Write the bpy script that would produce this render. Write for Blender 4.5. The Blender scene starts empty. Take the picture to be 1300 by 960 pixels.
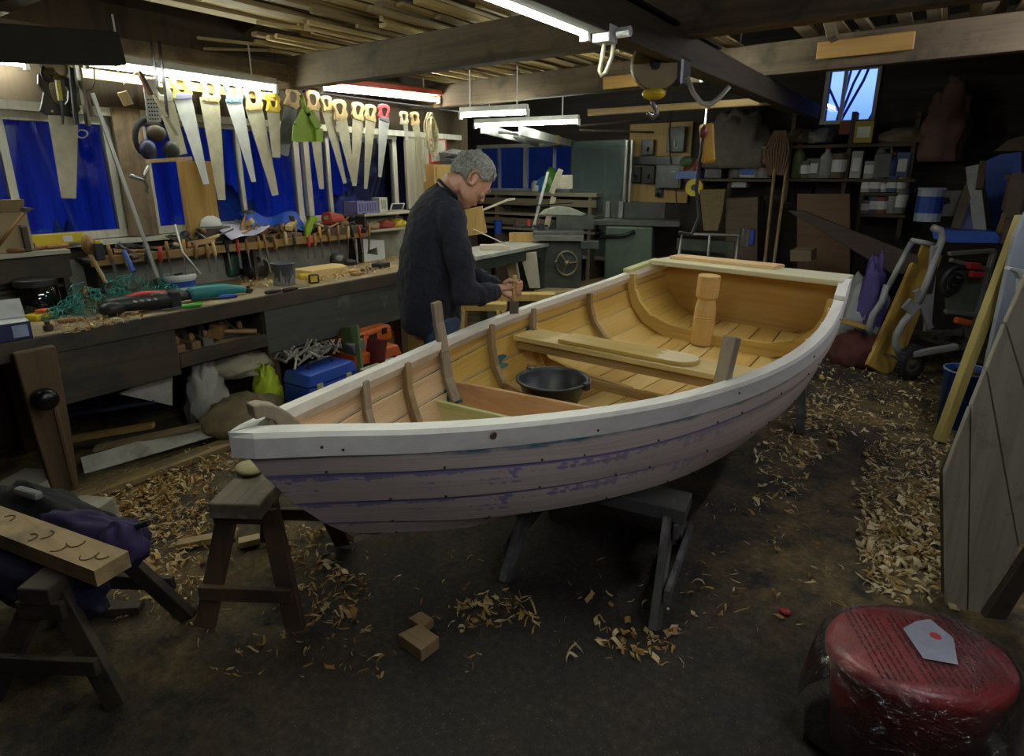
import bpy, bmesh, math, random
import numpy as np
from math import sin, cos, pi, radians, sqrt, atan2
from mathutils import Vector, Matrix, Euler, noise
RN = random.Random(11)
SC = bpy.context.scene
COL = SC.collection
V = Vector
# ------------------------------------------------------------------ camera geometry (1300 x 960 frame)
F_, CX_, CY_, H_, HY_ = 760., 650., 435., 1.6, 220.
TH = math.atan((CY_-HY_)/F_)
YAW = math.atan(550/math.hypot(F_, CY_-HY_))
FW = V((-sin(YAW)*cos(TH), cos(YAW)*cos(TH), -sin(TH)))
RT = V((cos(YAW), sin(YAW), 0))
UP = RT.cross(FW)
CAM = V((0, 0, H_))
def ray(px, py): return FW + RT*((px-CX_)/F_) - UP*((py-CY_)/F_)
def PZ(px, py, z): r = ray(px, py); return CAM + r*((z-H_)/r.z)
def PX(px, py, x): r = ray(px, py); return CAM + r*(x/r.x)
def PY(px, py, y): r = ray(px, py); return CAM + r*(y/r.y)
def PP(px, py, p, n):
    r = ray(px, py); n = V(n); return CAM + r*(((V(p)-CAM).dot(n))/r.dot(n))
def PD(px, py, d): r = ray(px, py); return CAM + r*d
cd = bpy.data.cameras.new('camera'); cam = bpy.data.objects.new('camera', cd); COL.objects.link(cam)
cam.location = CAM; cam.rotation_euler = (pi/2-TH, 0, YAW)
cd.sensor_fit = 'HORIZONTAL'; cd.sensor_width = 36.; cd.lens = 36.*F_/1300; cd.shift_y = -(480-CY_)/1300
cd.clip_start = .05; cd.clip_end = 200
SC.camera = cam
# ------------------------------------------------------------------ materials
MATS = {}
def nodes(name):
    m = bpy.data.materials.new(name); m.use_nodes = True
    nt = m.node_tree; b = nt.nodes['Principled BSDF']; MATS[name] = m
    return m, nt, b
def N(nt, t, **k):
    n = nt.nodes.new(t)
    for a, v in k.items():
        if a in n.inputs: n.inputs[a].default_value = v
        else: setattr(n, a, v)
    return n
def c4(c): return (c[0], c[1], c[2], 1)
def ramp(nt, fac, stops):
    r = nt.nodes.new('ShaderNodeValToRGB'); e = r.color_ramp.elements
    e[0].position, e[0].color = stops[0][0], c4(stops[0][1]); e[1].position, e[1].color = stops[-1][0], c4(stops[-1][1])
    for p, c in stops[1:-1]:
        x = e.new(p); x.color = c4(c)
    nt.links.new(fac, r.inputs[0]); return r.outputs[0]
def mixc(nt, fac, a, b, mode='MIX'):
    m = nt.nodes.new('ShaderNodeMix'); m.data_type = 'RGBA'; m.blend_type = mode
    for s, v in ((m.inputs[0], fac), (m.inputs[6], a), (m.inputs[7], b)):
        if isinstance(v, (int, float)): s.default_value = v
        elif isinstance(v, tuple): s.default_value = c4(v)
        else: nt.links.new(v, s)
    return m.outputs[2]
def coords(nt, scale=(1, 1, 1), kind='Object'):
    t = nt.nodes.new('ShaderNodeTexCoord'); mp = nt.nodes.new('ShaderNodeMapping'); mp.inputs['Scale'].default_value = scale
    nt.links.new(t.outputs[kind], mp.inputs[0]); return mp.outputs[0]
def tex(nt, vec, scale, detail=4, rough=.55, dist=0):
    n = N(nt, 'ShaderNodeTexNoise'); n.inputs['Scale'].default_value = scale; n.inputs['Detail'].default_value = detail
    n.inputs['Roughness'].default_value = rough; n.inputs['Distortion'].default_value = dist
    nt.links.new(vec, n.inputs['Vector']); return n.outputs['Fac']
def bump(nt, b, h, st=.2, d=.01):
    n = nt.nodes.new('ShaderNodeBump'); n.inputs['Strength'].default_value = st; n.inputs['Distance'].default_value = d
    nt.links.new(h, n.inputs['Height']); nt.links.new(n.outputs[0], b.inputs['Normal'])
def mul(c, k): return tuple(max(0, min(1, x*k)) for x in c)
def plain(name, col, rough=.5, metal=0., var=.25, sc=9, bmp=.0, coat=0):
    if name in MATS: return MATS[name]
    m, nt, b = nodes(name); v = coords(nt); f = tex(nt, v, sc, 5, .6)
    nt.links.new(ramp(nt, f, [(.3, mul(col, 1-var)), (.7, mul(col, 1+var*.6))]), b.inputs['Base Color'])
    b.inputs['Roughness'].default_value = rough; b.inputs['Metallic'].default_value = metal
    if coat: b.inputs['Coat Weight'].default_value = coat
    if bmp: bump(nt, b, f, bmp)
    return m
def wood(name, col, dark, axis='y', sc=1., rough=.6, dirt=None, dirtamt=.5, coat=0., knots=True):
    if name in MATS: return MATS[name]
    m, nt, b = nodes(name)
    k = {'x': (.06, 1, 1), 'y': (1, .06, 1), 'z': (1, 1, .06)}[axis]
    v = coords(nt, k); g = tex(nt, v, 22*sc, 5, .6, .6); g2 = tex(nt, v, 90*sc, 3, .5)
    c = ramp(nt, g, [(.32, dark), (.5, col), (.72, mul(col, 1.12))])
    c = mixc(nt, .25, c, ramp(nt, g2, [(.35, dark), (.65, col)]))
    if dirt:
        v2 = coords(nt); d = tex(nt, v2, 5, 6, .65)
        mm = ramp(nt, d, [(.62-dirtamt*.35, (0, 0, 0)), (.80-dirtamt*.3, (1, 1, 1))])
        c = mixc(nt, mm, c, dirt)
    nt.links.new(c, b.inputs['Base Color']); b.inputs['Roughness'].default_value = rough
    if coat: b.inputs['Coat Weight'].default_value = coat; b.inputs['Coat Roughness'].default_value = .25
    bump(nt, b, g2, .12, .004)
    return m
def emis(name, col, st):
    m, nt, b = nodes(name); b.inputs['Base Color'].default_value = c4(col)
    b.inputs['Emission Color'].default_value = c4(col); b.inputs['Emission Strength'].default_value = st; return m
def clear(name, tint=(1, 1, 1), gl=.08, rough=.02, gcol=(1, 1, 1), bmp=0):
    m, nt, b = nodes(name); nt.nodes.remove(b); o = nt.nodes['Material Output']
    t = N(nt, 'ShaderNodeBsdfTransparent'); t.inputs[0].default_value = c4(tint)
    g = N(nt, 'ShaderNodeBsdfGlossy'); g.inputs[0].default_value = c4(gcol); g.inputs['Roughness'].default_value = rough
    mx = N(nt, 'ShaderNodeMixShader'); lw = N(nt, 'ShaderNodeFresnel'); lw.inputs[0].default_value = 1.45
    ad = N(nt, 'ShaderNodeMath', operation='ADD'); ad.inputs[1].default_value = gl
    nt.links.new(lw.outputs[0], ad.inputs[0]); nt.links.new(ad.outputs[0], mx.inputs[0])
    nt.links.new(t.outputs[0], mx.inputs[1]); nt.links.new(g.outputs[0], mx.inputs[2]); nt.links.new(mx.outputs[0], o.inputs[0])
    if bmp:
        f = tex(nt, coords(nt), 26, 4, .6, 1.2); n = nt.nodes.new('ShaderNodeBump'); n.inputs['Strength'].default_value = bmp; n.inputs['Distance'].default_value = .02
        nt.links.new(f, n.inputs['Height']); nt.links.new(n.outputs[0], g.inputs['Normal'])
    return m
def W(axis): # commonly used aged woods
    return wood('beam_wood_'+axis, (.20, .135, .075), (.10, .065, .035), axis, 1, .75, (.07, .05, .035), .35)
# ------------------------------------------------------------------ mesh builder
def rotm(e): return Euler([radians(a) for a in e]).to_matrix().to_4x4()
def basis(x, y, z, o=(0, 0, 0)):
    m = Matrix((x, y, z)).transposed().to_4x4(); m.translation = V(o); return m
class MB:
    def __init__(s): s.bm = bmesh.new(); s.mi = 0; s.uv = None; s.M = Matrix()
    def face(s, vs):
        try:
            f = s.bm.faces.new(vs); f.material_index = s.mi; return f
        except ValueError: return None
    def vert(s, p): return s.bm.verts.new(s.M @ V(p))
    def box(s, c, d, rot=None, taper=1., tx=None):
        m = Matrix.Translation(V(c)) @ (rot if isinstance(rot, Matrix) else rotm(rot or (0, 0, 0)))
        x, y, z = d[0]/2, d[1]/2, d[2]/2; ty = taper; tx = taper if tx is None else tx
        p = [(-x, -y, -z), (x, -y, -z), (x, y, -z), (-x, y, -z), (-x*tx, -y*ty, z), (x*tx, -y*ty, z), (x*tx, y*ty, z), (-x*tx, y*ty, z)]
        v = [s.vert(m @ V(q)) for q in p]
        for f in ((3, 2, 1, 0), (4, 5, 6, 7), (0, 1, 5, 4), (1, 2, 6, 5), (2, 3, 7, 6), (3, 0, 4, 7)): s.face([v[i] for i in f])
        return s
    def beam(s, p0, p1, w, h, up=(0, 0, 1), e1=1.):
        p0, p1 = V(p0), V(p1); z = (p1-p0); l = z.length; z.normalize(); x = V(up).cross(z)
        if x.length < 1e-4: x = V((1, 0, 0)).cross(z)
        x.normalize(); y = z.cross(x)
        return s.box((p0+p1)/2, (w, h, l), basis(x, y, z), e1)
    def tube(s, pts, r, n=8, cap=True, close=False):
        pts = [V(p) for p in pts]; rs = r if isinstance(r, list) else [r]*len(pts); rings = []; prev = None
        for i, p in enumerate(pts):
            a = pts[i-1] if (i or close) else p; b = pts[(i+1) % len(pts)] if (i < len(pts)-1 or close) else p
            t = (b-a).normalized() if (b-a).length > 1e-9 else V((0, 0, 1))
            if prev is None:
                u = t.cross(V((0, 0, 1)));
                if u.length < .05: u = t.cross(V((1, 0, 0)))
            else: u = prev - t*prev.dot(t)
            if u.length < 1e-6: u = t.orthogonal()
            u.normalize(); prev = u; w = t.cross(u)
            rr = rs[i]; rx, ry = rr if isinstance(rr, tuple) else (rr, rr)
            rings.append([s.vert(p+u*(cos(2*pi*k/n)*rx)+w*(sin(2*pi*k/n)*ry)) for k in range(n)])
        m = len(rings)
        for i in range(m if close else m-1):
            A, B = rings[i], rings[(i+1) % m]
            for k in range(n): s.face([A[k], A[(k+1) % n], B[(k+1) % n], B[k]])
        if cap and not close: s.face(rings[0][::-1]); s.face(rings[-1])
        return s
    def lathe(s, prof, c=(0, 0, 0), rot=None, n=20, sx=1, sy=1):
        m = Matrix.Translation(V(c)) @ (rot if isinstance(rot, Matrix) else rotm(rot or (0, 0, 0))); rings = []
        for r, z in prof:
            if r < 1e-6: rings.append([s.vert(m @ V((0, 0, z)))])
            else: rings.append([s.vert(m @ V((r*sx*cos(2*pi*k/n), r*sy*sin(2*pi*k/n), z))) for k in range(n)])
        for A, B in zip(rings, rings[1:]):
            for k in range(n):
                a, b, c_, d_ = A[k % len(A)], A[(k+1) % len(A)], B[(k+1) % len(B)], B[k % len(B)]
                q = [a]
                for t in (b, c_, d_):
                    if t not in q: q.append(t)
                if len(q) > 2: s.face(q)
        if len(rings[0]) > 1: s.face(rings[0][::-1])
        if len(rings[-1]) > 1: s.face(rings[-1])
        return s
    def prism(s, poly, t, m=None, hole=None):
        m = m or Matrix(); n = len(poly)
        A = [s.vert(m @ V((x, y, -t/2))) for x, y in poly]; B = [s.vert(m @ V((x, y, t/2))) for x, y in poly]
        for i in range(n): s.face([A[i], A[(i+1) % n], B[(i+1) % n], B[i]])
        if hole is None: s.face(A[::-1]); s.face(B)
        else:
            k = len(hole); assert k == n
            C = [s.vert(m @ V((x, y, -t/2))) for x, y in hole]; D = [s.vert(m @ V((x, y, t/2))) for x, y in hole]
            for i in range(n):
                j = (i+1) % n
                s.face([A[j], A[i], C[i], C[j]]); s.face([B[i], B[j], D[j], D[i]]); s.face([C[j], C[i], D[i], D[j]])
        return s
    def ball(s, c, r, nu=14, nv=9, rot=None):
        r = r if isinstance(r, (tuple, list)) else (r, r, r)
        m = Matrix.Translation(V(c)) @ (rot if isinstance(rot, Matrix) else rotm(rot or (0, 0, 0))) @ Matrix.Diagonal((*r, 1))
        pr = [(max(0, sin(pi*i/nv)), -cos(pi*i/nv)) for i in range(nv+1)]; pr[0] = (0, -1); pr[-1] = (0, 1)
        return s.lathe(pr, rot=m, n=nu)
    def sheet(s, fn, nu, nv, uvfn=None, closeu=False):
        g = [[s.vert(fn(i/nu, j/nv)) for j in range(nv+1)] for i in range(nu if closeu else nu+1)]
        for i in range(nu):
            for j in range(nv):
                i2 = (i+1) % len(g)
                s.face([g[i][j], g[i2][j], g[i2][j+1], g[i][j+1]])
        return s
    def obj(s, name, mat, parent=None, world=False, loc=None, smooth=False, bevel=0, sub=0, solid=0, remesh=0, disp=None):
        if world and parent is not None: s.bm.transform(XF[parent.name].inverted())
        if loc is not None: s.bm.transform(Matrix.Translation(-V(loc)))
        bmesh.ops.recalc_face_normals(s.bm, faces=s.bm.faces[:])
        me = bpy.data.meshes.new(name); s.bm.to_mesh(me); s.bm.free()
        for mm in (mat if isinstance(mat, (list, tuple)) else [mat]): me.materials.append(mm)
        o = bpy.data.objects.new(name, me); COL.objects.link(o)
        if parent is not None: o.parent = parent
        if loc is not None: o.location = V(loc)
        XF[o.name] = (XF[parent.name] if parent is not None else Matrix()) @ Matrix.Translation(V(loc) if loc is not None else V())
        if smooth:
            for p in me.polygons: p.use_smooth = True
        if remesh:
            md = o.modifiers.new('r', 'REMESH'); md.mode = 'VOXEL'; md.voxel_size = remesh; md.use_smooth_shade = True
            sm = o.modifiers.new('s', 'SMOOTH'); sm.factor = .5; sm.iterations = 4
        if disp:
            tx = bpy.data.textures.new(name, 'CLOUDS'); tx.noise_scale = disp[1]; tx.noise_depth = 2
            md = o.modifiers.new('d', 'DISPLACE'); md.texture = tx; md.strength = disp[0]; md.mid_level = .5
        if bevel:
            md = o.modifiers.new('b', 'BEVEL'); md.width = bevel; md.segments = 2; md.limit_method = 'ANGLE'; md.angle_limit = radians(40)
        if solid:
            md = o.modifiers.new('t', 'SOLIDIFY'); md.thickness = solid; md.offset = 0
        if sub:
            md = o.modifiers.new('u', 'SUBSURF'); md.levels = sub; md.render_levels = sub
        return o
XF = {}
def tag(o, label=None, cat=None, group=None, kind=None):
    if label: o['label'] = label
    if cat: o['category'] = cat
    if group: o['group'] = group
    if kind: o['kind'] = kind
    return o
def thing(name, label, cat, loc, rz=0., group=None, rot=None, m=None):
    o = bpy.data.objects.new(name, None); COL.objects.link(o); o.empty_display_size = .05
    M = m.copy() if m is not None else Matrix.Translation(V(loc)) @ (rotm(rot) if rot else Matrix.Rotation(radians(rz), 4, 'Z'))
    o.matrix_world = M; XF[o.name] = M
    return tag(o, label, cat, group)
def struct(mb, name, mat, **k): return tag(mb.obj(name, mat, **k), kind='structure')
def dup(o, M, label=None, group=None):
    r = o.copy(); COL.objects.link(r); r.matrix_world = M; XF[r.name] = M
    if label: r['label'] = label
    if group: r['group'] = group
    for ch in list(o.children):
        c = ch.copy(); COL.objects.link(c); c.parent = r
        for g in list(ch.children):
            q = g.copy(); COL.objects.link(q); q.parent = c
    return r
def MT(loc, rz=0, rot=None): return Matrix.Translation(V(loc)) @ (rotm(rot) if rot else Matrix.Rotation(radians(rz), 4, 'Z'))
# ================================================================== ROOM SHELL, LIGHT, ROOF
SC.view_settings.view_transform = 'Standard'; SC.view_settings.look = 'None'
SC.view_settings.gamma = 1; SC.view_settings.use_curve_mapping = False; SC.view_settings.exposure = 1.15
SC.cycles.use_denoising = True; SC.cycles.max_bounces = 7; SC.cycles.diffuse_bounces = 4; SC.cycles.transparent_max_bounces = 12
SC.cycles.caustics_reflective = False; SC.cycles.caustics_refractive = False; SC.cycles.sample_clamp_indirect = 4
w = bpy.data.worlds.new('dusk'); SC.world = w; w.use_nodes = True; nt = w.node_tree; bg = nt.nodes['Background']
tc = nt.nodes.new('ShaderNodeTexCoord'); sx = nt.nodes.new('ShaderNodeSeparateXYZ'); nt.links.new(tc.outputs['Generated'], sx.inputs[0])
nt.links.new(ramp(nt, sx.outputs[2], [(0, (.01, .03, .25)), (.05, (.08, .18, .8)), (.12, (.24, .38, 1.0)), (.6, (.08, .16, .7))]), bg.inputs[0]); bg.inputs[1].default_value = 1.25
# --- floor: dark trodden boards dusted with sawdust
m, nt, b = nodes('workshop_floor')
v = coords(nt); n1 = tex(nt, v, 1.3, 6, .62, .4); n2 = tex(nt, v, 34, 5, .7); n3 = tex(nt, v, 6, 5, .6, .3); n4 = tex(nt, v, 160, 2, .5)
c = ramp(nt, n2, [(.3, (.010, .0085, .008)), (.55, (.030, .024, .020)), (.75, (.065, .052, .04))])
dm = N(nt, 'ShaderNodeMath', operation='MULTIPLY'); nt.links.new(ramp(nt, n1, [(.36, (0, 0, 0)), (.6, (1, 1, 1))]), dm.inputs[0]); nt.links.new(ramp(nt, n3, [(.36, (0, 0, 0)), (.62, (1, 1, 1))]), dm.inputs[1])
so = nt.nodes.new('ShaderNodeSeparateXYZ'); nt.links.new(v, so.inputs[0])
pw = N(nt, 'ShaderNodeMath', operation='MULTIPLY_ADD'); nt.links.new(n3, pw.inputs[0]); pw.inputs[1].default_value = 1.1; nt.links.new(so.outputs[0], pw.inputs[2])
k1 = N(nt, 'ShaderNodeMapRange'); nt.links.new(pw.outputs[0], k1.inputs[0]); k1.inputs[1].default_value = 1.7; k1.inputs[2].default_value = .8; k1.inputs[3].default_value = .08
k2a = N(nt, 'ShaderNodeMapRange'); nt.links.new(so.outputs[0], k2a.inputs[0]); k2a.inputs[1].default_value = 1.35; k2a.inputs[2].default_value = 2.1
k2b = N(nt, 'ShaderNodeMapRange'); nt.links.new(so.outputs[1], k2b.inputs[0]); k2b.inputs[1].default_value = -1.0; k2b.inputs[2].default_value = 0.
k2 = N(nt, 'ShaderNodeMath', operation='MULTIPLY'); nt.links.new(k2a.outputs[0], k2.inputs[0]); nt.links.new(k2b.outputs[0], k2.inputs[1])
kk = N(nt, 'ShaderNodeMath', operation='MAXIMUM'); nt.links.new(k1.outputs[0], kk.inputs[0]); nt.links.new(k2.outputs[0], kk.inputs[1])
d2 = N(nt, 'ShaderNodeMath', operation='MULTIPLY'); nt.links.new(dm.outputs[0], d2.inputs[0]); nt.links.new(kk.outputs[0], d2.inputs[1])
c = mixc(nt, d2.outputs[0], c, ramp(nt, n2, [(.3, (.13, .085, .03)), (.7, (.36, .24, .09))]))
c = mixc(nt, ramp(nt, n4, [(.70, (0, 0, 0)), (.74, (.8, .8, .8))]), c, (.42, .32, .17))
nt.links.new(c, b.inputs['Base Color']); b.inputs['Roughness'].default_value = .82; bump(nt, b, n2, .5, .02)
MF = MATS['workshop_floor']
o = struct(MB().box((-2.4, 2.7, -.05), (9.4, 11.4, .1)), 'floor', MF, loc=(-2.4, 2.7, 0))
# --- walls
MWL = wood('wall_boards', (.085, .058, .034), (.04, .026, .016), 'z', .6, .85)
MDK = wood('dark_boards', (.05, .04, .036), (.022, .018, .016), 'x', .5, .9)
MWF = wood('white_painted_frame', (.58, .56, .47), (.42, .40, .33), 'z', .8, .5)
XL = -4.45; YB = 7.5
w = MB()
w.box((XL-.06, 1.45, .6), (.12, 7.9, 1.2)); w.box((XL-.06, 1.45, 2.35), (.12, 7.9, .76))
w.box((XL-.06, -.9, 1.58), (.12, 3.2, .78)); w.box((XL-.06, 1.93, 1.58), (.12, .16, .78)); w.box((XL-.06, 5.1, 1.58), (.12, .6, .78))
w.box((-5.4, 5.46, 1.37), (1.9, .12, 2.74)); w.box((-6.4, 6.5, 1.3), (.12, 2.2, 2.7))
struct(w, 'wall_left', MWL)
w = MB()
w.box((-4.75, YB+.06, .67), (3.4, .12, 1.34)); w.box((-4.75, YB+.06, 2.6), (3.4, .12, 1.22)); w.box((-6.15, YB+.06, 1.66), (.6, .12, .66))
w.box((-2.1, YB+.06, 1.7), (1.9, .12, 3.4)); w.box((.5, YB+.06, 1.7), (2.4, .12, 3.4)); w.box((-.93, YB+.06, 1.05), (.5, .12, 2.1)); w.box((-.93, YB+.06, 3.05), (.5, .12, .82))
struct(w, 'wall_back', MDK)
struct(MB().box((1.75, 2.6, 1.7), (.12, 10, 3.4)), 'wall_right', MDK)
struct(MB().box((-2.3, -2.56, 1.7), (8.2, .12, 3.4)), 'wall_front', MDK)
# roof: two slopes of dark boarding
w = MB()
w.prism([(-6.5, 2.25), (-1.0, 3.45), (1.8, 2.7), (1.8, 2.76), (-1.0, 3.53), (-6.5, 2.33)], 10.3, basis((1, 0, 0), (0, 0, 1), (0, -1, 0), (0, 2.55, 0)))
struct(w, 'ceiling', wood('roof_boards', (.085, .058, .038), (.035, .024, .016), 'y', .5, .85))
# --- windows
GL = clear('window_glass', (.80, .86, .97), .03)
def win(k, axis, a0, a1, z0, z1, bars, at, fw=.05):
    f = MB(); g = MB()
    def bx(a, z, da, dz, t=.05):
        f.box((at, a, z) if axis == 'y' else (a, at, z), (t, da, dz) if axis == 'y' else (da, t, dz))
    bx((a0+a1)/2, z0, a1-a0+fw, fw, .07); bx((a0+a1)/2, z1, a1-a0+fw, fw, .07); bx(a0, (z0+z1)/2, fw, z1-z0); bx(a1, (z0+z1)/2, fw, z1-z0)
    for q, wd in bars: bx(q, (z0+z1)/2, wd, z1-z0-.02, .045)
    fo = struct(f, 'window_%d' % k, MWF)
    d = (.006, a1-a0, z1-z0) if axis == 'y' else (a1-a0, .006, z1-z0)
    c = (at, (a0+a1)/2, (z0+z1)/2) if axis == 'y' else ((a0+a1)/2, at, (z0+z1)/2)
    o = g.box(c, d).obj('pane', GL, fo)
    return fo
win(1, 'y', .1, 1.84, 1.22, 1.92, [(1.29, .04), (.7, .04)], XL)
win(2, 'y', 2.05, 3.24, 1.22, 1.94, [(2.73, .03)], XL)
win(3, 'y', 3.34, 4.36, 1.22, 1.94, [(3.56, .035)], XL)
win(4, 'x', -5.82, -3.46, 1.36, 1.98, [(-5.45, .03), (-4.98, .06), (-4.5, .03), (-4.05, .05), (-3.72, .03)], YB)
win(5, 'x', -1.17, -.70, 2.12, 2.64, [(-1.0, .035)], YB, .035)
w = MB().box((XL+.06, 4.53, 1.58), (.03, .13, .74)).box((XL+.06, 4.66, 1.58), (.03, .12, .74)).box((XL+.06, 4.79, 1.58), (.03, .12, .74))
struct(w, 'trim_1', wood('pale_boarding', (.42, .40, .30), (.30, .28, .2), 'z', 1, .6))
struct(MB().box((XL+.07, 2.7, 1.97), (.05, 5.2, .05)), 'trim_2', MWF)
struct(MB().box((XL+.09, 1.93, 1.6), (.05, .17, .8)), 'trim_3', W('z'))
struct(MB().box((XL+.02, 2.7, 1.175), (.2, 5.2, .03)), 'trim_4', MWF)
# --- dusk outside
m, nt, b = nodes('translucent_sheeting'); nt.nodes.remove(b); tr = N(nt, 'ShaderNodeBsdfTranslucent'); df = N(nt, 'ShaderNodeBsdfDiffuse'); mx = N(nt, 'ShaderNodeMixShader'); mx.inputs[0].default_value = .3
f_ = ramp(nt, tex(nt, coords(nt, (1, 3, .2)), 3, 3, .6), [(.3, (.09, .17, .40)), (.7, (.20, .32, .62))])
for q in (tr, df): nt.links.new(f_, q.inputs[0])
nt.links.new(tr.outputs[0], mx.inputs[1]); nt.links.new(df.outputs[0], mx.inputs[2]); nt.links.new(mx.outputs[0], nt.nodes['Material Output'].inputs[0])
f = MB(); f.sheet(lambda u, v: V((-6.0+.025*(1 if int(u*150) % 2 else 0), -.6+5.7*u, 2.45*v)), 150, 2)
o = tag(f.obj('plastic_sheeting', m, loc=(-6.0, 2.3, 0), solid=.004), 'corrugated translucent sheeting glowing blue outside the left windows', 'sheeting')
gm = plain('dusk_grass', (.05, .07, .06), .95)
struct(MB().box((-30, 15, -.35), (46, 90, .1)).box((20, 40, -.35), (46, 64, .1)), 'ground', gm)
tarp = plain('blue_tarpaulin', (.035, .12, .55), .35, 0, .3, 6, .3)
def heap(name, c, s, mat, label, cat, seed=0, amp=.3, fr=3., **k):
    b = MB(); b.ball((0, 0, 0), 1, 26, 18)
    for q in b.bm.verts:
        p = q.co.copy(); d = 1+amp*noise.noise(p*fr+V((seed, seed*2, 0)))+amp*.5*noise.noise(p*fr*2.7+V((seed, 3, seed)))
        q.co = V((p.x*d*s[0], p.y*d*s[1], max(p.z*d*s[2], -s[2]*.45)))
    o = b.obj(name, mat, loc=None, smooth=True); o.location = V(c)+V((0, 0, s[2]*.45)); XF[o.name] = MT(o.location)
    return tag(o, label, cat, k.get('group'))
heap('tarpaulin', (-5.2, 3.0, 0), (.3, .5, .98), tarp, 'crumpled bright blue tarpaulin outside the middle window', 'tarpaulin', 3, .25)
heap('tarpaulin', (-5.2, 1.75, 0), (.2, .16, .84), plain('blue_tarp_pale', (.06, .2, .65), .4), 'pale blue covered heap low outside the leftmost window', 'tarpaulin', 8, .25)
heap('tarpaulin', (-5.1, 4.3, 0), (.25, .4, .95), plain('blue_grey_sheeting', (.12, .15, .45), .4), 'grey blue sheeting outside the window by the pale boards', 'tarpaulin', 5, .25)
b = MB()
def grow(p, d, l, r, dep):
    q = p+d*l; b.tube([p, (p+q)/2+V((RN.uniform(-.1, .1)*l*.4, 0, 0)), q], [r, r*.85, r*.7], 5)
    if dep:
        for _ in range(3):
            grow(q, (d+V((RN.uniform(-.75, .75), RN.uniform(-.4, .4), RN.uniform(-.1, .5)))).normalized(), l*RN.uniform(.62, .82), r*.6, dep-1)
t = thing('bare_tree', 'leafless tree seen through the small high window', 'tree', (-2.1, 15, -.3))
for x_, l_ in ((-2.15, 2.7), (-1.75, 2.4)): grow(V((x_, 15, -.3)), V((.02, 0, 1)), l_, .055, 5)
b.obj('trunk_and_branches', plain('bark', (.03, .03, .05), .9), t, world=True)
b = MB(); b.sheet(lambda u, v: V((-14+u*22, 24+v*6, v*3.3*(1+.25*noise.noise(V((u*9, v*2, 0)))+.12*noise.noise(V((u*40, v*5, 2))))-.3)), 70, 8)
o = struct(b, 'hill', plain('dusk_woods', (.10, .17, .36), .95, 0, .5, 3)); 
b = MB(); b.sheet(lambda u, v: V((-12+u*8.6, 9.6+v*2.5, (v > 0)*3.4*(1+.12*noise.noise(V((u*22, v*6, 3))))-.3)), 60, 5)
struct(b, 'hill', plain('added_dark_hedge', (.012, .02, .03), .95, 0, .5, 3))  # hedge added behind the back windows to darken the view through them
# --- fluorescent lamps
TUBE = emis('fluorescent_glow', (.92, 1., .86), 31.)
WH = plain('lamp_white', (.72, .72, .68), .4); REDH = plain('lamp_red', (.42, .06, .04), .5)
FILL_TUBE = emis('added_cool_glow', (.88, .92, 1.0), 46.)  # glow for the added fill lamps out of view
def lamp(p0, p1, label, hous=WH, up=.045, hw=.05, cable=None, n=2, glow=None):
    p0, p1 = V(p0), V(p1); c = (p0+p1)/2; d = (p1-p0).normalized(); L_ = (p1-p0).length
    t = thing('fluorescent_lamp', label, 'lamp', c, group=None)
    side = V((0, 0, 1)).cross(d)
    MB().beam(p0+V((0, 0, up)), p1+V((0, 0, up)), hw, .045).obj('housing', hous, t, world=True, bevel=.006)
    for q in (p0, p1): MB().beam(q-d*.012, q+d*.012, .036, .06).obj('end_cap', WH, t, world=True, bevel=.004)
    MB().tube([p0+d*.015, p1-d*.015], .014, 10).obj('tube', glow or TUBE, t, world=True, smooth=False)
    for s in (.15, .85): MB().tube([p0.lerp(p1, s)+V((0, 0, up)), p0.lerp(p1, s)+V((0, 0, 2.46-c.z if c.z < 2.4 else .2))], .006, 6).obj('hanger', WH, t, world=True)
    return t
lamp(PX(109, 80, -4.0), PX(350, 113, -4.0), 'long fluorescent lamp above the left half of the saw rack')
lamp(PX(408, 112, -4.0), PX(557, 127, -4.0), 'fluorescent lamp with red housing above the right half of the saw rack', REDH, .06, .09)
e = PZ(33, 82, 2.19); lamp(e+V((0, -1.2, 0)), e, 'fluorescent lamp cut by the left edge of the picture')
e = PZ(743, 42, 2.09); lamp(e+V((0, -1.5, 0)), e, 'big fluorescent lamp hanging low beside the steel hoist rail')
e = PZ(791, 58, 2.24); lamp(e, e+V((0, 1.3, 0)), 'fluorescent lamp partly hidden behind the hoist')
lamp(PZ(585, 147, 2.08), PZ(670, 143, 2.08), 'upper of the two crosswise fluorescent lamps at the back')
lamp(PZ(603, 160, 2.08), PZ(735, 155, 2.08), 'lower of the two crosswise fluorescent lamps at the back, above the ladder')
e = PZ(885, 38, 2.5); lamp(e, e+V((0.0, 1.2, 0)), 'fluorescent lamp up among the beams right of the hoist')
lamp(V((1.1, -.2, 2.2)), V((1.1, 1.2, 2.2)), 'added cool white fill lamp at the near right, unseen outside the picture', glow=FILL_TUBE)  # unseen lamp added to light the outer side of the hull
lamp(V((.62, 3.2, 2.36)), V((.62, 4.5, 2.36)), 'added cool white fill lamp at the far right, unseen outside the picture', glow=FILL_TUBE)  # unseen lamp added to brighten the trolley and the right floor
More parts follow.
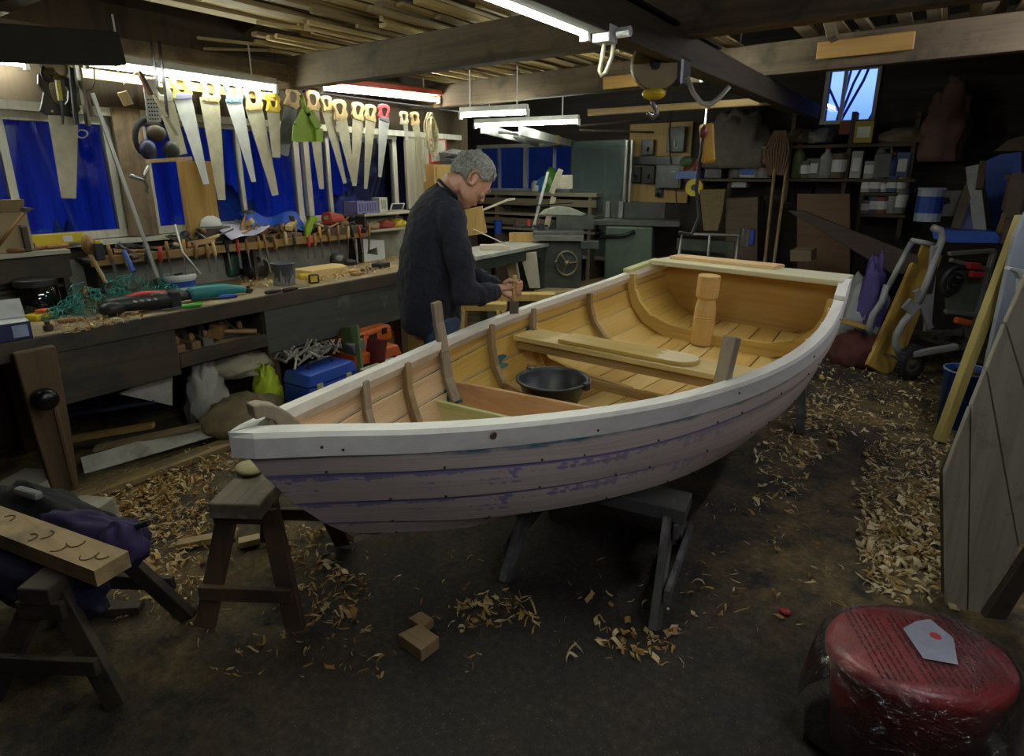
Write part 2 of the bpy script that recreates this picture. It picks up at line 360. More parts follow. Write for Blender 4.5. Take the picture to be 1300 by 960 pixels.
# --- roof beams, rail, timbers
def timber(name, p0, p1, w, h, mat, label, cat='beam', group=None, bev=.006, sag=0):
    p0, p1 = V(p0), V(p1); return tag(MB().beam(p0, p1, w, h).obj(name, mat, loc=(p0+p1)/2, bevel=bev), label, cat, group)
BZ = 2.33; BX = wood('roof_beam_wood', (.135, .095, .055), (.07, .048, .027), 'x', 1, .75, (.05, .036, .024), .35); BY_ = W('y')
DBX = wood('sooty_beam_x', (.075, .055, .034), (.034, .025, .016), 'x', 1, .8)
timber('roof_beam', (-5.6, 5.75, 2.36), (1.69, 5.75, 2.70), .09, .16, DBX, 'dark roof beam at the far back, beyond the hoist')
timber('roof_beam', (XL+.0, 4.62, 2.295), (1.69, 4.52, 2.355), .09, .20, BX, 'roof beam carrying the far end of the steel rail')
timber('roof_beam', (-4.2, 3.0, 2.305), (1.69, 2.93, 2.305), .10, .21, BX, 'thick brown roof beam crossing above the man')
e = PZ(150, 72, 2.27)
timber('roof_beam', PX(150, 63, -3.55), PX(-90, 50, -3.55), .11, .15, plain('black_beam', (.016, .013, .010), .8), 'black beam end at the upper left above the hanging tools')
timber('roof_beam', (XL, 1.3, 2.5), (1.69, 1.3, 2.5), .10, .2, DBX, 'dark roof beam at the top edge of the picture')
timber('roof_beam', (XL+.35, 4.6, 2.30), (XL+.35, .0, 2.30), .10, .12, BY_, 'wall beam running above the saw rack lamps')
# steel hoist rail along the shop with timbers beside it
XR = PZ(930, 107, 2.12).x; RY1 = PZ(912, 95, 2.12).y
t = thing('hoist_rail', 'dark steel rail running along under the roof beams', 'rail', (XR, 2.4, 2.12))
STEEL = plain('dark_steel', (.045, .045, .05), .38, .85, .3)
b = MB()
b.box((XR, (RY1-.3)/2, 2.125), (.10, RY1+.3, .014)).box((XR, (RY1-.3)/2, 2.19), (.012, RY1+.3, .12)).box((XR, (RY1-.3)/2, 2.205+.05), (.10, RY1+.3, .014)); b.obj('rail', STEEL, t, world=True)
for y in (1.45, 3.0): MB().box((XR, y+.09, 2.27), (.14, .05, .03)).obj('rail_clamp', STEEL, t, world=True, bevel=.004)
e0, e1 = PZ(850, 22, 2.2), PZ(1036, 136, 2.2)
timber('roof_timber', (e1.x, e0.y-1.2, 2.15), (e1.x, e1.y, 2.15), .07, .13, wood('sooty_beam_y', (.060, .045, .028), (.028, .021, .014), 'y', 1, .8), 'long dark timber running beside the steel rail', 'timber')
timber('roof_timber', (e1.x-.20, 2.2, 2.18), (e1.x-.20, e1.y+.1, 2.18), .12, .04, MATS['sooty_beam_y'], 'flat dark timber between the steel rail and the long timber', 'timber')
a, c = PY(765, 116, 4.48), PY(852, 99, 4.48)
timber('batten', (a.x, 4.49, 2.265), (c.x, 4.49, 2.27), .03, .09, wood('orange_batten', (.42, .24, .07), (.3, .16, .04), 'x', 1, .6), 'orange brown batten fixed on the beam behind the hoist', 'batten')
a, c = PY(1036, 75, 4.46), PY(1161, 54, 4.46)
timber('batten', (a.x, 4.455, 2.335), (c.x, 4.455, 2.34), .03, .10, MATS['orange_batten'], 'orange brown batten fixed on the beam at the right', 'batten')
a = PY(905, 143, 5.6); c = PY(1010, 131, 5.6)
timber('batten', (a.x-1.2, 5.55, 2.17), (c.x, 5.55, 2.17), .05, .06, wood('tan_batten', (.36, .24, .10), (.22, .14, .06), 'x', 1, .6), 'thin pale batten under the far dark beam', 'batten')
t = timber('roof_strut', PY(1058, 50, 4.3), PY(1042, 0, 4.3)+V((-.1, 0, .35)), .16, .05, BX, 'short strut rising from the right beam to the roof', 'strut')
# rafters of the roof
for i in range(7):
    y = .4+i*1.25
    for s, (x1, z1) in enumerate(((-6.2, 2.27), (1.6, 2.7))):
        timber('rafter', (-1.0, y, 3.38), (x1, y, z1+.0), .05, .10, DBX, 'dark sloping rafter under the roof boards', 'rafter', 'rafters', .004)
# planks stored across the beams (z just above the beam tops), lying along the shop
PT = [wood('stored_plank_a', (.42, .30, .12), (.28, .19, .07), 'y', 1, .7), wood('stored_plank_b', (.30, .21, .10), (.19, .13, .06), 'y', 1, .7), wood('stored_plank_c', (.22, .155, .08), (.13, .09, .045), 'y', 1, .75), wood('stored_plank_d', (.50, .38, .17), (.36, .26, .1), 'y', 1, .65)]
def stored(x0, x1, y0, y1, n, zs, wmin=.05, wmax=.14, label='rough plank stored across the roof beams', skew=.06, gr='planks stored across the roof beams'):
    x = x0
    for i in range(n):
        wd = RN.uniform(wmin, wmax); xx = x0+(x1-x0)*(i+.5)/n+RN.uniform(-.02, .02); zz = zs+RN.uniform(0, .012)+.03*((i*3) % 2)
        p0 = V((xx+RN.uniform(-skew, skew), y0+RN.uniform(-.1, .35), zz)); p1 = V((xx+RN.uniform(-skew, skew), y1+RN.uniform(-.35, .1), zz+RN.uniform(0, .01)))
        timber('stored_plank', p0, p1, wd, RN.uniform(.018, .032), PT[int(RN.random()*4)], label, 'plank', gr, .002)
stored(-4.1, -1.35, 2.5, 5.1, 34, 2.43, .025, .075)
stored(-3.7, -1.25, .95, 3.4, 20, 2.50, .05, .14)
stored(-4.4, -3.1, 4.3, 6.0, 8, 2.50, .04, .10)
stored(-.95, .3, 4.0, 6.2, 13, 2.50, .05, .11, label='rough plank stored on the beams at the upper right', gr='planks stored at the upper right')
stored(.0, .9, 1.2, 3.3, 4, 2.58, .05, .13, label='dark plank stored near the top right corner', gr='planks stored near the top right corner')
for i, (a, c2) in enumerate((((250, 48), (420, 66)), ((258, 62), (345, 64)), ((325, 28), (428, 42)))):
    p, q = PZ(*a, 2.44), PZ(*c2, 2.44)
    timber('lath', p, q, .02, .02, PT[3], ['pale lath in the dark loft, longest', 'pale lath in the dark loft, lowest', 'pale lath in the dark loft, topmost'][i], 'lath')
# ================================================================== THE BOAT
T_ = PZ(290, 550, .92); T_.z = 0; AN = radians(9)
DS = V((sin(AN), cos(AN), 0)); DN = V((cos(AN), -sin(AN), 0))
BM_ = basis(DN, DS, (0, 0, 1), T_)
BI = BM_.inverted()
S_ = [0, .2, .4, .8, 1.2, 1.6, 2.0, 2.4, 2.8, 3.1, 3.4]
ZS = [.92, .90, .875, .84, .822, .822, .835, .863, .91, .965, 1.01]
BS = [.015, .13, .245, .44, .60, .715, .775, .775, .725, .665, .60]
TN = [0, .12, .3, .5, .75, 1.0]
FB = [[.842, .947, .98, .98, .978, .974], [.647, .861, .92, .94, .918, .904], [.479, .702, .842, .842, .779, .756], [.50, .53, .506, .504, .503, .486]]
FZ = [[.671, .697, .649, .684, .712, .733], [.409, .447, .39, .377, .435, .481], [.181, .178, .11, .129, .196, .241], [.008, .008, .012, .031, .056, .078]]
ZK = [.447, .40, .402, .404, .445, .569]
LB = 3.38
def cub(x, y, q):
    x = np.array(x, float); y = np.array(y, float); q = np.clip(np.array(q, float), x[0], x[-1])
    mm = np.gradient(y, x); i = np.clip(np.searchsorted(x, q)-1, 0, len(x)-2)
    h = x[i+1]-x[i]; t = (q-x[i])/h
    return (2*t**3-3*t**2+1)*y[i]+(t**3-2*t**2+t)*h*mm[i]+(-2*t**3+3*t**2)*y[i+1]+(t**3-t**2)*h*mm[i+1]
def stem_s(z): return float(np.interp(-z, [-.92, -.85, -.75, -.65, -.55, -.45, -.40], [0, .035, .085, .15, .225, .33, .42]))
NL = 70
def hull_lines():
    t = np.linspace(0, 1, NL); out = []
    for k in range(6):
        def zz(s, tt):
            zs = cub(S_, ZS, s); zk = cub(TN, ZK, tt)
            return zs if k == 0 else zk if k == 5 else zk+(zs-zk)*cub(TN, FZ[k-1], tt)
        s0 = 0.
        for _ in range(8): s0 = stem_s(float(zz(np.array([s0]), np.array([0.]))[0]))
        s = s0+(LB-s0)*t; z = zz(s, t); b = cub(S_, BS, s)
        if k: b = (b-float(cub(S_, BS, [s0])[0])*np.exp(-(s-s0)/.25))*(cub(TN, FB[k-1], t) if k < 5 else 0)+.012
        out.append(np.c_[b, s, z])
    return out
HL = hull_lines()
def hpt(s, k, off=0.):       # point of the hull surface: k in 0..5 (0 sheer, 5 keel), inner offset
    k0 = min(4, int(k)); f = k-k0; P = []
    for kk in (k0, k0+1):
        L_ = HL[kk]; P.append((np.interp(s, L_[:, 1], L_[:, 0]), np.interp(s, L_[:, 1], L_[:, 2])))
    b = P[0][0]*(1-f)+P[1][0]*f; z = P[0][1]*(1-f)+P[1][1]*f
    if off:
        db, dz = P[1][0]-P[0][0], P[1][1]-P[0][1]; l = math.hypot(db, dz) or 1
        b += off*dz/l; z += -off*db/l   # inwards
    return b, z
def kat(s, z):               # strake coordinate at height z
    best = min((abs(hpt(s, i*.02)[1]-z), i*.02) for i in range(251)); return best[1]
def plankmat(name, ext):
    m, nt, b = nodes(name); uv = nt.nodes.new('ShaderNodeUVMap'); uv.uv_map = 'uv'
    mp = nt.nodes.new('ShaderNodeMapping'); nt.links.new(uv.outputs[0], mp.inputs[0]); mp.inputs['Scale'].default_value = (1.0, 2.2, 1)
    g = tex(nt, mp.outputs[0], 5.5, 6, .62, 1.1); mp2 = nt.nodes.new('ShaderNodeMapping'); nt.links.new(uv.outputs[0], mp2.inputs[0]); mp2.inputs['Scale'].default_value = (1.5, 46, 1)
    g2 = tex(nt, mp2.outputs[0], 1.6, 4, .6, .8)
    sp = nt.nodes.new('ShaderNodeSeparateXYZ'); nt.links.new(uv.outputs[0], sp.inputs[0])
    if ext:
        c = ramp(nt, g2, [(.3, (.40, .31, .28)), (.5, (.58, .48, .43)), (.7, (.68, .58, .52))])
        # blue violet dye runs under the laps, with lap shadow painted into the line
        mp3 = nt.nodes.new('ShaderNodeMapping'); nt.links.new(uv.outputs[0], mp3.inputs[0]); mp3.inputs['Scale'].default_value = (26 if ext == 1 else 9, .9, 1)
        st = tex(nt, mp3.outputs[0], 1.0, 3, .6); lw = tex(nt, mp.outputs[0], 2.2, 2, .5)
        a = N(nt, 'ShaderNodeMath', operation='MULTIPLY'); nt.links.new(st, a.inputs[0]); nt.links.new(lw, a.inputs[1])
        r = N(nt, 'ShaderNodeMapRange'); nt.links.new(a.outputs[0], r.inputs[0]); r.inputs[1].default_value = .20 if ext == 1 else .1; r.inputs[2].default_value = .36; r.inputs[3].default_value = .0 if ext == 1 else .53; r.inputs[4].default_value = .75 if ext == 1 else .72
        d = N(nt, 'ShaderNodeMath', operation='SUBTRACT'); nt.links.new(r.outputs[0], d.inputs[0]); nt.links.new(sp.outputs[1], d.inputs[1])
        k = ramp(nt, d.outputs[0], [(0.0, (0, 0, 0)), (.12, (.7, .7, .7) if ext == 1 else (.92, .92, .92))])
        ln = N(nt, 'ShaderNodeMapRange'); nt.links.new(sp.outputs[1], ln.inputs[0]); ln.inputs[1].default_value = .17; ln.inputs[2].default_value = .12; ln.inputs[4].default_value = .75  # lap line: violet dye and the shadow under the lap in one colour
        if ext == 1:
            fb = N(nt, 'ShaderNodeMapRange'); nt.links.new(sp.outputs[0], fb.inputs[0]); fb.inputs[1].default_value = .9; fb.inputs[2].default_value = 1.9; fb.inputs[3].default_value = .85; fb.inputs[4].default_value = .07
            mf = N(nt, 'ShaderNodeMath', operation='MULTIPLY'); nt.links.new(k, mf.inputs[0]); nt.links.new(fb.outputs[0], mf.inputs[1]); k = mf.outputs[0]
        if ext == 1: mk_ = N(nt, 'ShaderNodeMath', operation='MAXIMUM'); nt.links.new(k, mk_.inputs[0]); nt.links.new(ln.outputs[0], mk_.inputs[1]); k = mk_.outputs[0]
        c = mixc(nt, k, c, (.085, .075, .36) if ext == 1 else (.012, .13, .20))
    else:
        raw = ramp(nt, g2, [(.3, (.46, .28, .15)), (.5, (.70, .49, .29)), (.72, (.78, .58, .36))])
        var = ramp(nt, g2, [(.3, (.45, .25, .05)), (.5, (.66, .42, .10)), (.72, (.74, .50, .15))])
        ad = N(nt, 'ShaderNodeMath', operation='MULTIPLY_ADD'); nt.links.new(g, ad.inputs[0]); ad.inputs[1].default_value = .12; nt.links.new(sp.outputs[0], ad.inputs[2])
        c = mixc(nt, ramp(nt, ad.outputs[0], [(1.02/3.6, (0, 0, 0)), (1.16/3.6, (1, 1, 1))]) if False else step(nt, ad.outputs[0], 1.25, 1.4), raw, var)
        # grey violet primer along the plank laps
        lp = N(nt, 'ShaderNodeMath', operation='MULTIPLY_ADD'); nt.links.new(g, lp.inputs[0]); lp.inputs[1].default_value = .25; nt.links.new(sp.outputs[1], lp.inputs[2])
        c = mixc(nt, ramp(nt, lp.outputs[0], [(.0, (.0, .0, .0)), (1.0, (0, 0, 0)), ]) if False else step(nt, lp.outputs[0], .98, 1.1, .6), c, (.27, .245, .22))
    nt.links.new(c, b.inputs['Base Color']); b.inputs['Roughness'].default_value = .62 if ext else .45
    if not ext: b.inputs['Coat Weight'].default_value = .15
    bump(nt, b, g2, .15, .004); return m
def step(nt, v, a, b_, top=1.):
    r = N(nt, 'ShaderNodeMapRange'); nt.links.new(v, r.inputs[0]); r.inputs[1].default_value = a; r.inputs[2].default_value = b_; r.inputs[4].default_value = top; return r.outputs[0]
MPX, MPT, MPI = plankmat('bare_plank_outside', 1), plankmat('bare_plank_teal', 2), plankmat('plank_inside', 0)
NAIL = plain('copper_nail', (.05, .035, .03), .6)
boat = thing('rowing_boat', 'unpainted clinker rowing boat standing on sawhorses in the middle of the shop', 'boat', T_, m=BM_)
TK = .014
for side in (1, -1):
    for k in range(5):
        b = MB(); uvl = b.bm.loops.layers.uv.new('uv'); A, B = HL[k], HL[k+1]; nv = 4
        rows = []
        for i in range(NL):
            r = []
            for j in range(nv+1):
                f = j/nv; p = A[i]*(1-f)+B[i]*f
                bulge = .006*4*f*(1-f)*min(1, i/12)
                nx = (A[i]-B[i])[[0, 2]]; l = np.hypot(*nx) or 1; nn = np.array([nx[1], -nx[0]])/l
                if k == 4: nn = np.array([.0, -1.])
                off = (.019*f + bulge)*min(1, i/8) - (.022 if k == 0 else .012)*(1-f)*0
                r.append((p, nn, off, f))
            rows.append(r)
        def mk(q, d): p, nn, off, f = q; return b.vert((side*max(.0, p[0]-.014+nn[0]*(off+d)), p[1], p[2]+nn[1]*(off+d)))
        O = [[mk(q, 0) for q in r] for r in rows]; I = [[mk(q, -TK) for q in r] for r in rows]
        def quad(a, c, uvs, mi):
            f = b.face(a)
            if f:
                f.material_index = mi
                for lo, uvc in zip(f.loops, uvs): lo[uvl].uv = uvc
        for i in range(NL-1):
            for j in range(nv):
                s0, s1 = rows[i][j][0][1], rows[i+1][j][0][1]; u = [(s0, j/nv), (s1, j/nv), (s1, (j+1)/nv), (s0, (j+1)/nv)]
                u = [(x+k*7.3*(0), y) for x, y in u]
                quad([O[i][j], O[i+1][j], O[i+1][j+1], O[i][j+1]], 0, u, 0); quad([I[i][j], I[i][j+1], I[i+1][j+1], I[i+1][j]], 0, [u[0], u[3], u[2], u[1]], 1)
            for j in (0, nv):
                u = [(rows[i][j][0][1], .4)]*4; quad([O[i][j], I[i][j], I[i+1][j], O[i+1][j]], 0, u, 1 if j == 0 else 0)
        for i in (0, NL-1):
            for j in range(nv): quad([O[i][j], O[i][j+1], I[i][j+1], I[i][j]], 0, [(rows[i][j][0][1], j/nv)]*4, 0)
        b.mi = 2
        if side > 0 and k < 4:      # nail heads along the lower edge
            for q in range(13):
                i = min(NL-2, 3+q*5+(k*2+q) % 3); p, nn, off, f = rows[i][nv]; p2 = rows[i][nv-1][0]; p = p*.82+p2*.18
                c = V((p[0]-.014+nn[0]*(off+.001), p[1], p[2]+nn[1]*(off+.001)))
                b.ball(c, (.0045, .0045, .0045), 6, 4)
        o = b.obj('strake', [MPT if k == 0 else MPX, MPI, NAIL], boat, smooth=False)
# gunwale (rubbing strake) each side
MGW = wood('pale_gunwale', (.78, .75, .70), (.64, .60, .55), 'y', .6, .5)
for side in (1, -1):
    b = MB(); rings = []
    for i in range(NL):
        p = HL[0][i]; q = HL[0][min(NL-1, i+1)]; o_ = HL[0][max(0, i-1)]
        t = V((q[0]-o_[0], q[1]-o_[1], 0)).normalized(); nn = V((t.y, -t.x, 0)) if True else 0
        B_ = V(p); ww = .048; hh = .072; r = []
        for (a, c) in ((0.008, -hh), (.008, -.012), (0, .002), (-ww, .004), (-ww, -.03), (-.020, -hh)):
            x = B_.x+nn.x*a; r.append(b.vert((side*(max(x, .002) if i else .002), B_.y+(nn.y*a if i else 0), B_.z+c)))
        rings.append(r)
    for i in range(NL-1):
        for j in range(6): b.face([rings[i][j], rings[i][(j+1) % 6], rings[i+1][(j+1) % 6], rings[i+1][j]])
    b.face(rings[0]); b.face(rings[-1][::-1])
    if side > 0:
        b.mi = 1
        for i in (4, 5, 20, 33, 46, 57): p = HL[0][i]; b.ball((p[0]+.009, p[1], p[2]-.035-.01*(i % 3)), .005, 6, 4)
        b.mi = 2; p = HL[0][13]; b.lathe([(.012, -.004), (.012, .002), (.007, .003), (.007, .001), (0, .001)], (p[0]+.014, p[1], p[2]-.03), basis((0, 1, 0), (0, 0, 1), (1, 0, 0)), 14)
    b.obj('gunwale', [MGW, NAIL, plain('knot', (.10, .05, .04), .6)], boat)
# stem, keel, transom, stern deck
MGR = wood('grey_oak', (.28, .215, .15), (.17, .125, .09), 'z', 1, .6)
MOK = wood('brown_oak', (.36, .23, .09), (.22, .13, .045), 'x', 1, .55)
MVN = wood('varnished_pine', (.60, .42, .13), (.44, .27, .07), 'x', .8, .4, coat=.3)
MRW = wood('raw_pine', (.74, .55, .30), (.60, .40, .2), 'y', .8, .6)
MGS = wood('green_stained_pine', (.50, .50, .24), (.36, .36, .14), 'x', .8, .5)
zy = basis((0, 1, 0), (0, 0, 1), (1, 0, 0))
st = [(stem_s(z)+.045, z) for z in (.90, .8, .7, .6, .5, .45)]
MB().prism(st+[(s+.06, z+.03) for s, z in st[::-1]], .03, zy).obj('stem', MGR, boat)
def loc(px, py, n=0.):
    p = BI @ PP(px, py, T_+DN*n, DN); return (p.y, p.z)
sh = [loc(*q) for q in ((316, 513), (328, 510), (345, 512), (362, 521), (374, 531), (384, 541), (350, 545), (345, 532), (332, 527), (320, 531))]
MB().prism(sh, .05, zy).obj('stem_head', MGR, boat, bevel=.006)
kz = [(float(HL[5][i][1]), float(HL[5][i][2])) for i in range(0, NL, 3)]+[(LB, float(HL[5][-1][2]))]
MB().prism([(s, z-.004) for s, z in kz]+[(s, max(.398, z-.03) if .5 < s < 2.4 else z-.025) for s, z in kz[::-1]], .04, zy).obj('keel', MGR, boat)
tr = [hpt(LB-.01, k, .012) for k in (0, .5, 1, 1.5, 2, 2.5, 3, 3.5, 4, 4.5, 5)]
b = MB(); pts = [(x, z) for x, z in tr]+[(-x, z) for x, z in tr[::-1]]
b.prism(pts, .025, basis((1, 0, 0), (0, 0, 1), (0, -1, 0), (0, LB-.03, 0))); b.obj('transom', wood('transom_boards', (.50, .31, .10), (.36, .2, .05), 'x', .6, .5), boat)
y0, y1 = LB-.23, LB+.06; b0, b1 = hpt(y0, 0)[0], hpt(LB, 0)[0]
b = MB(); b.prism([(-b0+.03, y0), (b0-.03, y0), (b1-.0, y1), (-b1+.0, y1)], .032, basis((1, 0, 0), (0, 1, 0), (0, 0, 1), (0, 0, float(np.interp(3.25, S_, ZS))+.012))); b.obj('stern_deck', wood('pale_deck', (.62, .57, .40), (.5, .44, .26), 'x', .6, .55), boat, bevel=.004)
for sd in (1, -1):
    pq = [(sd*(hpt(s, 0)[0]-.05), s) for s in (2.95, 3.05, 3.15, 3.25)]+[(sd*(hpt(3.25, 0)[0]+.008), 3.25)]+[(sd*(hpt(s, 0)[0]+.006), s) for s in (3.15, 3.05, 2.95)]
    b = MB(); n = len(pq); Z = lambda s: float(np.interp(s, S_, ZS))
    A = [b.vert((x, s, Z(s)+.004)) for x, s in pq]; C_ = [b.vert((x, s, Z(s)+.03)) for x, s in pq]
    for i in range(n): b.face([A[i], A[(i+1) % n], C_[(i+1) % n], C_[i]])
    b.face(A[::-1]); b.face(C_); b.obj('quarter_knee', MGS if sd < 0 else MGW, boat, bevel=.003)
# ribs following the inside of the planking
def rib(s, ka, kb, side, mat, w=.028, dp=.04, top=0., name='rib', rake=0., dp2=None):
    b = MB(); n = 22; ring = []
    for i in range(n+1):
        k = ka+(kb-ka)*i/n; x0, z0 = hpt(s, k, TK+.004); d = dp+((dp2 or dp)-dp)*i/n
        x1, z1 = hpt(s, k, TK+.004+d); e = 0
        if i == 0 and top: x0 -= 0; z0 += top; z1 += top; x1 = x0-d
        ss = s+rake*(i/n-.0)
        ring.append([b.vert((side*max(x, 0), ss+q, z)) for q, x, z in ((-w/2, x0-.014, z0), (w/2, x0-.014, z0), (w/2, x1-.014, z1), (-w/2, x1-.014, z1))])
    for A, B in zip(ring, ring[1:]):
        for j in range(4): b.face([A[j], A[(j+1) % 4], B[(j+1) % 4], B[j]])
    b.face(ring[0]); b.face(ring[-1][::-1]); return b.obj(name, mat, boat, bevel=.003)
def s_at(px, py, side):   # station whose sheer projects nearest the pixel
    best = (1e9, 0)
    for i in range(0, 340):
        s = i*.01; x, z = hpt(s, 0); p = BM_ @ V((side*(x-.04), s, z)); d = p-CAM; dz = d.dot(FW); q = (CX_+F_*d.dot(RT)/dz, CY_-F_*d.dot(UP)/dz)
        best = min(best, ((q[0]-px)**2+(q[1]-py)**2, s))
    return best[1]
MOY = wood('brown_oak_z', (.30, .20, .10), (.18, .115, .05), 'z', 1, .55)
S1, S2, S3 = s_at(460, 477, -1), s_at(512, 452, -1), s_at(560, 428, -1)
S4, S5, S6, S7 = s_at(622, 408, -1), s_at(675, 388, -1), s_at(748, 366, -1), s_at(800, 345, -1)
rib(S1, .12, 3.4, -1, MGR, .03, .03); rib(S2, .12, 3.6, -1, MOY, .03, .035, dp2=.06); 
rib(S4, .1, 4.6, -1, MOY, .03, .035, dp2=.05); rib(S5, .1, 1.6, -1, MGR, .03, .035); rib(S6, .3, 3.6, -1, MOY, .03, .035)
for sd in (1, -1):
    rib(S7, .05, 4.98, sd, MVN, .035, .045, dp2=.10)
    rib(S5+.02, .8, 4.9, sd, MVN, .03, .04, dp2=.07)
for q in ((1058, 391), (1046, 408), (1030, 432), (985, 470)):
    rib(s_at(*q, 1), .05, 2.4, 1, MRW, .025, .03)
for s in (.45, .75, 1.15): rib(s, .12, 3.4, 1, MGR, .03, .03)
def stick(p0, p1, w, h, mat, name='standing_timber'):
    return MB().beam(p0, p1, w, h, (1, 0, 0), .85).obj(name, mat, boat, bevel=.005)
# tall timbers standing up above the gunwale
x, z = hpt(S3, 0); a = BI @ PP(556, 384, BM_ @ V((-x+.05, S3, 0)), DN); 
x1, z1 = hpt(S3+.02, 2.0, .04); b = MB(); pts = [V((-x+.035, a.y, a.z)), V((-x+.032, (a.y+S3)/2, (a.z+z)/2)), V((-x+.05, S3, z-.05)), V((-hpt(S3, 1.3, .04)[0]+.01, S3+.01, hpt(S3, 1.3)[1])), V((-hpt(S3, 2.5, .05)[0], S3+.02, hpt(S3, 2.5, .05)[1]))]
for p, q in zip(pts, pts[1:]): b.beam(p, q, .05, .028, (1, 0, 0))
b.obj('tall_rib', MGR, boat, bevel=.004)
ss = s_at(930, 492, 1); x, z = hpt(ss, 0); a = BI @ PP(930, 427, BM_ @ V((x-.07, ss, 0)), DN)
MB().beam((x-.075, ss-.03, z-.14), (a.x, a.y, a.z), .05, .05, (0, 1, 0), 1.1).obj('tall_rib', MGR, boat, bevel=.006)
# floors, bottom boards, thwart
FLZ = lambda s: float(np.interp(s, [1.0, 2.2, 2.8, 3.35], [.455, .46, .50, .615]))
for i, (x0, x1) in enumerate(((-.43, -.30), (-.29, -.16), (-.15, -.01), (0., .14), (.15, .29), (.30, .43))):
    b = MB(); ss = [1.25, 1.6, 2.0, 2.4, 2.8, 3.1, 3.33]
    for s0, s1 in zip(ss, ss[1:]):
        f0, f1 = [min(1., hpt(s, 3.35)[0]/.47) for s in (s0, s1)]; z0, z1 = FLZ(s0), FLZ(s1)
        v = [b.vert(p) for p in ((x0*f0, s0, z0), (x1*f0, s0, z0), (x1*f1, s1, z1), (x0*f1, s1, z1), (x0*f0, s0, z0+.016), (x1*f0, s0, z0+.016), (x1*f1, s1, z1+.016), (x0*f1, s1, z1+.016))]
        for f in ((3, 2, 1, 0), (4, 5, 6, 7), (0, 1, 5, 4), (1, 2, 6, 5), (2, 3, 7, 6), (3, 0, 4, 7)): b.face([v[j] for j in f])
    b.obj('bottom_board', wood('bottom_board_%d' % (i % 3), [(.70, .46, .15), (.62, .38, .10), (.74, .52, .20)][i % 3], [(.52, .31, .08), (.44, .25, .06), (.56, .36, .11)][i % 3], 'y', .8, .5), boat)
def cross(s, k0, h, t, mat, name, zt=None, rot=0):
    s_ = s-(.13 if rot > 10 else 0); xb = hpt(s_, k0, TK+.006)[0]-.014; z1 = hpt(s_, k0)[1] if zt is None else zt; pts = [(xb, z1)]
    kk = k0
    for i in range(1, 14):
        k = k0+(4.9-k0)*i/13; x, z = hpt(s_, k, TK+.006)
        if z < z1-h: break
        pts.append((max(x-.014, 0), z))
    zb = z1-h; pts.append((max(.02, pts[-1][0]-.01), max(zb, pts[-1][1]-.002)))
    MB().prism(pts+[(-x, z) for x, z in pts[::-1]], t, Matrix.Translation((0, s, 0)) @ Matrix.Rotation(radians(rot), 4, 'Z') @ basis((1, 0, 0), (0, 0, 1), (0, -1, 0))).obj(name, mat, boat, bevel=.003)
def solve_sz(px, py, side, k):  # station where hull line k projects nearest
    best = (1e9, 0)
    for i in range(20, 330):
        s = i*.01; x, z = hpt(s, k, .02); p = BM_ @ V((side*x, s, z)); d = p-CAM; dz = d.dot(FW); q = (CX_+F_*d.dot(RT)/dz, CY_-F_*d.dot(UP)/dz)
        best = min(best, ((q[0]-px)**2+(q[1]-py)**2, s))
    return best
cross(1.21, kat(1.08, .58), .17, .022, MGS, 'cross_board', rot=13)
cross(1.45, kat(1.32, .60), .19, .022, wood('pink_pine', (.62, .36, .18), (.44, .22, .10), 'x', .6, .5), 'cross_board', rot=15)
cross(2.0, kat(2.0, .52), .10, .03, MOK, 'floor_timber', rot=6)
ths, k_ = solve_sz(655, 430, -1, .9)[1], .9
xt = hpt(ths, .9, .02)[0]-.01; zt = .70
p0 = BI @ PZ(650, 437, zt); p1 = BI @ PZ(985, 461, zt); tsx = hpt((p0.y+p1.y)/2, kat((p0.y+p1.y)/2, zt), TK+.01)[0]-.016
TS = 2.04
b = MB(); b.box((0, TS+.02, zt-.014), (2*tsx, .22, .028), (0, 0, 7)); b.obj('thwart', wood('thwart_pine', (.66, .50, .22), (.5, .36, .12), 'x', .8, .45, coat=.2), boat, bevel=.003)
b = MB(); b.box((0, TS-.06, zt-.055), (2*tsx-.06, .025, .05), (0, 0, 7)); b.obj('thwart_beam', MOK, boat, bevel=.003)
print('BOAT', 'TS', TS, 'S', S1, S2, S3, S4, S5, S6, S7, p0, p1)
# teal bedding compound smeared by some ribs
TEAL = plain('teal_compound', (.01, .10, .11), .5, 0, .5, 30)
for s, k0, k1 in ((S3+.03, 1.9, 2.6), (S5, 1.0, 1.7), (S4+.05, 1.6, 2.2)):
    b = MB(); b.sheet(lambda u, v: V((-(hpt(s, k0+(k1-k0)*u, TK+.004)[0]-.014), s-.04+.09*v*(1+.3*sin(u*9)), hpt(s, k0+(k1-k0)*u, TK+.004)[1])), 8, 4); b.obj('compound_smear', TEAL, boat, solid=.004)
# --- loose things in and on the boat
DKZ = float(np.interp(3.25, S_, ZS))+.028
a, c = BI @ PZ(840, 331, DKZ), BI @ PZ(1014, 334, DKZ)
pl = thing('loose_plank', 'short pale plank with sloping edge lying on the stern deck', 'plank', BM_ @ V((0, LB-.03, DKZ)), m=BM_ @ Matrix.Translation((( a.x+c.x)/2, LB-.01, DKZ+.001)))
b = MB(); b.prism([(-.09, 0), (.09, 0), (.09, .012), (.06, .022), (-.09, .022)], (c.x-a.x), basis((0, 1, 0), (0, 0, 1), (1, 0, 0))); b.obj('planed_board', wood('peach_pine', (.72, .50, .27), (.6, .38, .18), 'x', .7, .55), pl)
a, c = BI @ PZ(700, 432, zt+.02), BI @ PZ(914, 446, zt+.02)
pl = thing('rounded_board', 'loose varnished board with a rounded pale end lying on the thwart', 'board', (0, 0, 0), m=BM_ @ Matrix.Translation((0, TS+.015, zt+.001)) @ Matrix.Rotation(radians(7), 4, 'Z'))
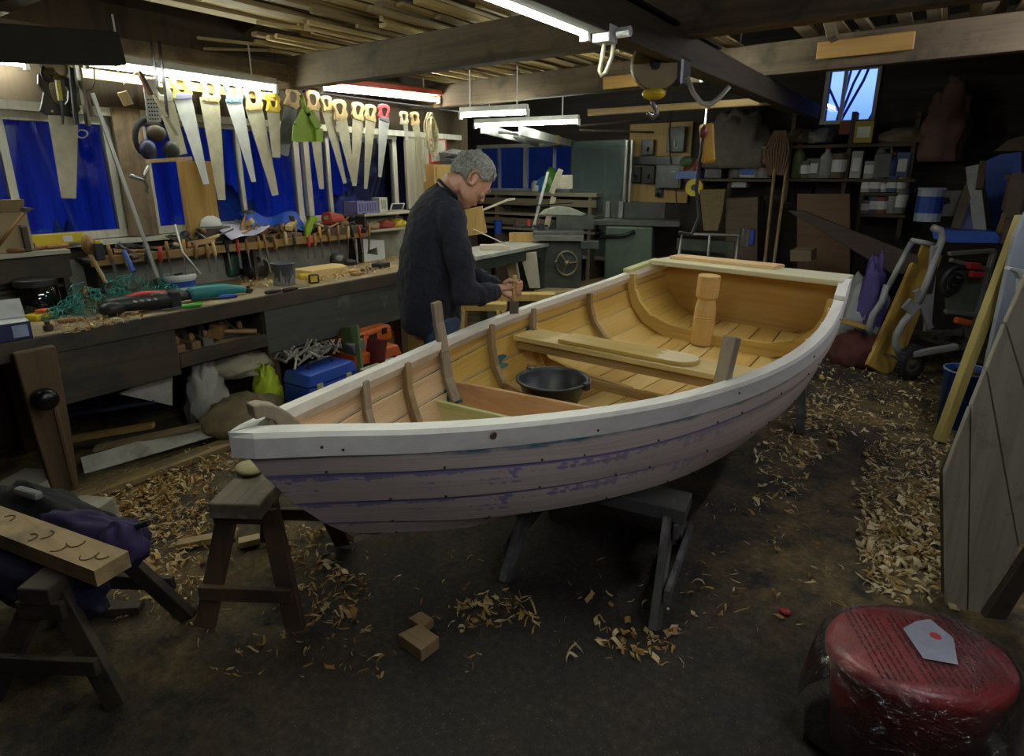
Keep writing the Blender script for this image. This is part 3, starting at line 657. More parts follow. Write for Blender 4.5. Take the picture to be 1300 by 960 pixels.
b = MB(); xs = [a.x, c.x-.09]; cy = 0; hw = .085
poly = [(xs[0], cy-hw), (xs[1], cy-hw)]+[(xs[1]+.09*sin(t), cy-hw*cos(t)) for t in [i*pi/10 for i in range(1, 10)]]+[(xs[1], cy+hw), (xs[0], cy+hw)]
b.prism(poly, .02, Matrix.Translation((0, 0, .01))); b.obj('board', MVN, pl, bevel=.003)
b = MB(); xm = xs[0]+(c.x-xs[0])*.72; poly = [(xm, cy-hw+.006)]+[(xm+.03*((i % 2)), cy-hw+.006+(2*hw-.012)*i/6) for i in range(7)]
poly2 = [(xm, cy-hw+.004), (xs[1], cy-hw+.004)]+[(xs[1]+.086*sin(t), cy-(hw-.004)*cos(t)) for t in [i*pi/10 for i in range(1, 10)]]+[(xs[1], cy+hw-.004)]+[(xm+.035*(i % 2), cy+hw-.004-(2*hw-.008)*i/6) for i in range(6)]
b.prism(poly2, .001, Matrix.Translation((0, 0, .0207))); b.obj('bare_end', wood('bare_pine_end', (.74, .60, .40), (.64, .49, .29), 'x', .7, .6), pl)
# turned post standing aft of the thwart
pb = BI @ PZ(892, 437, .585); 
ps_, pn = TS+.62, None
for i in range(40):
    ps_ = TS+.15+i*.02; q = BM_ @ V((pb.x, ps_, FLZ(ps_)+.018)); 
def pix(p): d = V(p)-CAM; z = d.dot(FW); return (CX_+F_*d.dot(RT)/z, CY_-F_*d.dot(UP)/z)
best = min(((pix(BM_ @ V((x*.01, s*.02, FLZ(s*.02)+.018)))[0]-891)**2+(pix(BM_ @ V((x*.01, s*.02, FLZ(s*.02)+.018)))[1]-436)**2, s*.02, x*.01) for s in range(100, 165) for x in range(-40, 40))
ps_, px_ = best[1], best[2]; zb_ = FLZ(ps_)+.017; hp = (BI @ PP(908, 349, BM_ @ V((px_, ps_, 0)), FW.cross(V((0,0,1))).cross(V((0,0,1))))).z-zb_
print('POST', best, hp)
tp = thing('turned_post', 'stout turned wooden post with ring grooves standing upright in the boat', 'post', BM_ @ V((px_, ps_, zb_)), m=BM_ @ Matrix.Translation((px_, ps_, zb_)) @ Matrix.Rotation(radians(2), 4, 'Y'))
r = hp*.155
pr = [(r*.98, 0), (r*.98, hp*.38), (r*.93, hp*.385), (r*.98, hp*.39), (r*.98, hp*.41), (r*.93, hp*.415), (r*.97, hp*.42), (r*.96, hp*.52), (r*.80, hp*.64), (r*.78, hp*.66), (r*.97, hp*.69), (r*1.0, hp*.70), (r*1.0, hp*.83), (r*.95, hp*.835), (r*1.0, hp*.84), (r*1., hp*.985), (r*.96, hp), (0, hp)]
MB().lathe(pr, n=32).obj('shaft', wood('turned_pine', (.66, .42, .15), (.5, .28, .08), 'z', .7, .45, coat=.2), tp, smooth=False, bevel=.002)
# black bucket
bb = BI @ PZ(694, 487, .63); rr = .178
zf = .477; bk = thing('bucket', 'black rubber builders bucket standing inside the boat', 'bucket', (0, 0, 0), m=BM_ @ Matrix.Translation((bb.x-.035, bb.y+.085, zf)))
hb = .63-zf; BKM = plain('black_rubber', (.018, .02, .022), .45, 0, .3)
MB().lathe([(0, .004), (rr*.66, 0), (rr*.95, hb*.93), (rr*1.02, hb*.93), (rr*1.03, hb), (rr*.95, hb), (rr*.92, hb*.9), (rr*.64, .012), (0, .012)], n=36).obj('tub', BKM, bk, smooth=True)
MB().tube([V((rr*1.05*cos(t), rr*1.05*sin(t), hb*.95)) for t in [pi*(.06+.88*i/22) for i in range(23)]], .004, 6).obj('handle', plain('bright_wire', (.3, .3, .3), .35, .9), bk)
for t in (.06, .94): MB().box((rr*1.03*cos(pi*t), rr*1.03*sin(pi*t), hb*.93), (.03, .03, .035)).obj('handle_lug', BKM, bk, bevel=.004)
print('BUCKET', bb, rr)
# small putty lump left on the gunwale knee etc. -> sawhorses
MSH = wood('sawhorse_dark', (.11, .062, .03), (.06, .035, .02), 'z', 1, .75, (.05, .04, .03), .4)
MST = wood('sawhorse_top', (.16, .13, .095), (.08, .065, .05), 'y', 1, .8, (.38, .33, .25), .42)
def sawhorse(c, ang, L_, h, feetw, topw, label, mats=(MST, MSH), inset=.08, splay=.1, brace=True, legw=.07, low=.16):
    t = thing('sawhorse', label, 'sawhorse', c, ang); mt, ml = mats
    MB().box((0, 0, h-.03), (topw, L_, .06)).obj('top_beam', mt, t, bevel=.006)
    for sy in (-1, 1):
        yt = sy*(L_/2-inset); yb = sy*(L_/2-inset+splay)
        for s in (-1, 1):
            MB().beam((s*feetw/2, yb, .016), (s*(topw/2-.02), yt, h-.055), .03, legw, (1, 0, 0)).obj('leg', ml, t, bevel=.004)
        zz = low; f = zz/h; xx = feetw/2*(1-f)+(topw/2)*f; yy = yb*(1-f)+yt*f
        MB().box((0, yy+sy*.03, zz), (2*xx+.05, .022, .055)).obj('stretcher', ml, t, bevel=.003)
        MB().box((0, yt+sy*.035, h-.085), (topw*1.05+.04, .02, .06)).obj('gusset', ml, t, bevel=.003)
    return t
a, c = (PZ(263, 806, 0)+PZ(392, 803, 0))/2, PZ(310, 585, .5)
dr = V((-.29, .47, 0)).normalized()
fw_ = (PZ(263, 806, 0)-PZ(392, 803, 0)).length
ctr = a+dr*.27-RT*.03
sawhorse((ctr.x, ctr.y, 0), math.degrees(atan2(dr.y, dr.x))-90, .52, .52, fw_*.93, .18, 'brown sawhorse with paint crusted top beside the bow', inset=.10)
f1 = (PZ(820, 802, 0)+PZ(872, 697, 0))/2; f2 = (PZ(637, 747, 0)+PZ(698, 688, 0))/2
MSB = wood('sawhorse_grey', (.07, .066, .06), (.045, .045, .042), 'z', 1, .8, (.22, .22, .22), .25)
cc = (f1+f2)/2; dd = (f1-f2)
print('SH', pix(cc+dd/2-V((-dd.y, dd.x, 0)).normalized()*(PZ(820, 802, 0)-PZ(872, 697, 0)).length/2), f1, f2)
wf = (PZ(820, 802, 0)-PZ(872, 697, 0)).length
ed = PZ(872, 697, 0)-PZ(820, 802, 0); a1 = atan2(dd.y, dd.x); a2 = atan2(-ed.x, ed.y); a2 += pi if cos(a2-a1) < 0 else 0; a3 = a1+.75*(((a2-a1+pi) % (2*pi))-pi); cc = f1-V((cos(a3), sin(a3), 0))*dd.length*.5; print('ANG', a1, a2)
sawhorse((cc.x, cc.y, 0), math.degrees(a3)-90, dd.length+.10, .395, wf*.98, .15, 'grey weathered sawhorse under the middle of the boat', (MSB, MSB), .06, .02, legw=.10, low=.13)
a = PZ(1003, 545, 0); t = thing('trestle', 'dark block trestle propping the stern of the boat', 'trestle', (a.x-.35, a.y+.05, 0), 8)
MB().box((0, 0, .40), (.9, .12, .07)).obj('top_beam', MSB, t, bevel=.005)
for s in (-1, 1):
    for q in (-1, 1): MB().beam((s*.40, q*.14, 0), (s*.36, q*.03, .37), .06, .05, (1, 0, 0)).obj('leg', MSB, t, bevel=.004)
# ================================================================== WORKBENCH, SAW RACK, HANGING TOOLS
XB = -3.58; BT = .82
MBD = wood('bench_dark', (.062, .044, .028), (.028, .021, .015), 'y', .8, .7, (.018, .02, .022), .45)
MBT = wood('bench_top', (.27, .21, .13), (.15, .11, .065), 'y', .8, .75, (.45, .34, .14), .35)
MBL = wood('bench_leg', (.10, .055, .024), (.055, .03, .014), 'z', .8, .7)
MBP = wood('bench_grey', (.058, .06, .054), (.028, .03, .029), 'y', .8, .65, (.15, .145, .13), .12)
YA, Y1, Y2, Y3, YE = .92, 1.66, 2.24, 2.34, 4.35
wb = thing('workbench', 'long dark paint spattered workbench under the windows', 'workbench', (-3.9, 2.4, 0))
def wbx(name, c, d, m, **k): return MB().box(c, d).obj(name, m, wb, world=True, bevel=.006, **k)
wbx('worktop', ((XB-4.34)/2, (-.6+YE)/2, BT-.03), (abs(XB+4.34), YE+.6, .06), MBT)
wbx('edge_rail', (XB+.012, (-.6+YE)/2, BT-.05), (.03, YE+.6, .10), MBD)
wbx('front_board', (XB, (YA+Y1)/2, .595), (.035, Y1-YA, .31), MBD)
wbx('front_board', (XB, (Y2+YE)/2, .585), (.035, YE-Y2, .33), MBP)
wbx('bay_shelf', (XB-.25, (Y1+Y2)/2, .545), (.52, Y2-Y1, .025), MBT)
wbx('shelf_rail', (XB, (Y1+Y2)/2, .52), (.035, Y2-Y1, .085), MBD)
wbx('bay_side', (XB-.26, Y1-.01, .65), (.5, .025, .26), MBD); wbx('bay_side', (XB-.26, Y2+.01, .65), (.5, .025, .26), MBD)
wbx('bay_back', (XB-.53, (Y1+Y2)/2, .65), (.02, Y2-Y1, .26), MBD)
for y in (2.30, 3.55, 4.28): wbx('leg', (XB-.06, y, .38), (.09, .075, .76), MBL)
for y in (.3, 1.05, 2.30, 3.55, 4.28): wbx('leg', (-4.28, y, .38), (.09, .075, .76), MBL)
wbx('leg', (XB-.05, .55, .38), (.12, .16, .76), MBL)
# vise jaw at the bench end
jw = thing('bench_vise', 'upright wooden leg vise with black screw hub at the left bench end', 'vise', (XB+.08, YA+.04, 0))
b = MB(); y = YA+.04
b.prism([(-.055, .0), (.055, .0), (.075, .35), (.085, .78), (-.085, .78), (-.075, .35)], .05, basis((0, 1, 0), (0, 0, 1), (1, 0, 0), (XB+.08, y, 0))); b.obj('jaw', MBL, jw, world=True, bevel=.008)
hx = PX(50, 508, XB+.16)
hub_ = MB().lathe([(.04, -.07), (.045, -.03), (.052, -.02), (.055, .0), (.05, .03), (.035, .045), (0, .05)], (XB+.17, hx.y+.02, hx.z), rotm((0, 90, 0)), 24).obj('screw_hub', plain('black_iron', (.02, .02, .022), .28, .7, .3), jw, world=True, smooth=True)
MB().tube([(XB+.175, hx.y+.05, hx.z+.02), (XB+.175, hx.y+.055, .25), (XB+.17, hx.y+.06, .06)], .013, 8).obj('handle_bar', MBL, hub_, world=True)
struct(MB().box((-4.36, 2.5, .95), (.02, 4.2, .27)), 'trim_5', plain('dirty_plaster', (.30, .28, .23), .9, 0, .4, 5))
# timber rack rails above the bench
tag(MB().beam(PX(100, 92, -4.1), PX(352, 124, -4.1), .02, .05).obj('saw_rail', wood('saw_rail_wood', (.55, .36, .15), (.4, .25, .09), 'y', 1, .5), loc=(-4.1, 2.2, 2.13)), 'pale wooden batten the left saws hang from', 'rail')
tag(MB().tube([PX(385, 116, -4.1), PX(585, 141.5, -4.1)], .010, 8).obj('saw_rail', STEEL, loc=(-4.1, 4, 2.18)), 'thin dark metal rod the right saws hang from', 'rail')
# ---- saws
TAN = wood('saw_beech', (.62, .45, .22), (.5, .34, .14), 'z', 2, .45)
BLD = plain('saw_steel', (.60, .60, .57), .36, .35, .15, 10); BLO = plain('saw_steel_old', (.52, .47, .33), .42, .3, .22, 10); BLK_ = plain('saw_steel_dark', (.16, .16, .16), .4, .6, .3)
PLA = lambda n, c: plain(n, c, .4, 0, .12)
HOUT = [(-.055, .075), (-.02, .088), (.025, .09), (.058, .078), (.062, .045), (.048, .02), (.056, -.012), (.066, -.045), (.045, -.055), (.0, -.05), (-.04, -.052), (-.062, -.02), (-.05, .02), (-.066, .052)]
HIN = [(-.022, .052), (-.008, .06), (.012, .062), (.028, .055), (.032, .04), (.028, .022), (.024, .006), (.02, -.006), (.01, -.012), (-.002, -.014), (-.014, -.01), (-.022, .002), (-.026, .02), (-.028, .038)]
def saw(h, tip, wb_, wt, hm, bm, label, x=-4.06, sc=1., hm2=None, flip=1, off=0):
    p0, p1 = PX(h[0], h[1], x), PX(tip[0], tip[1], x); d = (p1-p0); L_ = d.length; d.normalize(); x_ = V((1, 0, 0)); yv = d.cross(x_)*flip
    M = basis(x_, -yv*1, -d, p0) if False else basis(yv, -d, yv.cross(-d), p0)
    t = thing('hand_saw', label, 'saw', p0, m=M, group=None)
    MB().prism([(-.05*sc, -.03), (wb_-.05*sc, -.03), (wb_-.05*sc, -.055), (-.02+wt, -L_), (-.025, -L_), (-.05*sc, -.2*L_)] if True else 0, .0025).obj('blade', bm, t)
    o = MB().prism([(a*sc, c*sc) for a, c in HOUT], .022, None, [(a*sc, c*sc) for a, c in HIN]).obj('handle', hm, t, bevel=.004)
    if hm2: MB().prism([(-.05*sc, -.05*sc), (.06*sc, -.055*sc), (.05*sc, -.015*sc), (-.05*sc, -.02*sc)], .026).obj('handle_grip', hm2, o, bevel=.004)
    b = MB()
    for q in ((-.03, -.035), (.03, -.04)): b.lathe([(.006, -.0125), (.006, .0125)], (q[0]*sc, q[1]*sc, 0), n=10)
    b.obj('screw', plain('brass', (.45, .32, .1), .35, .8), o)
    return t
saw((206, 118), (233, 196), .10, .075, PLA('saw_white', (.62, .6, .52)), BLO, 'saw with a white handle and broad old blade behind the black strap', -4.02)
saw((231, 115), (261, 234), .115, .035, PLA('saw_lime', (.55, .55, .08)), BLD, 'saw with a yellow green and violet plastic handle', hm2=PLA('saw_violet', (.2, .18, .3)))
saw((268, 119), (282, 254), .13, .05, TAN, BLO, 'wooden handled saw hanging left of the blue handled saw')
saw((297, 120), (321, 231), .12, .03, PLA('saw_blue', (.16, .30, .5)), BLD, 'bright saw with a pale blue plastic handle')
saw((322, 129), (350, 248), .13, .05, TAN, BLO, 'wooden handled saw hanging right of the blue handled saw', sc=1.1)
saw((347, 134), (352, 200), .10, .06, PLA('saw_yellow', (.62, .42, .02)), BLO, 'short saw with a square yellow plastic handle', -4.03, .9)
saw((371, 128), (362, 198), .11, .10, TAN, BLK_, 'short dark bladed saw with a wooden handle left of the green dustpan', -4.09)
saw((397, 131), (408, 240), .12, .04, TAN, BLO, 'wooden handled saw partly hidden behind the green dustpan', -4.09, 1.05)
saw((415, 134), (437, 233), .10, .03, TAN, BLO, 'small wooden handled saw just right of the green dustpan', -4.06, .8)
saw((432, 143), (449, 236), .12, .03, TAN, BLO, 'saw with big pale wooden handle, third to the right of the dustpan', -4.04, 1.1)
saw((454, 144), (450, 236), .12, .04, TAN, BLO, 'wooden handled saw with its tip crossing the blade on its left', -4.08, 1.0, flip=-1)
saw((470, 146), (465, 240), .11, .03, TAN, BLO, 'wooden handled saw hanging left of the red handled saw', -4.06, .95, flip=-1)
saw((487, 146), (483, 225), .12, .03, PLA('saw_red', (.5, .06, .08)), BLD, 'bright saw with a red and grey plastic handle', -4.04, 1., PLA('saw_grey', (.2, .2, .22)), flip=-1)
saw((513, 152), (516, 178), .06, .03, PLA('saw_cream', (.6, .55, .38)), BLD, 'small cream handled saw hanging right of the red handled saw', -4.05, .8)
saw((527, 153), (539, 231), .09, .03, TAN, BLO, 'narrow wooden handled saw beside the coil of cream rope', -4.05, .85)
saw((76, 128), (90, 252), .14, .065, plain('saw_black_wood', (.035, .026, .02), .5), BLO, 'large old saw with dark handle at the far left of the rack', -3.98, 1.5)
# dustpan
p = PX(388, 150, -4.0); t = thing('dustpan', 'lime green plastic dustpan hanging among the saws', 'dustpan', p)
LIM = plain('lime_plastic', (.28, .42, .03), .35, 0, .1)
c = [PX(372, 180, -4.0), PX(403, 180, -4.0), PX(402, 163, -4.0), PX(390, 142, -4.0), PX(384, 142, -4.0), PX(374, 160, -4.0)]
b = MB(); v0 = [b.vert(q) for q in c]; v1 = [b.vert(q+V((.004, 0, 0))) for q in c]
b.face(v0); b.face(v1[::-1])
for i in range(6): b.face([v0[i], v0[(i+1) % 6], v1[(i+1) % 6], v1[i]])
b.obj('pan', LIM, t, world=True)
b = MB()
for i, j in ((1, 2), (2, 3), (3, 4), (4, 5), (5, 0)): 
    m_ = (c[i]+c[j])/2+V((.03, 0, 0)); dd = (c[j]-c[i]); b.beam(c[i]+V((.03, 0, 0)), c[j]+V((.03, 0, 0)), .006, .065, (0, dd.z, -dd.y))
b.obj('rim', LIM, t, world=True)
MB().tube([PX(387, 143, -3.98), PX(385, 130, -3.97), PX(383, 121, -3.98)], [.02, .014, .017], 10).obj('handle', LIM, t, world=True, smooth=True)
# rope coil
b = MB(); p = PX(545, 165, -4.05)
for k in range(9):
    a0 = RN.uniform(-.03, .03); pts = [p+V((RN.uniform(-.01, .02)+.01*k*.3, (.05+.006*(k % 3))*cos(t*2*pi/14)+a0, (.15+.012*(k % 4))*sin(t*2*pi/14)-.01*k)) for t in range(14)]
    b.tube(pts, .006, 6, close=True)
b.tube([p+V((.03, .0, .12)), p+V((.04, -.02, .0)), p+V((.035, .01, -.2))], .006, 6)
tag(b.obj('rope_coil', plain('cream_rope', (.50, .44, .26), .8, 0, .3, 60), loc=p, smooth=True), 'coil of cream rope hanging at the right end of the saw rack', 'rope')
# hanging odds and ends at the left of the rack
def hang(name, label, cat, fn, mat, p, **k):
    b = MB(); fn(b); return tag(b.obj(name, mat, loc=p, **k), label, cat)
X0 = -3.96
ALU = plain('pale_aluminium', (.55, .55, .53), .35, .6, .15)
q0, q1 = PX(117, 118, -3.94), PX(201, 350, -3.62); q1 = PX(200, 352, -3.97)
tag(MB().beam(q0, q1, .022, .010, (1, .3, 0)).obj('straight_edge', ALU, loc=(q0+q1)/2), 'long pale straight edge leaning from the rack down to the bench', 'straight edge')
t = thing('strap_loop', 'black webbing strap doubled over the saw rail', 'strap', PX(203, 110, -3.95)); BLKF = plain('black_webbing', (.012, .012, .014), .7)
b = MB(); b.beam(PX(192, 52, -3.93), PX(200, 113, -3.93), .004, .03, (1, 0, 0)).beam(PX(202, 52, -3.93), PX(213, 150, -3.93), .004, .03, (1, 0, 0)); b.obj('webbing', BLKF, t, world=True)
b = MB(); p = PX(192, 126, -3.99); pl = [PX(*q, -3.99) for q in ((181, 100), (198, 100), (204, 155), (187, 155))]
v0 = [b.vert(q) for q in pl]; v1 = [b.vert(q+V((.004, 0, 0))) for q in pl]; b.face(v0); b.face(v1[::-1])
for i in range(4): b.face([v0[i], v0[(i+1) % 4], v1[(i+1) % 4], v1[i]])
b.mi = 1
for i in range(4):
    for j in range(6):
        q = pl[0].lerp(pl[3], .48+j*.09).lerp(pl[1].lerp(pl[2], .48+j*.09), .2+i*.2); b.lathe([(.005, 0), (.005, .006)], q, rotm((0, 90, 0)), 8)
tag(b.obj('perforated_plate', [plain('white_card', (.66, .66, .64), .5), plain('dot_dark', (.05, .05, .05), .6)], loc=p), 'white metal plate with rows of holes hanging by the black strap', 'plate')
# respirator-like dark pad with stick
p = PX(198, 178, -4.05); t = thing('ear_defenders', 'dark ear defenders with rounded blue cup hanging on the post', 'ear defenders', p)
b = MB(); b.tube([p+V((0, .12*cos(a), .13*sin(a))) for a in [pi*i/10-pi*.0 for i in range(-2, 13)]], (.01, .018), 8); b.obj('headband', BLKF, t, world=True, smooth=True)
for s, m_ in ((-1, plain('navy_cup', (.008, .012, .05), .5)), (1, plain('black_cup', (.008, .008, .009), .5))): MB().ball(p+V((.03, s*.07, -.06)), (.04, .05, .06)).obj('ear_cup', m_, t, world=True, smooth=True)
MB().ball(p+V((.02, -.0, .04)), (.03, .06, .05)).obj('cup_pad', plain('brown_pad', (.06, .038, .016), .6), t, world=True, smooth=True)
tag(MB().beam(PX(186, 205, -3.98), PX(243, 201, -3.98), .02, .022).obj('wooden_stick', TAN, loc=PX(214, 203, -3.98)), 'short wooden stick lying across under the ear defenders', 'stick')
p = PX(158, 118, -3.97); t = thing('tag_on_string', 'small wooden tag hanging on a white string', 'tag', p)
MB().box(p+V((0, 0, -.03)), (.015, .055, .075), (20, 0, 0)).obj('tag', TAN, t, world=True, bevel=.004)
MB().tube([PX(147, 82, -3.97), PX(157, 107, -3.97), PX(173, 92, -3.97)], .004, 6).obj('string', plain('white_string', (.6, .58, .5), .8), t, world=True)
t = thing('try_square', 'dark handled square hanging by the saw rail near the perforated plate', 'square', PX(184, 105, -3.93))
MB().beam(PX(176, 90, -3.93), PX(192, 121, -3.93), .02, .035, (1, 0, 0)).obj('stock', plain('rosewood', (.09, .035, .02), .4), t, world=True, bevel=.004)
MB().beam(PX(194, 118, -3.94), PX(225, 172, -3.94), .003, .045, (1, 0, 0)).obj('blade', BLO, t, world=True)
t = thing('pliers', 'pliers with yellow handle hanging at the far left', 'pliers', PX(78, 120, -3.9))
for s, mm in ((0, plain('yellow_grip', (.7, .55, .02), .4)), (5, plain('black_grip', (.03, .03, .03), .4))): MB().tube([PX(73+s, 102, -3.9), PX(77+s, 128, -3.9)], .013, 8).obj('grip', mm, t, world=True)
MB().beam(PX(79, 128, -3.9), PX(80, 158, -3.9), .012, .035, (1, 0, 0), .4).obj('jaws', STEEL, t, world=True)
t = thing('hacksaw', 'old hacksaw with dark frame hanging beside the pliers', 'saw', PX(98, 120, -3.91))
MB().tube([PX(90, 86, -3.91), PX(97, 158, -3.91)], .014, 8).obj('frame', plain('black_frame', (.02, .02, .02), .4, .3), t, world=True)
MB().beam(PX(99, 82, -3.9), PX(112, 160, -3.9), .012, .045, (1, 0, 0)).obj('blade_holder', plain('worn_wood_grey', (.30, .27, .2), .6), t, world=True)
t = thing('spokeshave', 'dark wooden handled blade hanging beside the straight edge', 'tool', PX(112, 135, -3.92))
MB().tube([PX(109, 118, -3.92), PX(116, 148, -3.92)], [.012, .02], 8).obj('handle', plain('rosewood', (.09, .035, .02), .4), t, world=True)
tag(MB().tube([PX(104+7*cos(a), 170+5*sin(a), -3.9) for a in [2*pi*i/16 for i in range(16)]], .004, 6, close=True).obj('wire_loop', ALU, loc=PX(104, 170, -3.9)), 'small oval wire loop hanging in front of the left window', 'loop')
tag(MB().tube([PX(119, 80, -3.93), PX(120, 105, -3.93), PX(117, 113, -3.93), PX(111, 115, -3.93)], .004, 6).obj('hook', STEEL, loc=PX(118, 100, -3.93)), 'thin bent metal hook hanging below the black beam end', 'hook')
t = thing('tin_mug', 'round tin hanging under the black beam end', 'tin', PX(68, 85, -3.85))
MB().lathe([(.05, -.035), (.05, .035), (.045, .03), (0, .03)], PX(68, 85, -3.85), rotm((0, 80, 30)), 20).obj('body', plain('dull_brass', (.25, .19, .1), .35, .7), t, world=True, smooth=False)
tag(MB().tube([PX(60+7*cos(a), 92+11*sin(a), -3.84) for a in [2*pi*i/16 for i in range(16)]], .006, 6, close=True).obj('hose_ring', BLKF, loc=PX(60, 92, -3.84)), 'dark ring hanging beside the round tin', 'ring')
# brace drill on the post
t = thing('brace_drill', 'chrome carpenters brace hanging on the brown post', 'drill', PX(178, 225, -4.2)); CHR = plain('chrome', (.5, .5, .5), .18, .9, .15)
MB().tube([PX(187, 205, -4.15), PX(187, 214, -4.12), PX(183, 222, -4.1), PX(184, 230, -4.12), PX(187, 236, -4.15), PX(188, 246, -4.15)], .011, 8).obj('crank', CHR, t, world=True, smooth=True)
MB().tube([PX(165, 223, -4.08), PX(184, 229, -4.08)], [.016, .012], 8).obj('grip', CHR, t, world=True, smooth=True)
tag(MB().box((XL+.2, 2.28, 1.42), (.06, .22, .52)).obj('hanging_board', wood('orange_board', (.42, .24, .06), (.3, .16, .03), 'z', .7, .55), loc=(XL+.2, 2.28, 1.42), bevel=.004), 'orange brown wooden board standing by the post below the ear defenders', 'board')
# shelves behind the bench
MSF = wood('shelf_brown', (.30, .18, .06), (.2, .11, .035), 'y', 1, .6)
t = thing('shelf', 'brown shelf running behind the workbench loaded with tools', 'shelf', (-4.2, 2.6, 1.1))
MB().box((-4.25, 2.6, 1.085), (.24, 2.2, .02)).obj('board', MBD, t, world=True); MB().box((-4.125, 2.6, 1.085), (.02, 2.2, .055)).obj('front_lip', MSF, t, world=True, bevel=.003)
for y in (1.55, 2.6, 3.65): MB().box((-4.27, y, .95), (.2, .025, .25)).obj('bracket', MBD, t, world=True)
t = thing('shelf', 'pale shelf board at the left edge behind the glass jar', 'shelf', (-4.2, .9, 1.1))
MB().box((-4.30, .85, 1.155), (.22, 1.16, .025)).obj('board', wood('pale_shelf', (.45, .42, .33), (.33, .3, .22), 'y', 1, .6), t, world=True, bevel=.003); MB().box((-4.24, .85, 1.07), (.02, 1.16, .14)).obj('front_panel', MBD, t, world=True)
MB().box((-4.33, .85, .95), (.14, 1.16, .02)).obj('lower_board', MBD, t, world=True)
for y in (.35, 1.40): MB().box((-4.32, y, .98), (.16, .03, .32)).obj('side', MBD, t, world=True)
t = thing('shelf', 'short pale shelf holding a violet crate near the man', 'shelf', (-4.2, 3.9, 1.2))
MB().box((-4.25, 4.0, 1.245), (.3, .72, .02)).obj('board', MATS['pale_shelf'], t, world=True, bevel=.003); MB().box((-4.25, 3.95, 1.10), (.26, .62, .02)).obj('lower_board', MATS['pale_shelf'], t, world=True)
for y in (3.66, 4.34): MB().box((-4.25, y, 1.18), (.26, .02, .17)).obj('side', MBD, t, world=True)
# ================================================================== THINGS ON, BEHIND AND UNDER THE BENCH
STL = plain('tool_steel', (.22, .22, .22), .35, .8, .25); BRZ = plain('brown_handle', (.30, .15, .05), .45, 0, .3); IRON = plain('rust_iron', (.07, .05, .04), .6, .5, .4)
MAK = plain('teal_tool', (.02, .20, .22), .4, 0, .12); BLP = plain('black_plastic', (.02, .02, .022), .42, 0, .2); REDP = plain('red_plastic', (.45, .03, .03), .4, 0, .15)
DGR = plain('dark_green_tool', (.035, .085, .07), .42, 0, .3); CARD = plain('cardboard', (.34, .25, .14), .8, 0, .12); WHT = plain('white_plastic', (.66, .66, .66), .4, 0, .06)
GRYP = plain('grey_plastic', (.16, .16, .17), .5, 0, .1); ORG = plain('orange_plastic', (.60, .12, .02), .4, 0, .15); BLU = plain('blue_plastic', (.02, .07, .38), .4, 0, .15); YEL = plain('yellow_plastic', (.62, .47, .02), .4, 0, .12)
def at(px, py, z=BT): return PZ(px, py, z)
# glass jar
p = at(53, 398); p = V((p.x, p.y, BT)); t = thing('glass_jar', 'big glass jar with black lid full of odds and ends', 'jar', p)
MB().lathe([(.0, .001), (.098, .001), (.10, .01), (.10, .16), (.095, .165), (.096, .155), (.096, .012), (0, .008)], n=28).obj('jar', clear('jar_glass', (.55, .58, .56), .06), t, smooth=True)
MB().lathe([(.103, .165), (.105, .17), (.105, .2), (.1, .205), (0, .205)], n=28).obj('lid', BLP, t, smooth=False, bevel=.003)
b = MB()
for i in range(26): a = RN.uniform(0, 6.28); r = RN.uniform(0, .07); b.box((r*cos(a), r*sin(a), .02+.12*RN.random()), (.02, .02, .05), (RN.uniform(0, 180), RN.uniform(0, 90), 0))
b.obj('contents', IRON, t)
def carton(name, label, p, d, rz, mat, top, cat='box', flap=None, logo=None):
    t = thing(name, label, cat, p, rz)
    MB().box((0, 0, d[2]/2), d).obj('carton', mat, t, bevel=.002)
    MB().box((0, 0, d[2]+.001), (d[0]*.98, d[1]*.98, .002)).obj('top_panel', top, t)
    if flap: MB().box((-d[0]/2-.0, 0, d[2]+.05), (.003, d[1], .10), (0, flap, 0)).obj('flap', top, t)
    if logo: MB().box((d[0]/2+.001, d[1]*.28, d[2]*.5), (.001, d[1]*.3, d[2]*.7)).obj('printed_panel', logo, t)
    return t
p = at(18, 432); carton('carton', 'dark blue and white carton at the left bench edge', V((p.x-.05, p.y-.02, BT+.001)), (.13, .2, .085), -8, plain('navy_card', (.02, .025, .10), .5), plain('white_flap', (.6, .6, .6), .6), flap=-35, logo=plain('pale_blue_print', (.35, .4, .55), .5))
p = at(52, 405); t = thing('tape_gun', 'yellow plastic scraper holder with orange shavings on it', 'holder', V((p.x, p.y, BT+.001)), 20)
MB().prism([(-.05, -.06), (.05, -.06), (.06, .0), (.04, .06), (-.05, .05)], .03, Matrix.Translation((0, 0, .016))).obj('body', YEL, t, bevel=.006); MB().box((.0, .02, .04), (.05, .06, .02), (0, 0, 20)).obj('insert', ORG, t, bevel=.004)
# turquoise net
p = (at(90, 385)+at(190, 372))/2; b = MB()
for i in range(170):
    a = RN.uniform(0, 6.28); r = sqrt(RN.random()); c = V((.15*r*cos(a), .40*r*sin(a)*1., .012+.19*(1-r*r)*RN.random()))
    ax = V((RN.uniform(-1, 1), RN.uniform(-1, 1), RN.uniform(-.3, 1))).normalized(); u = ax.orthogonal().normalized(); w_ = ax.cross(u); rad = RN.uniform(.012, .045)
    n = RN.randint(6, 11); pts = [c+u*(rad*cos(k*.8))+w_*(rad*sin(k*.8))+ax*(k*.004) for k in range(n)]
    b.tube([V((q.x, q.y, max(.003, q.z))) for q in pts], .0028, 4)
o = tag(b.obj('netting', plain('turquoise_twine', (.02, .23, .20), .6, 0, .5, 40)), 'tangled heap of turquoise netting twine on the bench', 'netting'); o.location = (-3.95, p.y-.09, BT)
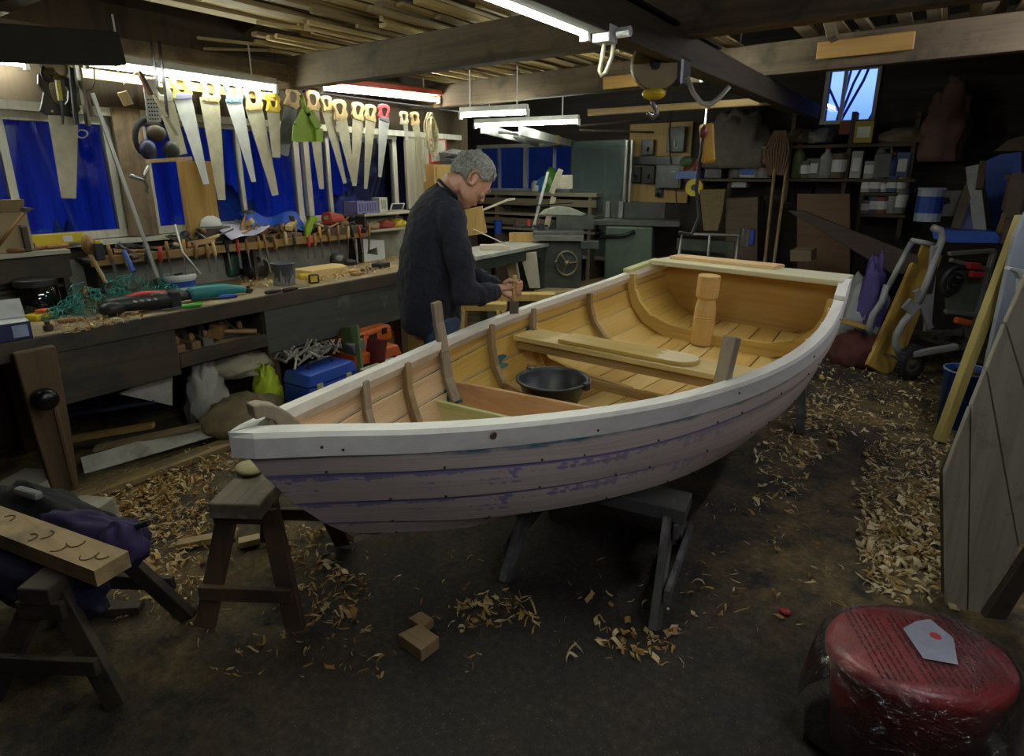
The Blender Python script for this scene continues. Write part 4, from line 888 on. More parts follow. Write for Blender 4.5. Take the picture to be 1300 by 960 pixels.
# old wooden block plane / shoe forms
def plane_tool(p, rz, label, m1, L_=.2, knob=BRZ):
    t = thing('wood_plane', label, 'plane', p, rz)
    MB().prism([(-L_/2, 0), (L_/2, 0), (L_/2, .045), (L_*.1, .055), (-L_*.35, .055), (-L_/2, .045)], .06, basis((1, 0, 0), (0, 0, 1), (0, -1, 0))).obj('body', m1, t, bevel=.005)
    MB().ball((L_*.3, 0, .07), (.018, .018, .028)).obj('front_knob', knob, t, smooth=True)
    MB().tube([(-L_*.25, 0, .05), (-L_*.3, 0, .09), (-L_*.22, 0, .125)], [.016, .014, .017], 8).obj('handle', knob, t, smooth=True)
    MB().box((0, 0, .085), (.006, .045, .1), (0, -40, 0)).obj('iron', STL, t); return t
p = at(130, 390); plane_tool(V((p.x-.03, p.y, BT+.001)), 70, 'reddish brown wooden plane beside the turquoise netting', plain('reddish_wood', (.36, .15, .05), .5, 0, .3), .2)
p = at(152, 380); t = thing('felt_pad', 'worn grey brown leather pad leaning on the netting', 'pad', V((p.x-.12, p.y, BT+.001)), 70); MB().ball((0, 0, .05), (.10, .06, .05)).obj('pad', plain('leather_brown', (.17, .12, .08), .7, 0, .3), t, smooth=True)
# red black cordless sander
def drill(p, rz, label, body, grip, nose, sc=1., batt=None, name='cordless_tool', cat='power tool', lie=True):
    t = thing(name, label, cat, p, m=MT(p, rz) @ (Matrix.Rotation(pi/2*.97, 4, 'X') if lie else Matrix()) @ Matrix.Scale(sc, 4))
    zz = .0
    MB().tube([(-.10, .0, .04), (-.08, 0, .04), (.02, 0, .04), (.07, 0, .04)], [.028, .036, .036, .03], 14).obj('body', body, t, smooth=True)
    MB().tube([(.07, 0, .04), (.10, 0, .04), (.135, 0, .04)], [.022, .02, .012], 12).obj('chuck', nose, t, smooth=True)
    MB().tube([(-.04, 0, .01), (-.055, 0, -.05), (-.065, 0, -.10)], [.02, .018, .022], 10).obj('grip', grip, t, smooth=True)
    if batt: MB().box((-.06, 0, -.125), (.11, .06, .04)).obj('battery', batt, t, bevel=.006)
    return t
p = at(186, 396); t = thing('belt_sander', 'red and black cordless tool lying near the bench edge', 'power tool', V((p.x-.02, p.y+.01, BT)), 78)
MB().tube([(-.20, 0, .055), (-.12, 0, .06), (.06, 0, .06), (.15, .0, .05)], [(.05, .05), (.052, .045), (.055, .055), (.05, .05)], 14).obj('body', BLP, t, smooth=True)
MB().tube([(-.1, .0, .085), (0, 0, .105), (.11, 0, .09)], [(.03, .02), (.035, .018), (.03, .02)], 10).obj('red_cover', REDP, t, smooth=True)
MB().ball((-.17, -.02, .045), (.07, .055, .045)).obj('front_wheel_guard', BLP, t, smooth=True); MB().box((.15, 0, .055), (.06, .1, .1)).obj('battery', BLP, t, bevel=.01)
b = MB()
for i in range(4): b.box((-.06+.035*i, -.056, .075), (.018, .004, .01), (0, 25, 0))
b.obj('white_marking', WHT, t)
# white lidded tub
p = at(215, 370); t = thing('white_tub', 'white plastic tub with lid and blue band on the bench', 'tub', V((p.x+.10, p.y+.03, BT)))
MB().lathe([(0, .001), (.088, .001), (.098, .10), (0, .10)], n=28).obj('tub', WHT, t, smooth=False); MB().lathe([(.0965, .045), (.101, .085), (.0995, .085)], n=28).obj('blue_band', BLU, t)
MB().lathe([(.103, .095), (.106, .10), (.106, .122), (.1, .125), (.095, .12), (0, .12)], n=28).obj('lid', WHT, t, bevel=.002); MB().box((0, 0, .124), (.03, .05, .008), (0, 0, 20)).obj('scrap_on_lid', IRON, t)
# teal drill lying, with black chuck
p = at(272, 381); t = thing('power_drill', 'teal power drill lying along the bench edge', 'power tool', V((p.x-.05, p.y, BT)), 82)
MB().tube([(-.12, 0, .045), (-.10, 0, .05), (.0, 0, .05), (.10, .0, .048), (.18, .0, .04), (.23, 0, .03)], [.04, .045, .046, .04, .026, .02], 14).obj('body', MAK, t, smooth=True)
MB().tube([(-.12, 0, .045), (-.16, 0, .045), (-.175, 0, .045), (-.22, 0, .045)], [.03, .03, .026, .02], 12).obj('chuck', BLP, t, smooth=True); MB().tube([(-.22, 0, .045), (-.30, 0, .045)], .006, 6).obj('bit', STL, t)
MB().tube([(.03, .05, .05), (.05, .12, .05), (.06, .16, .045)], [.02, .02, .024], 10).obj('grip', BLP, t, smooth=True)
def chisel(p, rz, label, hm, name='chisel', L_=.26, cat='chisel', tilt=0):
    t = thing(name, label, cat, p, m=MT(p, rz) @ rotm((0, tilt, 0)))
    MB().tube([(0, 0, .014), (.01, 0, .014), (.06, 0, .014), (.11, 0, .014), (.115, 0, .014)], [.009, .013, .014, .011, .009], 10).obj('handle', hm, t, smooth=True)
    MB().box((.11+(L_-.11)/2, 0, .014), (L_-.11, .018, .004)).obj('blade', STL, t); return t
p = at(302, 378); chisel(V((p.x, p.y, BT+.001)), -115, 'blue handled chisel lying in front of the teal drill', BLU, L_=.24)
p = at(257, 389); chisel(V((p.x, p.y, BT+.001)), -100, 'tool with bright green tip lying near the bench edge', plain('green_tip', (.08, .45, .03), .4), L_=.22, name='marking_knife', cat='knife')
# dark green machine (router)
p = at(302, 352); t = thing('router', 'dark green router standing at the back of the bench', 'power tool', V((p.x-.02, p.y-.0, BT)), m=MT(V((p.x-.02, p.y, BT)), 15) @ Matrix.Scale(1.35, 4))
MB().box((0, 0, .09), (.14, .20, .14), (0, 8, 0)).obj('body', DGR, t, bevel=.02); MB().lathe([(.07, 0), (.075, .03), (.06, .08), (0, .085)], (.09, .02, .05), rotm((0, 90, 0)), 20).obj('motor_cap', BLP, t, smooth=True)
MB().box((0, 0, .19), (.08, .16, .05), (0, 25, 0)).obj('top_cover', DGR, t, bevel=.012); MB().tube([(.04, -.1, .1), (.1, -.14, .16), (.02, -.16, .2)], .006, 6).obj('cord', BLP, t, smooth=True)
# hose / wire loop
p = at(335, 352); b = MB(); b.tube([p+V((-.06, .10*cos(a), .02+.13*sin(a))) for a in [pi*i/14 for i in range(15)]], .004, 6); tag(b.obj('wire_hoop', plain('yellow_wire', (.5, .36, .08), .5), loc=p), 'yellowish wire hoop standing behind the paint bucket', 'wire')
# paint bucket
p = at(367, 362); t = thing('paint_bucket', 'grey bucket crusted with white and dark paint drips', 'bucket', V((p.x-.05, p.y, BT)))
m, nt, b_ = nodes('dripped_paint'); v = coords(nt, (16, 16, 2.2)); f = tex(nt, v, 2.2, 4, .6, .5); sp = nt.nodes.new('ShaderNodeSeparateXYZ'); nt.links.new(coords(nt), sp.inputs[0])
a_ = N(nt, 'ShaderNodeMath', operation='MULTIPLY_ADD'); nt.links.new(sp.outputs[2], a_.inputs[0]); a_.inputs[1].default_value = 2.2; nt.links.new(f, a_.inputs[2])
nt.links.new(ramp(nt, a_.outputs[0], [(.45, (.30, .32, .36)), (.62, (.42, .43, .46)), (.72, (.06, .065, .08)), (1.0, (.05, .055, .07))]), b_.inputs['Base Color']); b_.inputs['Roughness'].default_value = .5
MB().lathe([(0, .001), (.075, .001), (.085, .15), (.088, .155), (.086, .16), (.08, .155), (.072, .01), (0, .008)], n=28).obj('pail', m, t, smooth=True)
MB().tube([(.0, .09*cos(a), .145-.09*sin(a)*.2+.0) for a in [pi*i/10 for i in range(11)]], .003, 6).obj('handle', STL, t)
# pale wedge shaped timber block
p = at(415, 352); t = thing('timber_block', 'thick pale wedge of planed timber on the bench', 'block', V((p.x-.12, p.y+.05, BT+.001)), 0)
MB().prism([(-.12, -.2), (.10, -.17), (.12, .16), (-.02, .22), (-.12, .2)], .06, Matrix.Translation((0, 0, .03))).obj('block', wood('pale_block', (.66, .48, .22), (.54, .36, .13), 'y', .8, .55), t, bevel=.003)
p = at(400, 360); t = thing('tape_measure', 'yellow and black tape measure on the bench edge', 'tape measure', V((p.x-.01, p.y, BT)), 60)
MB().box((0, 0, .035), (.075, .04, .068)).obj('case', BLP, t, bevel=.012); MB().box((0, -.021, .035), (.05, .002, .045)).obj('yellow_face', YEL, t, bevel=.001); MB().box((.05, 0, .006), (.03, .025, .002)).obj('tape_end', YEL, t)
p = at(376, 356); t = thing('yellow_tray', 'low yellow plastic tray between paint bucket and tape measure', 'tray', V((p.x+.02, p.y+.09, BT+.001)), 70); MB().box((0, 0, .02), (.12, .08, .04)).obj('tray', YEL, t, bevel=.01)
p = at(434, 343); t = thing('orbital_sander', 'round black orbital sander on the bench', 'power tool', V((p.x-.05, p.y, BT)), 70)
MB().lathe([(0, 0), (.065, 0), (.07, .012), (.055, .03), (.06, .06), (.06, .10), (.045, .125), (0, .13)], n=22).obj('body', BLP, t, smooth=True); MB().tube([(.05, 0, .055), (.12, 0, .05), (.16, 0, .045)], [.025, .028, .02], 10).obj('dust_port', BLP, t, smooth=True); MB().ball((0, -.05, .1), (.03, .02, .025)).obj('switch_cover', GRYP, t, smooth=True)
# white plate with a cut opening
p = at(470, 331); t = thing('white_template', 'white board with a slanted cut opening propped on the bench', 'board', V((p.x-.12, p.y+.02, BT)))
X_ = p.x+.02; cn = [PX(451, 303, X_), PX(487, 305, X_), PX(489, 331, X_), PX(453, 334, X_)]; hl = [PX(467, 318, X_), PX(478, 314, X_), PX(479, 324, X_), PX(465, 322, X_)]
MB().prism([(q.y, q.z) for q in cn], .012, basis((0, 1, 0), (0, 0, 1), (1, 0, 0), (X_, 0, 0)), [(q.y, q.z) for q in hl]).obj('plate', WHT, t, world=True, bevel=.002)
p = at(492, 341); tag(MB().box((0, 0, .02), (.1, .13, .04), (0, 0, 10)).obj('black_tray', BLP, bevel=.004), 'low black tray at the right end of the bench', 'tray').location = (p.x-.08, p.y, BT+.001)
for i, (px, py, rz, lb, mm) in enumerate(((456, 349, 80, 'brown file lying in the shavings before the sander', BRZ), (468, 344, 95, 'dark file lying in the shavings before the white board', BLP), (350, 372, 85, 'black pointed tool lying left of the paint bucket', BLP), (372, 369, 88, 'dark bar lying at the bench edge under the paint bucket', IRON), (447, 345, 60, 'wooden stick at the bench edge beside the sander', TAN), (85, 398, 60, 'dark handled gouge by the orange shavings', BLP), (95, 408, 75, 'brown handled gouge at the bench edge left of the red tool', BRZ))):
    p = at(px, py); chisel(V((p.x, p.y-.08, BT+.001)), rz, lb, mm, 'file' if 'file' in lb else 'hand_tool', .2, 'file' if 'file' in lb else 'tool')
for i, (px, py, lb) in enumerate(((62, 420, 'small brass valve lying near the blue carton'), (316, 372, 'small dark plug lying right of the teal drill'))):
    p = at(px, py); t = thing('brass_fitting', lb, 'fitting', V((p.x, p.y, BT)), 30*i); MB().lathe([(.014, 0), (.022, .005), (.022, .03), (.012, .034), (.012, .05), (0, .05)], n=10).obj('body', IRON, t); MB().tube([(-.03, 0, .02), (.03, 0, .02)], .008, 8).obj('branch', IRON, t)
for i, (px, py, s, lb) in enumerate(((400, 335, .05, 'white crumpled rag behind the pale timber block'), (482, 300, .05, 'off'), )):
    if lb != 'off': p = at(px, py); heap('rag', V((p.x-.25, p.y, BT)), (.09, .12, .06), plain('white_rag', (.5, .48, .42), .9), lb, 'rag', 4+i)
# ---- clutter along the shelf (z 1.10) : hammers, planes, handles
SZ = 1.097
def hammer(p, rz, label, tilt=0, hm=BRZ, group=None, lean=0):
    t = thing('hammer', label, 'hammer', p, m=MT(p, rz) @ rotm((lean, tilt, 0)), group=group)
    MB().tube([(0, 0, .016), (.10, 0, .016), (.26, 0, .016)], [(.014, .010), (.012, .009), (.009, .007)], 8).obj('handle', hm, t, smooth=True)
    MB().tube([(.265, -.05, .016), (.265, -.03, .016), (.265, .02, .016), (.265, .06, .016)], [.014, .015, .011, .004], 8).obj('head', STL, t); return t
def shelfp(px, py, x=-4.2, z=SZ): q = PX(px, py, x); return V((x, q.y, z))
items = [('wooden plane with dark body on the shelf above the black router', 322, 282), ('dark wooden plane on the shelf below the blue sheet', 365, 280), ('wooden plane on the shelf left of the green clamp', 345, 285)]
for i, (lb, px, py) in enumerate(items): plane_tool(shelfp(px, py, -4.2+.03*(i % 2)), 90+RN.uniform(-25, 25), lb, plain('old_plane_wood', (.16, .09, .045), .5, 0, .3), .2)
# tools standing in the rack in front of the shelf lip: chisels, screwdrivers
HM = [BRZ, TAN, BLP, REDP, BRZ, plain('amber_handle', (.5, .26, .05), .3), BRZ]
for i in range(26):
    y = 1.62+i*.082+RN.uniform(-.012, .012); x = -4.105; t = thing('chisel', 'worn chisel standing in the rack along the shelf front', 'chisel', (x, y, .92), group='chisels in the shelf rack', m=MT((x, y, .93)) @ rotm((RN.uniform(-9, 9), RN.uniform(-4, 4), 0)))
    h = RN.uniform(.20, .26)
    MB().tube([(0, 0, h-.10), (0, 0, h-.09), (0, 0, h-.04), (0, 0, h)], [.008, .012, .013, .009], 8).obj('handle', HM[i % 7], t, smooth=True); MB().box((0, 0, (h-.1)/2), (.004, RN.uniform(.008, .022), h-.1)).obj('blade', STL, t)
for i, (px, py, rz, tl, lb) in enumerate(((285, 292, 70, -28, 'hammer leaning on the shelf beside the white bowl'), (300, 300, 110, -55, 'hammer standing handle up on the shelf by the white paper'), (395, 275, 75, -20, 'hammer lying behind the green clamp'), (420, 285, 95, -30, 'hammer lying under the red roll'), (335, 290, 100, -15, 'hammer lying on the shelf over the yellow hoop'))):
    hammer(shelfp(px, py, -4.16), rz, lb, tl)
def jumble():
    for i in range(46):
        y = 1.72+1.9*RN.random(); x = -4.27+RN.uniform(0, .13); z = SZ+.012+RN.uniform(0, .10)*(1 if y > 2.2 else .4); k = i % 4
        t = thing('hand_tool', 'worn hand tool lying in the jumble on the shelf behind the bench', 'tool', (x, y, z), m=MT((x, y, z), 90+RN.uniform(-60, 60)) @ rotm((RN.uniform(-20, 20), RN.uniform(-38, 38), 0)), group='jumbled hand tools on the shelf')
        hm = [BRZ, IRON, TAN, BLP, plain('old_plane_wood', (.16, .09, .045), .5, 0, .3)][i % 5]
        if k == 0: MB().tube([(-.09, 0, 0), (0, 0, 0), (.07, 0, 0)], [.013, .016, .01], 8).obj('handle', hm, t, smooth=True); MB().box((.12, 0, 0), (.11, .022, .004)).obj('blade', STL, t)
        elif k == 1: MB().box((0, 0, 0), (.2, .05, .04)).obj('stock', hm, t, bevel=.005); MB().box((.02, 0, .045), (.006, .04, .08), (0, -40, 0)).obj('iron', STL, t)
        elif k == 2: MB().tube([(-.1, .0, 0), (.02, 0, 0)], [.014, .012], 8).obj('handle', hm, t, smooth=True); MB().box((.03, 0, 0), (.03, .11, .03)).obj('head', IRON, t, bevel=.004)
        else: MB().tube([(-.12, -.02, 0), (0, 0, 0), (.05, .012, 0)], .009, 8).tube([(-.12, .02, 0), (0, 0, .006), (.05, -.012, .006)], .009, 8).obj('handles', hm, t, smooth=True)
jumble()
def misc(name, label, cat, p, parts, rz=0, group=None):
    t = thing(name, label, cat, p, rz, group=group)
    for nm, mat, fn, kw in parts:
        b = MB(); fn(b); b.obj(nm, mat, t, **kw)
    return t
p = shelfp(262, 262, -4.25); misc('bowl', 'upturned white plastic bowl on the shelf pile', 'bowl', V((p.x, p.y, 1.235)), [('bowl', WHT, lambda b: b.lathe([(.085, 0), (.088, .004), (.075, .05), (.04, .075), (0, .08)], n=24), dict(smooth=True)), ('rim', GRYP, lambda b: b.lathe([(.088, 0), (.092, .003), (.088, .006)], n=24), {})])
misc('tin_box', 'dark tin under the upturned white bowl', 'tin', V((p.x, p.y, SZ)), [('tin', IRON, lambda b: b.box((0, 0, .065), (.16, .22, .13)), dict(bevel=.006)), ('lid', plain('tin_lid', (.2, .18, .16), .4, .5), lambda b: b.box((0, 0, .131), (.165, .225, .012)), dict(bevel=.003))])
p = shelfp(302, 278, -4.2); b = MB(); b.sheet(lambda u, v: V(((u-.5)*.22, (v-.5)*.34, .012*sin(v*7)+.02*sin(u*4+v*3))), 12, 14); o = tag(b.obj('paper', plain('pale_paper', (.50, .48, .62), .6, 0, .05), smooth=True, solid=.002), 'curled sheet of pale paper on top of the shelf tools', 'paper'); o.location = (p.x+.03, p.y, 1.205); o.rotation_euler = (.12, .2, .1)
b = MB(); b.sheet(lambda u, v: V(((u-.5)*.22, (v-.5)*.55, .03*sin(v*9+u*3)-.04*v)), 12, 16); p = shelfp(350, 272, -4.28); o = tag(b.obj('plastic_sheet', plain('blue_sheet', (.02, .10, .6), .35), smooth=True, solid=.002), 'crumpled bright blue plastic sheet on the shelf at the window', 'sheet'); o.location = (p.x, p.y, 1.255); o.rotation_euler = (0, .5, 0)
p = shelfp(392, 275, -4.2); misc('spring_clamp', 'lime green plastic clamp on the shelf', 'clamp', V((p.x, p.y, SZ)), [('jaw', LIM, lambda b: b.prism([(-.06, 0), (-.02, 0), (.03, .10), (.08, .14), (.06, .17), (0, .15), (-.05, .08)], .04, basis((0, 1, 0), (0, 0, 1), (1, 0, 0))), dict(bevel=.008)), ('handle', BLP, lambda b: b.tube([(0, -.03, .02), (0, .02, .06), (0, .05, .09)], .015, 8), dict(smooth=True))])
p = shelfp(422, 270, -4.2); misc('roll', 'roll of red material lying on the shelf beside the green clamp', 'roll', V((p.x, p.y, 1.17)), [('roll', plain('red_roll', (.42, .05, .03), .6), lambda b: b.lathe([(.05, -.09), (.055, -.085), (.055, .085), (.05, .09)], (0, 0, .055), rotm((80, 0, 15)), 18), dict(smooth=False)), ('core', CARD, lambda b: b.lathe([(.02, -.1), (.02, .1)], (0, 0, .055), rotm((80, 0, 15)), 12), {})])
misc('tool_case', 'dark case under the red roll on the shelf', 'case', V((p.x, p.y+.05, SZ)), [('case', plain('brown_case', (.08, .05, .03), .6), lambda b: b.box((0, 0, .035), (.18, .4, .07)), dict(bevel=.01)), ('latch', STL, lambda b: b.box((.092, .05, .045), (.006, .03, .02)), {})])
p = shelfp(458, 262, -4.22); misc('crate', 'small violet plastic crate on the short shelf', 'crate', V((p.x, p.y, 1.257)), [('basket', plain('violet_plastic', (.22, .20, .42), .5), lambda b: b.box((0, 0, .005), (.18, .24, .01)).box((.085, 0, .055), (.008, .24, .10)).box((-.085, 0, .055), (.008, .24, .10)).box((0, .116, .055), (.18, .008, .1)).box((0, -.116, .055), (.18, .008, .1)), {}), ('slots', plain('violet_dark', (.1, .09, .2), .5), lambda b: [b.box((.091, -.09+.03*i, .055), (.003, .012, .07)) for i in range(7)], {})])
p = shelfp(480, 258, -4.22); misc('carton', 'white printed carton beside the violet crate', 'box', V((p.x, p.y+.02, 1.257)), [('carton', plain('white_carton', (.55, .54, .45), .6), lambda b: b.box((0, 0, .065), (.1, .10, .13)), dict(bevel=.002)), ('label', plain('grey_print', (.25, .25, .22), .6), lambda b: [b.box((.0515, .02*i-.02, .07), (.002, .01, .08)) for i in range(3)], {})])
p = shelfp(498, 258, -4.22); misc('phone', 'dark framed gadget leaning at the end of the short shelf', 'gadget', V((p.x, p.y+.06, 1.257)), [('frame', WHT, lambda b: b.box((0, 0, .035), (.01, .15, .08), (0, 30, 0)), dict(bevel=.003)), ('screen', BLP, lambda b: b.box((.006, 0, .038), (.004, .12, .06), (0, 30, 0)), {})], -10)
for i, (px, py, mm, lb) in enumerate(((470, 285, CARD, 'folded brown paper on the lower short shelf'), (490, 288, plain('red_cloth', (.36, .07, .04), .8), 'red cloth on the lower short shelf'), (505, 282, YEL, 'yellow tape roll on the lower short shelf'))):
    p = shelfp(px, py, -4.2); heap('bundle', V((p.x, p.y, 1.112)), (.08, .09, .05), mm, lb, 'bundle', i+2, .3)
# left shelf: spirit level, planes, odd tools, cardboard box
q0, q1 = PX(28, 292, -4.12), PX(103, 281, -4.12); zz = 1.17+.05
t = thing('spirit_level', 'yellow spirit level lying on the pale left shelf', 'level', (-4.30, (q0.y+q1.y)/2*4.3/4.12, zz))
MB().box((0, 0, .0), (.025, q1.y-q0.y, .062)).obj('beam', YEL, t, bevel=.003); MB().box((.013, .06, .0), (.003, .05, .035)).obj('vial', WHT, t); MB().box((0, 0, -.031), (.027, q1.y-q0.y, .004)).obj('edge', GRYP, t)
for i in range(9):
    y = .78+i*.07; z = 1.168
    if i % 3 == 0: plane_tool(V((-4.28+.02*(i % 2), y, z)), 80+RN.uniform(-20, 20), ['dark plane at the left end of the pale left shelf', 'dark plane in the middle of the pale left shelf', 'dark plane at the right end of the pale left shelf'][i//3], plain('old_plane_dark', (.09, .055, .03), .5), .17)
    else: chisel(V((-4.27, y, z+.0)), RN.uniform(20, 150), 'old chisel lying among the planes on the pale left shelf', BRZ, 'chisel', .2)['group'] = 'chisels on the left shelf'
hammer(V((-4.24, 1.12, 1.2)), 50, 'brown handled tool leaning up on the left shelf before the window', -48)
misc('iron_block', 'upright dark iron block on the left shelf', 'block', V((-4.24, 1.24, 1.168)), [('block', IRON, lambda b: b.box((0, 0, .07), (.04, .03, .14)), dict(bevel=.004)), ('cap', STL, lambda b: b.box((0, 0, .145), (.045, .034, .012)), {})])
misc('mallet', 'brown turned mallet hanging at the right end of the left shelf', 'mallet', V((-4.12, 1.50, 1.12)), [('head', BRZ, lambda b: b.ball((0, 0, .07), (.035, .035, .06)), dict(smooth=True)), ('handle', TAN, lambda b: b.tube([(0, 0, .02), (.02, .05, -.16)], .012, 8), {})])
p = PX(6, 292, -4.3); misc('cardboard_box', 'cardboard box at the far left in front of the window', 'box', V((-4.32, p.y-.02, 1.168)), [('carton', CARD, lambda b: b.box((0, 0, .11), (.16, .24, .22)), dict(bevel=.003)), ('flap', CARD, lambda b: b.box((.06, 0, .25), (.003, .24, .10), (0, 35, 0)), {})])
misc('yellow_clip', 'small yellow and black clip at the end of the left shelf', 'clip', V((-4.03, 1.56, 1.168) if False else (-4.06, 1.53, 1.10)), [('body', BLP, lambda b: b.box((0, 0, .05), (.03, .05, .1)), dict(bevel=.006)), ('tip', YEL, lambda b: b.box((0, 0, .105), (.02, .03, .03)), dict(bevel=.004))])
tag(MB().tube([PX(157, 318, -4.05), PX(170, 345, -3.95)], [.012, .014], 8).obj('blue_handle', BLU, loc=PX(163, 330, -4.0)), 'blue handle hanging under the shelf left of the straight edge', 'handle')
tag(MB().tube([PX(222, 285, -4.05), PX(232, 320, -3.95), PX(255, 348, -3.85)], .006, 6).obj('white_cable', WHT, loc=PX(232, 320, -3.95), smooth=True), 'thin white cable hanging down behind the white tub', 'cable')
# ---- inside the open bay
def mallet(p, rz, label):
    t = thing('mallet', label, 'mallet', p, rz); mm = wood('mallet_wood', (.34, .19, .07), (.24, .12, .04), 'z', 1, .5)
    MB().box((0, 0, .06), (.085, .13, .09), (0, 18, 0)).obj('head', mm, t, bevel=.006); MB().tube([(.02, 0, .05), (.22, .06, .03)], [.014, .018], 8).obj('handle', mm, t); return t
p = PZ(262, 415, .62); mallet(V((XB-.14, p.y, .56)), 40, 'wooden mallet on its side in the open bay of the bench')
for i, (px, lb) in enumerate(((222, 'wooden plane at the left of the open bay'), (240, 'wooden plane beside the mallet in the open bay'), (262, 'grey plane in the middle of the open bay'), (298, 'long dark plane at the right of the open bay'))):
    q = PX(px, 440, XB-.1); plane_tool(V((XB-.13, q.y, .559)), [0, 8, -10, 75][i], lb, plain(['bay_wood', 'bay_wood', 'bay_grey', 'bay_dark'][i], [(.22, .13, .07), (.22, .13, .07), (.16, .15, .13), (.06, .04, .03)][i], .5, 0, .25), .2)
# ---- under the bench
heap('rag', V((-3.72, 1.86, .02)), (.12, .12, .30), plain('grey_white_cloth', (.42, .40, .36), .9, 0, .2), 'pale cloth draped under the bay shelf', 'cloth', 3, .35, 4)
heap('sack', V((-3.72, 2.12, .30)), (.16, .22, .10), plain('beige_cloth', (.34, .30, .22), .9, 0, .25), 'beige rags stuffed on the ledge below the bay', 'cloth', 7, .35, 4)
heap('sack', V((-3.45, 1.93, 0)), (.16, .27, .17), plain('brown_sack', (.17, .125, .07), .9, 0, .3), 'brown sack lying on the floor in front of the bench', 'sack', 5, .25, 3)
heap('hi_vis_vest', V((-3.55, 2.19, .0)), (.07, .10, .24), plain('hi_vis', (.42, .52, .02), .6, 0, .15), 'yellow hi vis vest hanging below the bench beside the leg', 'vest', 2, .4, 5)
tag(MB().box((0, 0, 0), (.5, .8, .04)).obj('ledge', MBD, loc=(-3.9, 1.95, .28)), 'dark ledge under the open bay', 'ledge')
def board(p0, p1, w_, h, mat, label, name='board', cat='board', up=(0, 0, 1), group=None): return tag(MB().beam(p0, p1, w_, h, up).obj(name, mat, loc=(V(p0)+V(p1))/2, bevel=.003), label, cat, group)
board(PZ(105, 592, .03), PZ(268, 545, .10), .10, .02, wood('white_board', (.50, .48, .40), (.4, .38, .3), 'y', .6, .7, (.2, .17, .12), .4), 'white painted board lying in front of the bench foot', up=(.8, 0, .6))
board(PZ(75, 560, .10), PZ(195, 540, .16), .05, .03, MSF, 'brown board lying under the bench')
board(PZ(120, 570, .08), PZ(255, 540, .14), .07, .02, wood('dull_board', (.24, .17, .09), (.15, .1, .05), 'y', 1, .7), 'dull brown board lying behind the white board')
board(PZ(75, 640, .02), PZ(300, 560, .02), .12, .035, wood('dusty_board', (.26, .19, .10), (.17, .12, .06), 'y', 1, .8, (.42, .28, .1), .4), 'dusty plank lying along the floor in front of the bench')
board(PZ(75, 520, .25), PZ(205, 500, .3), .3, .02, plain('navy_sheet', (.012, .015, .045), .6), 'dark blue sheet lying under the bench')
b = MB(); b.prism([(0, 0), (.30, .05), (.27, -.16)], .012, basis((0, 1, 0), (0, 0, 1), (1, 0, 0))); o = tag(b.obj('paper', plain('dull_white_paper', (.34, .32, .30), .8)), 'white triangular sheet hanging below the front board', 'paper'); q = PX(152, 505, XB-.06); o.location = (XB-.06, q.y, .40)
# blue tool box, scissors-like metal tools, orange cases
def toolbox(p, rz, d, mat, label, cat='toolbox', latch=STL, hand=True, sq=None):
    t = thing('toolbox', label, cat, p, rz); x, y, z = d
    cs = MB().box((0, 0, z*.35), (x, y, z*.7)).obj('case', mat, t, bevel=.008); MB().box((0, 0, z*.86), (x*1.02, y*1.02, z*.27), None, .9).obj('lid', mat, t, bevel=.008)
    for s in (-.3, .3): MB().box((x/2+.004, s*y, z*.68), (.012, .05, .05)).obj('latch', latch, cs, bevel=.003)
    if sq: MB().box((x/2+.004, 0, z*.4), (.006, .09, .07)).obj('badge', sq, cs, bevel=.002)
    if hand: MB().tube([(0, -y*.25, z), (0, -y*.22, z+.04), (0, y*.22, z+.04), (0, y*.25, z)], .01, 8).obj('handle', BLP, t)
    return t
p = PZ(385, 495, .1); toolbox(V((-3.40, 2.52, .0)), 4, (.26, .44, .30), BLU, 'blue toolbox with pale latches on the floor by the bench leg', latch=plain('pale_latch', (.55, .5, .3), .5), sq=plain('pale_badge', (.55, .48, .2), .5))
b = MB()
for i in range(60):
    q = V((-3.50+RN.uniform(-.1, .1), 2.52+RN.uniform(-.2, .2), .355+RN.uniform(0, .06))); d_ = V((RN.uniform(-1, 1), RN.uniform(-1, 1), RN.uniform(0, .9))).normalized(); b.beam(q-d_*.06, q+d_*.06, .012, .012)
tag(b.obj('scrap_pile', plain('grey_scraps', (.36, .33, .28), .7, 0, .35), loc=(-3.5, 2.52, .33), ), 'heap of small wood and metal scraps on the blue toolbox', 'scraps', kind='stuff')
toolbox(V((-3.50, 3.02, .0)), -4, (.34, .44, .30), ORG, 'lower orange power tool case under the bench', 'tool case', BLP, False, BLP)
toolbox(V((-3.60, 3.05, .315)), 5, (.3, .44, .12), ORG, 'upper orange power tool case under the bench', 'tool case', BLP, False, BLP)
board((-3.35, 2.78, .02), (-3.47, 2.86, .50), .2, .02, plain('green_cover', (.12, .2, .07), .6), 'green covered book leaning on the orange tool case', 'book', 'book', (0, 1, 0))
board((-3.27, 2.86, .02), (-3.31, 2.98, .40), .2, .02, plain('dark_red_cover', (.12, .012, .015), .5), 'dark red folder leaning on the lower orange case', 'folder', 'folder', (0, 1, 0))
misc('battery', 'grey battery charger on the orange case', 'charger', V((-3.42, 2.86, .32)), [('body', GRYP, lambda b: b.box((0, 0, .04), (.1, .12, .08), (15, 0, 0)), dict(bevel=.008)), ('contact_plate', STL, lambda b: b.box((.0, 0, .085), (.06, .07, .01), (15, 0, 0)), {})])
board(PZ(470, 478, .2), PZ(512, 462, .22), .25, .06, wood('grey_step', (.34, .33, .25), (.24, .23, .17), 'y', 1, .8, (.5, .48, .4), .4), 'grey paint spattered step board in front of the orange case', 'step', 'step')
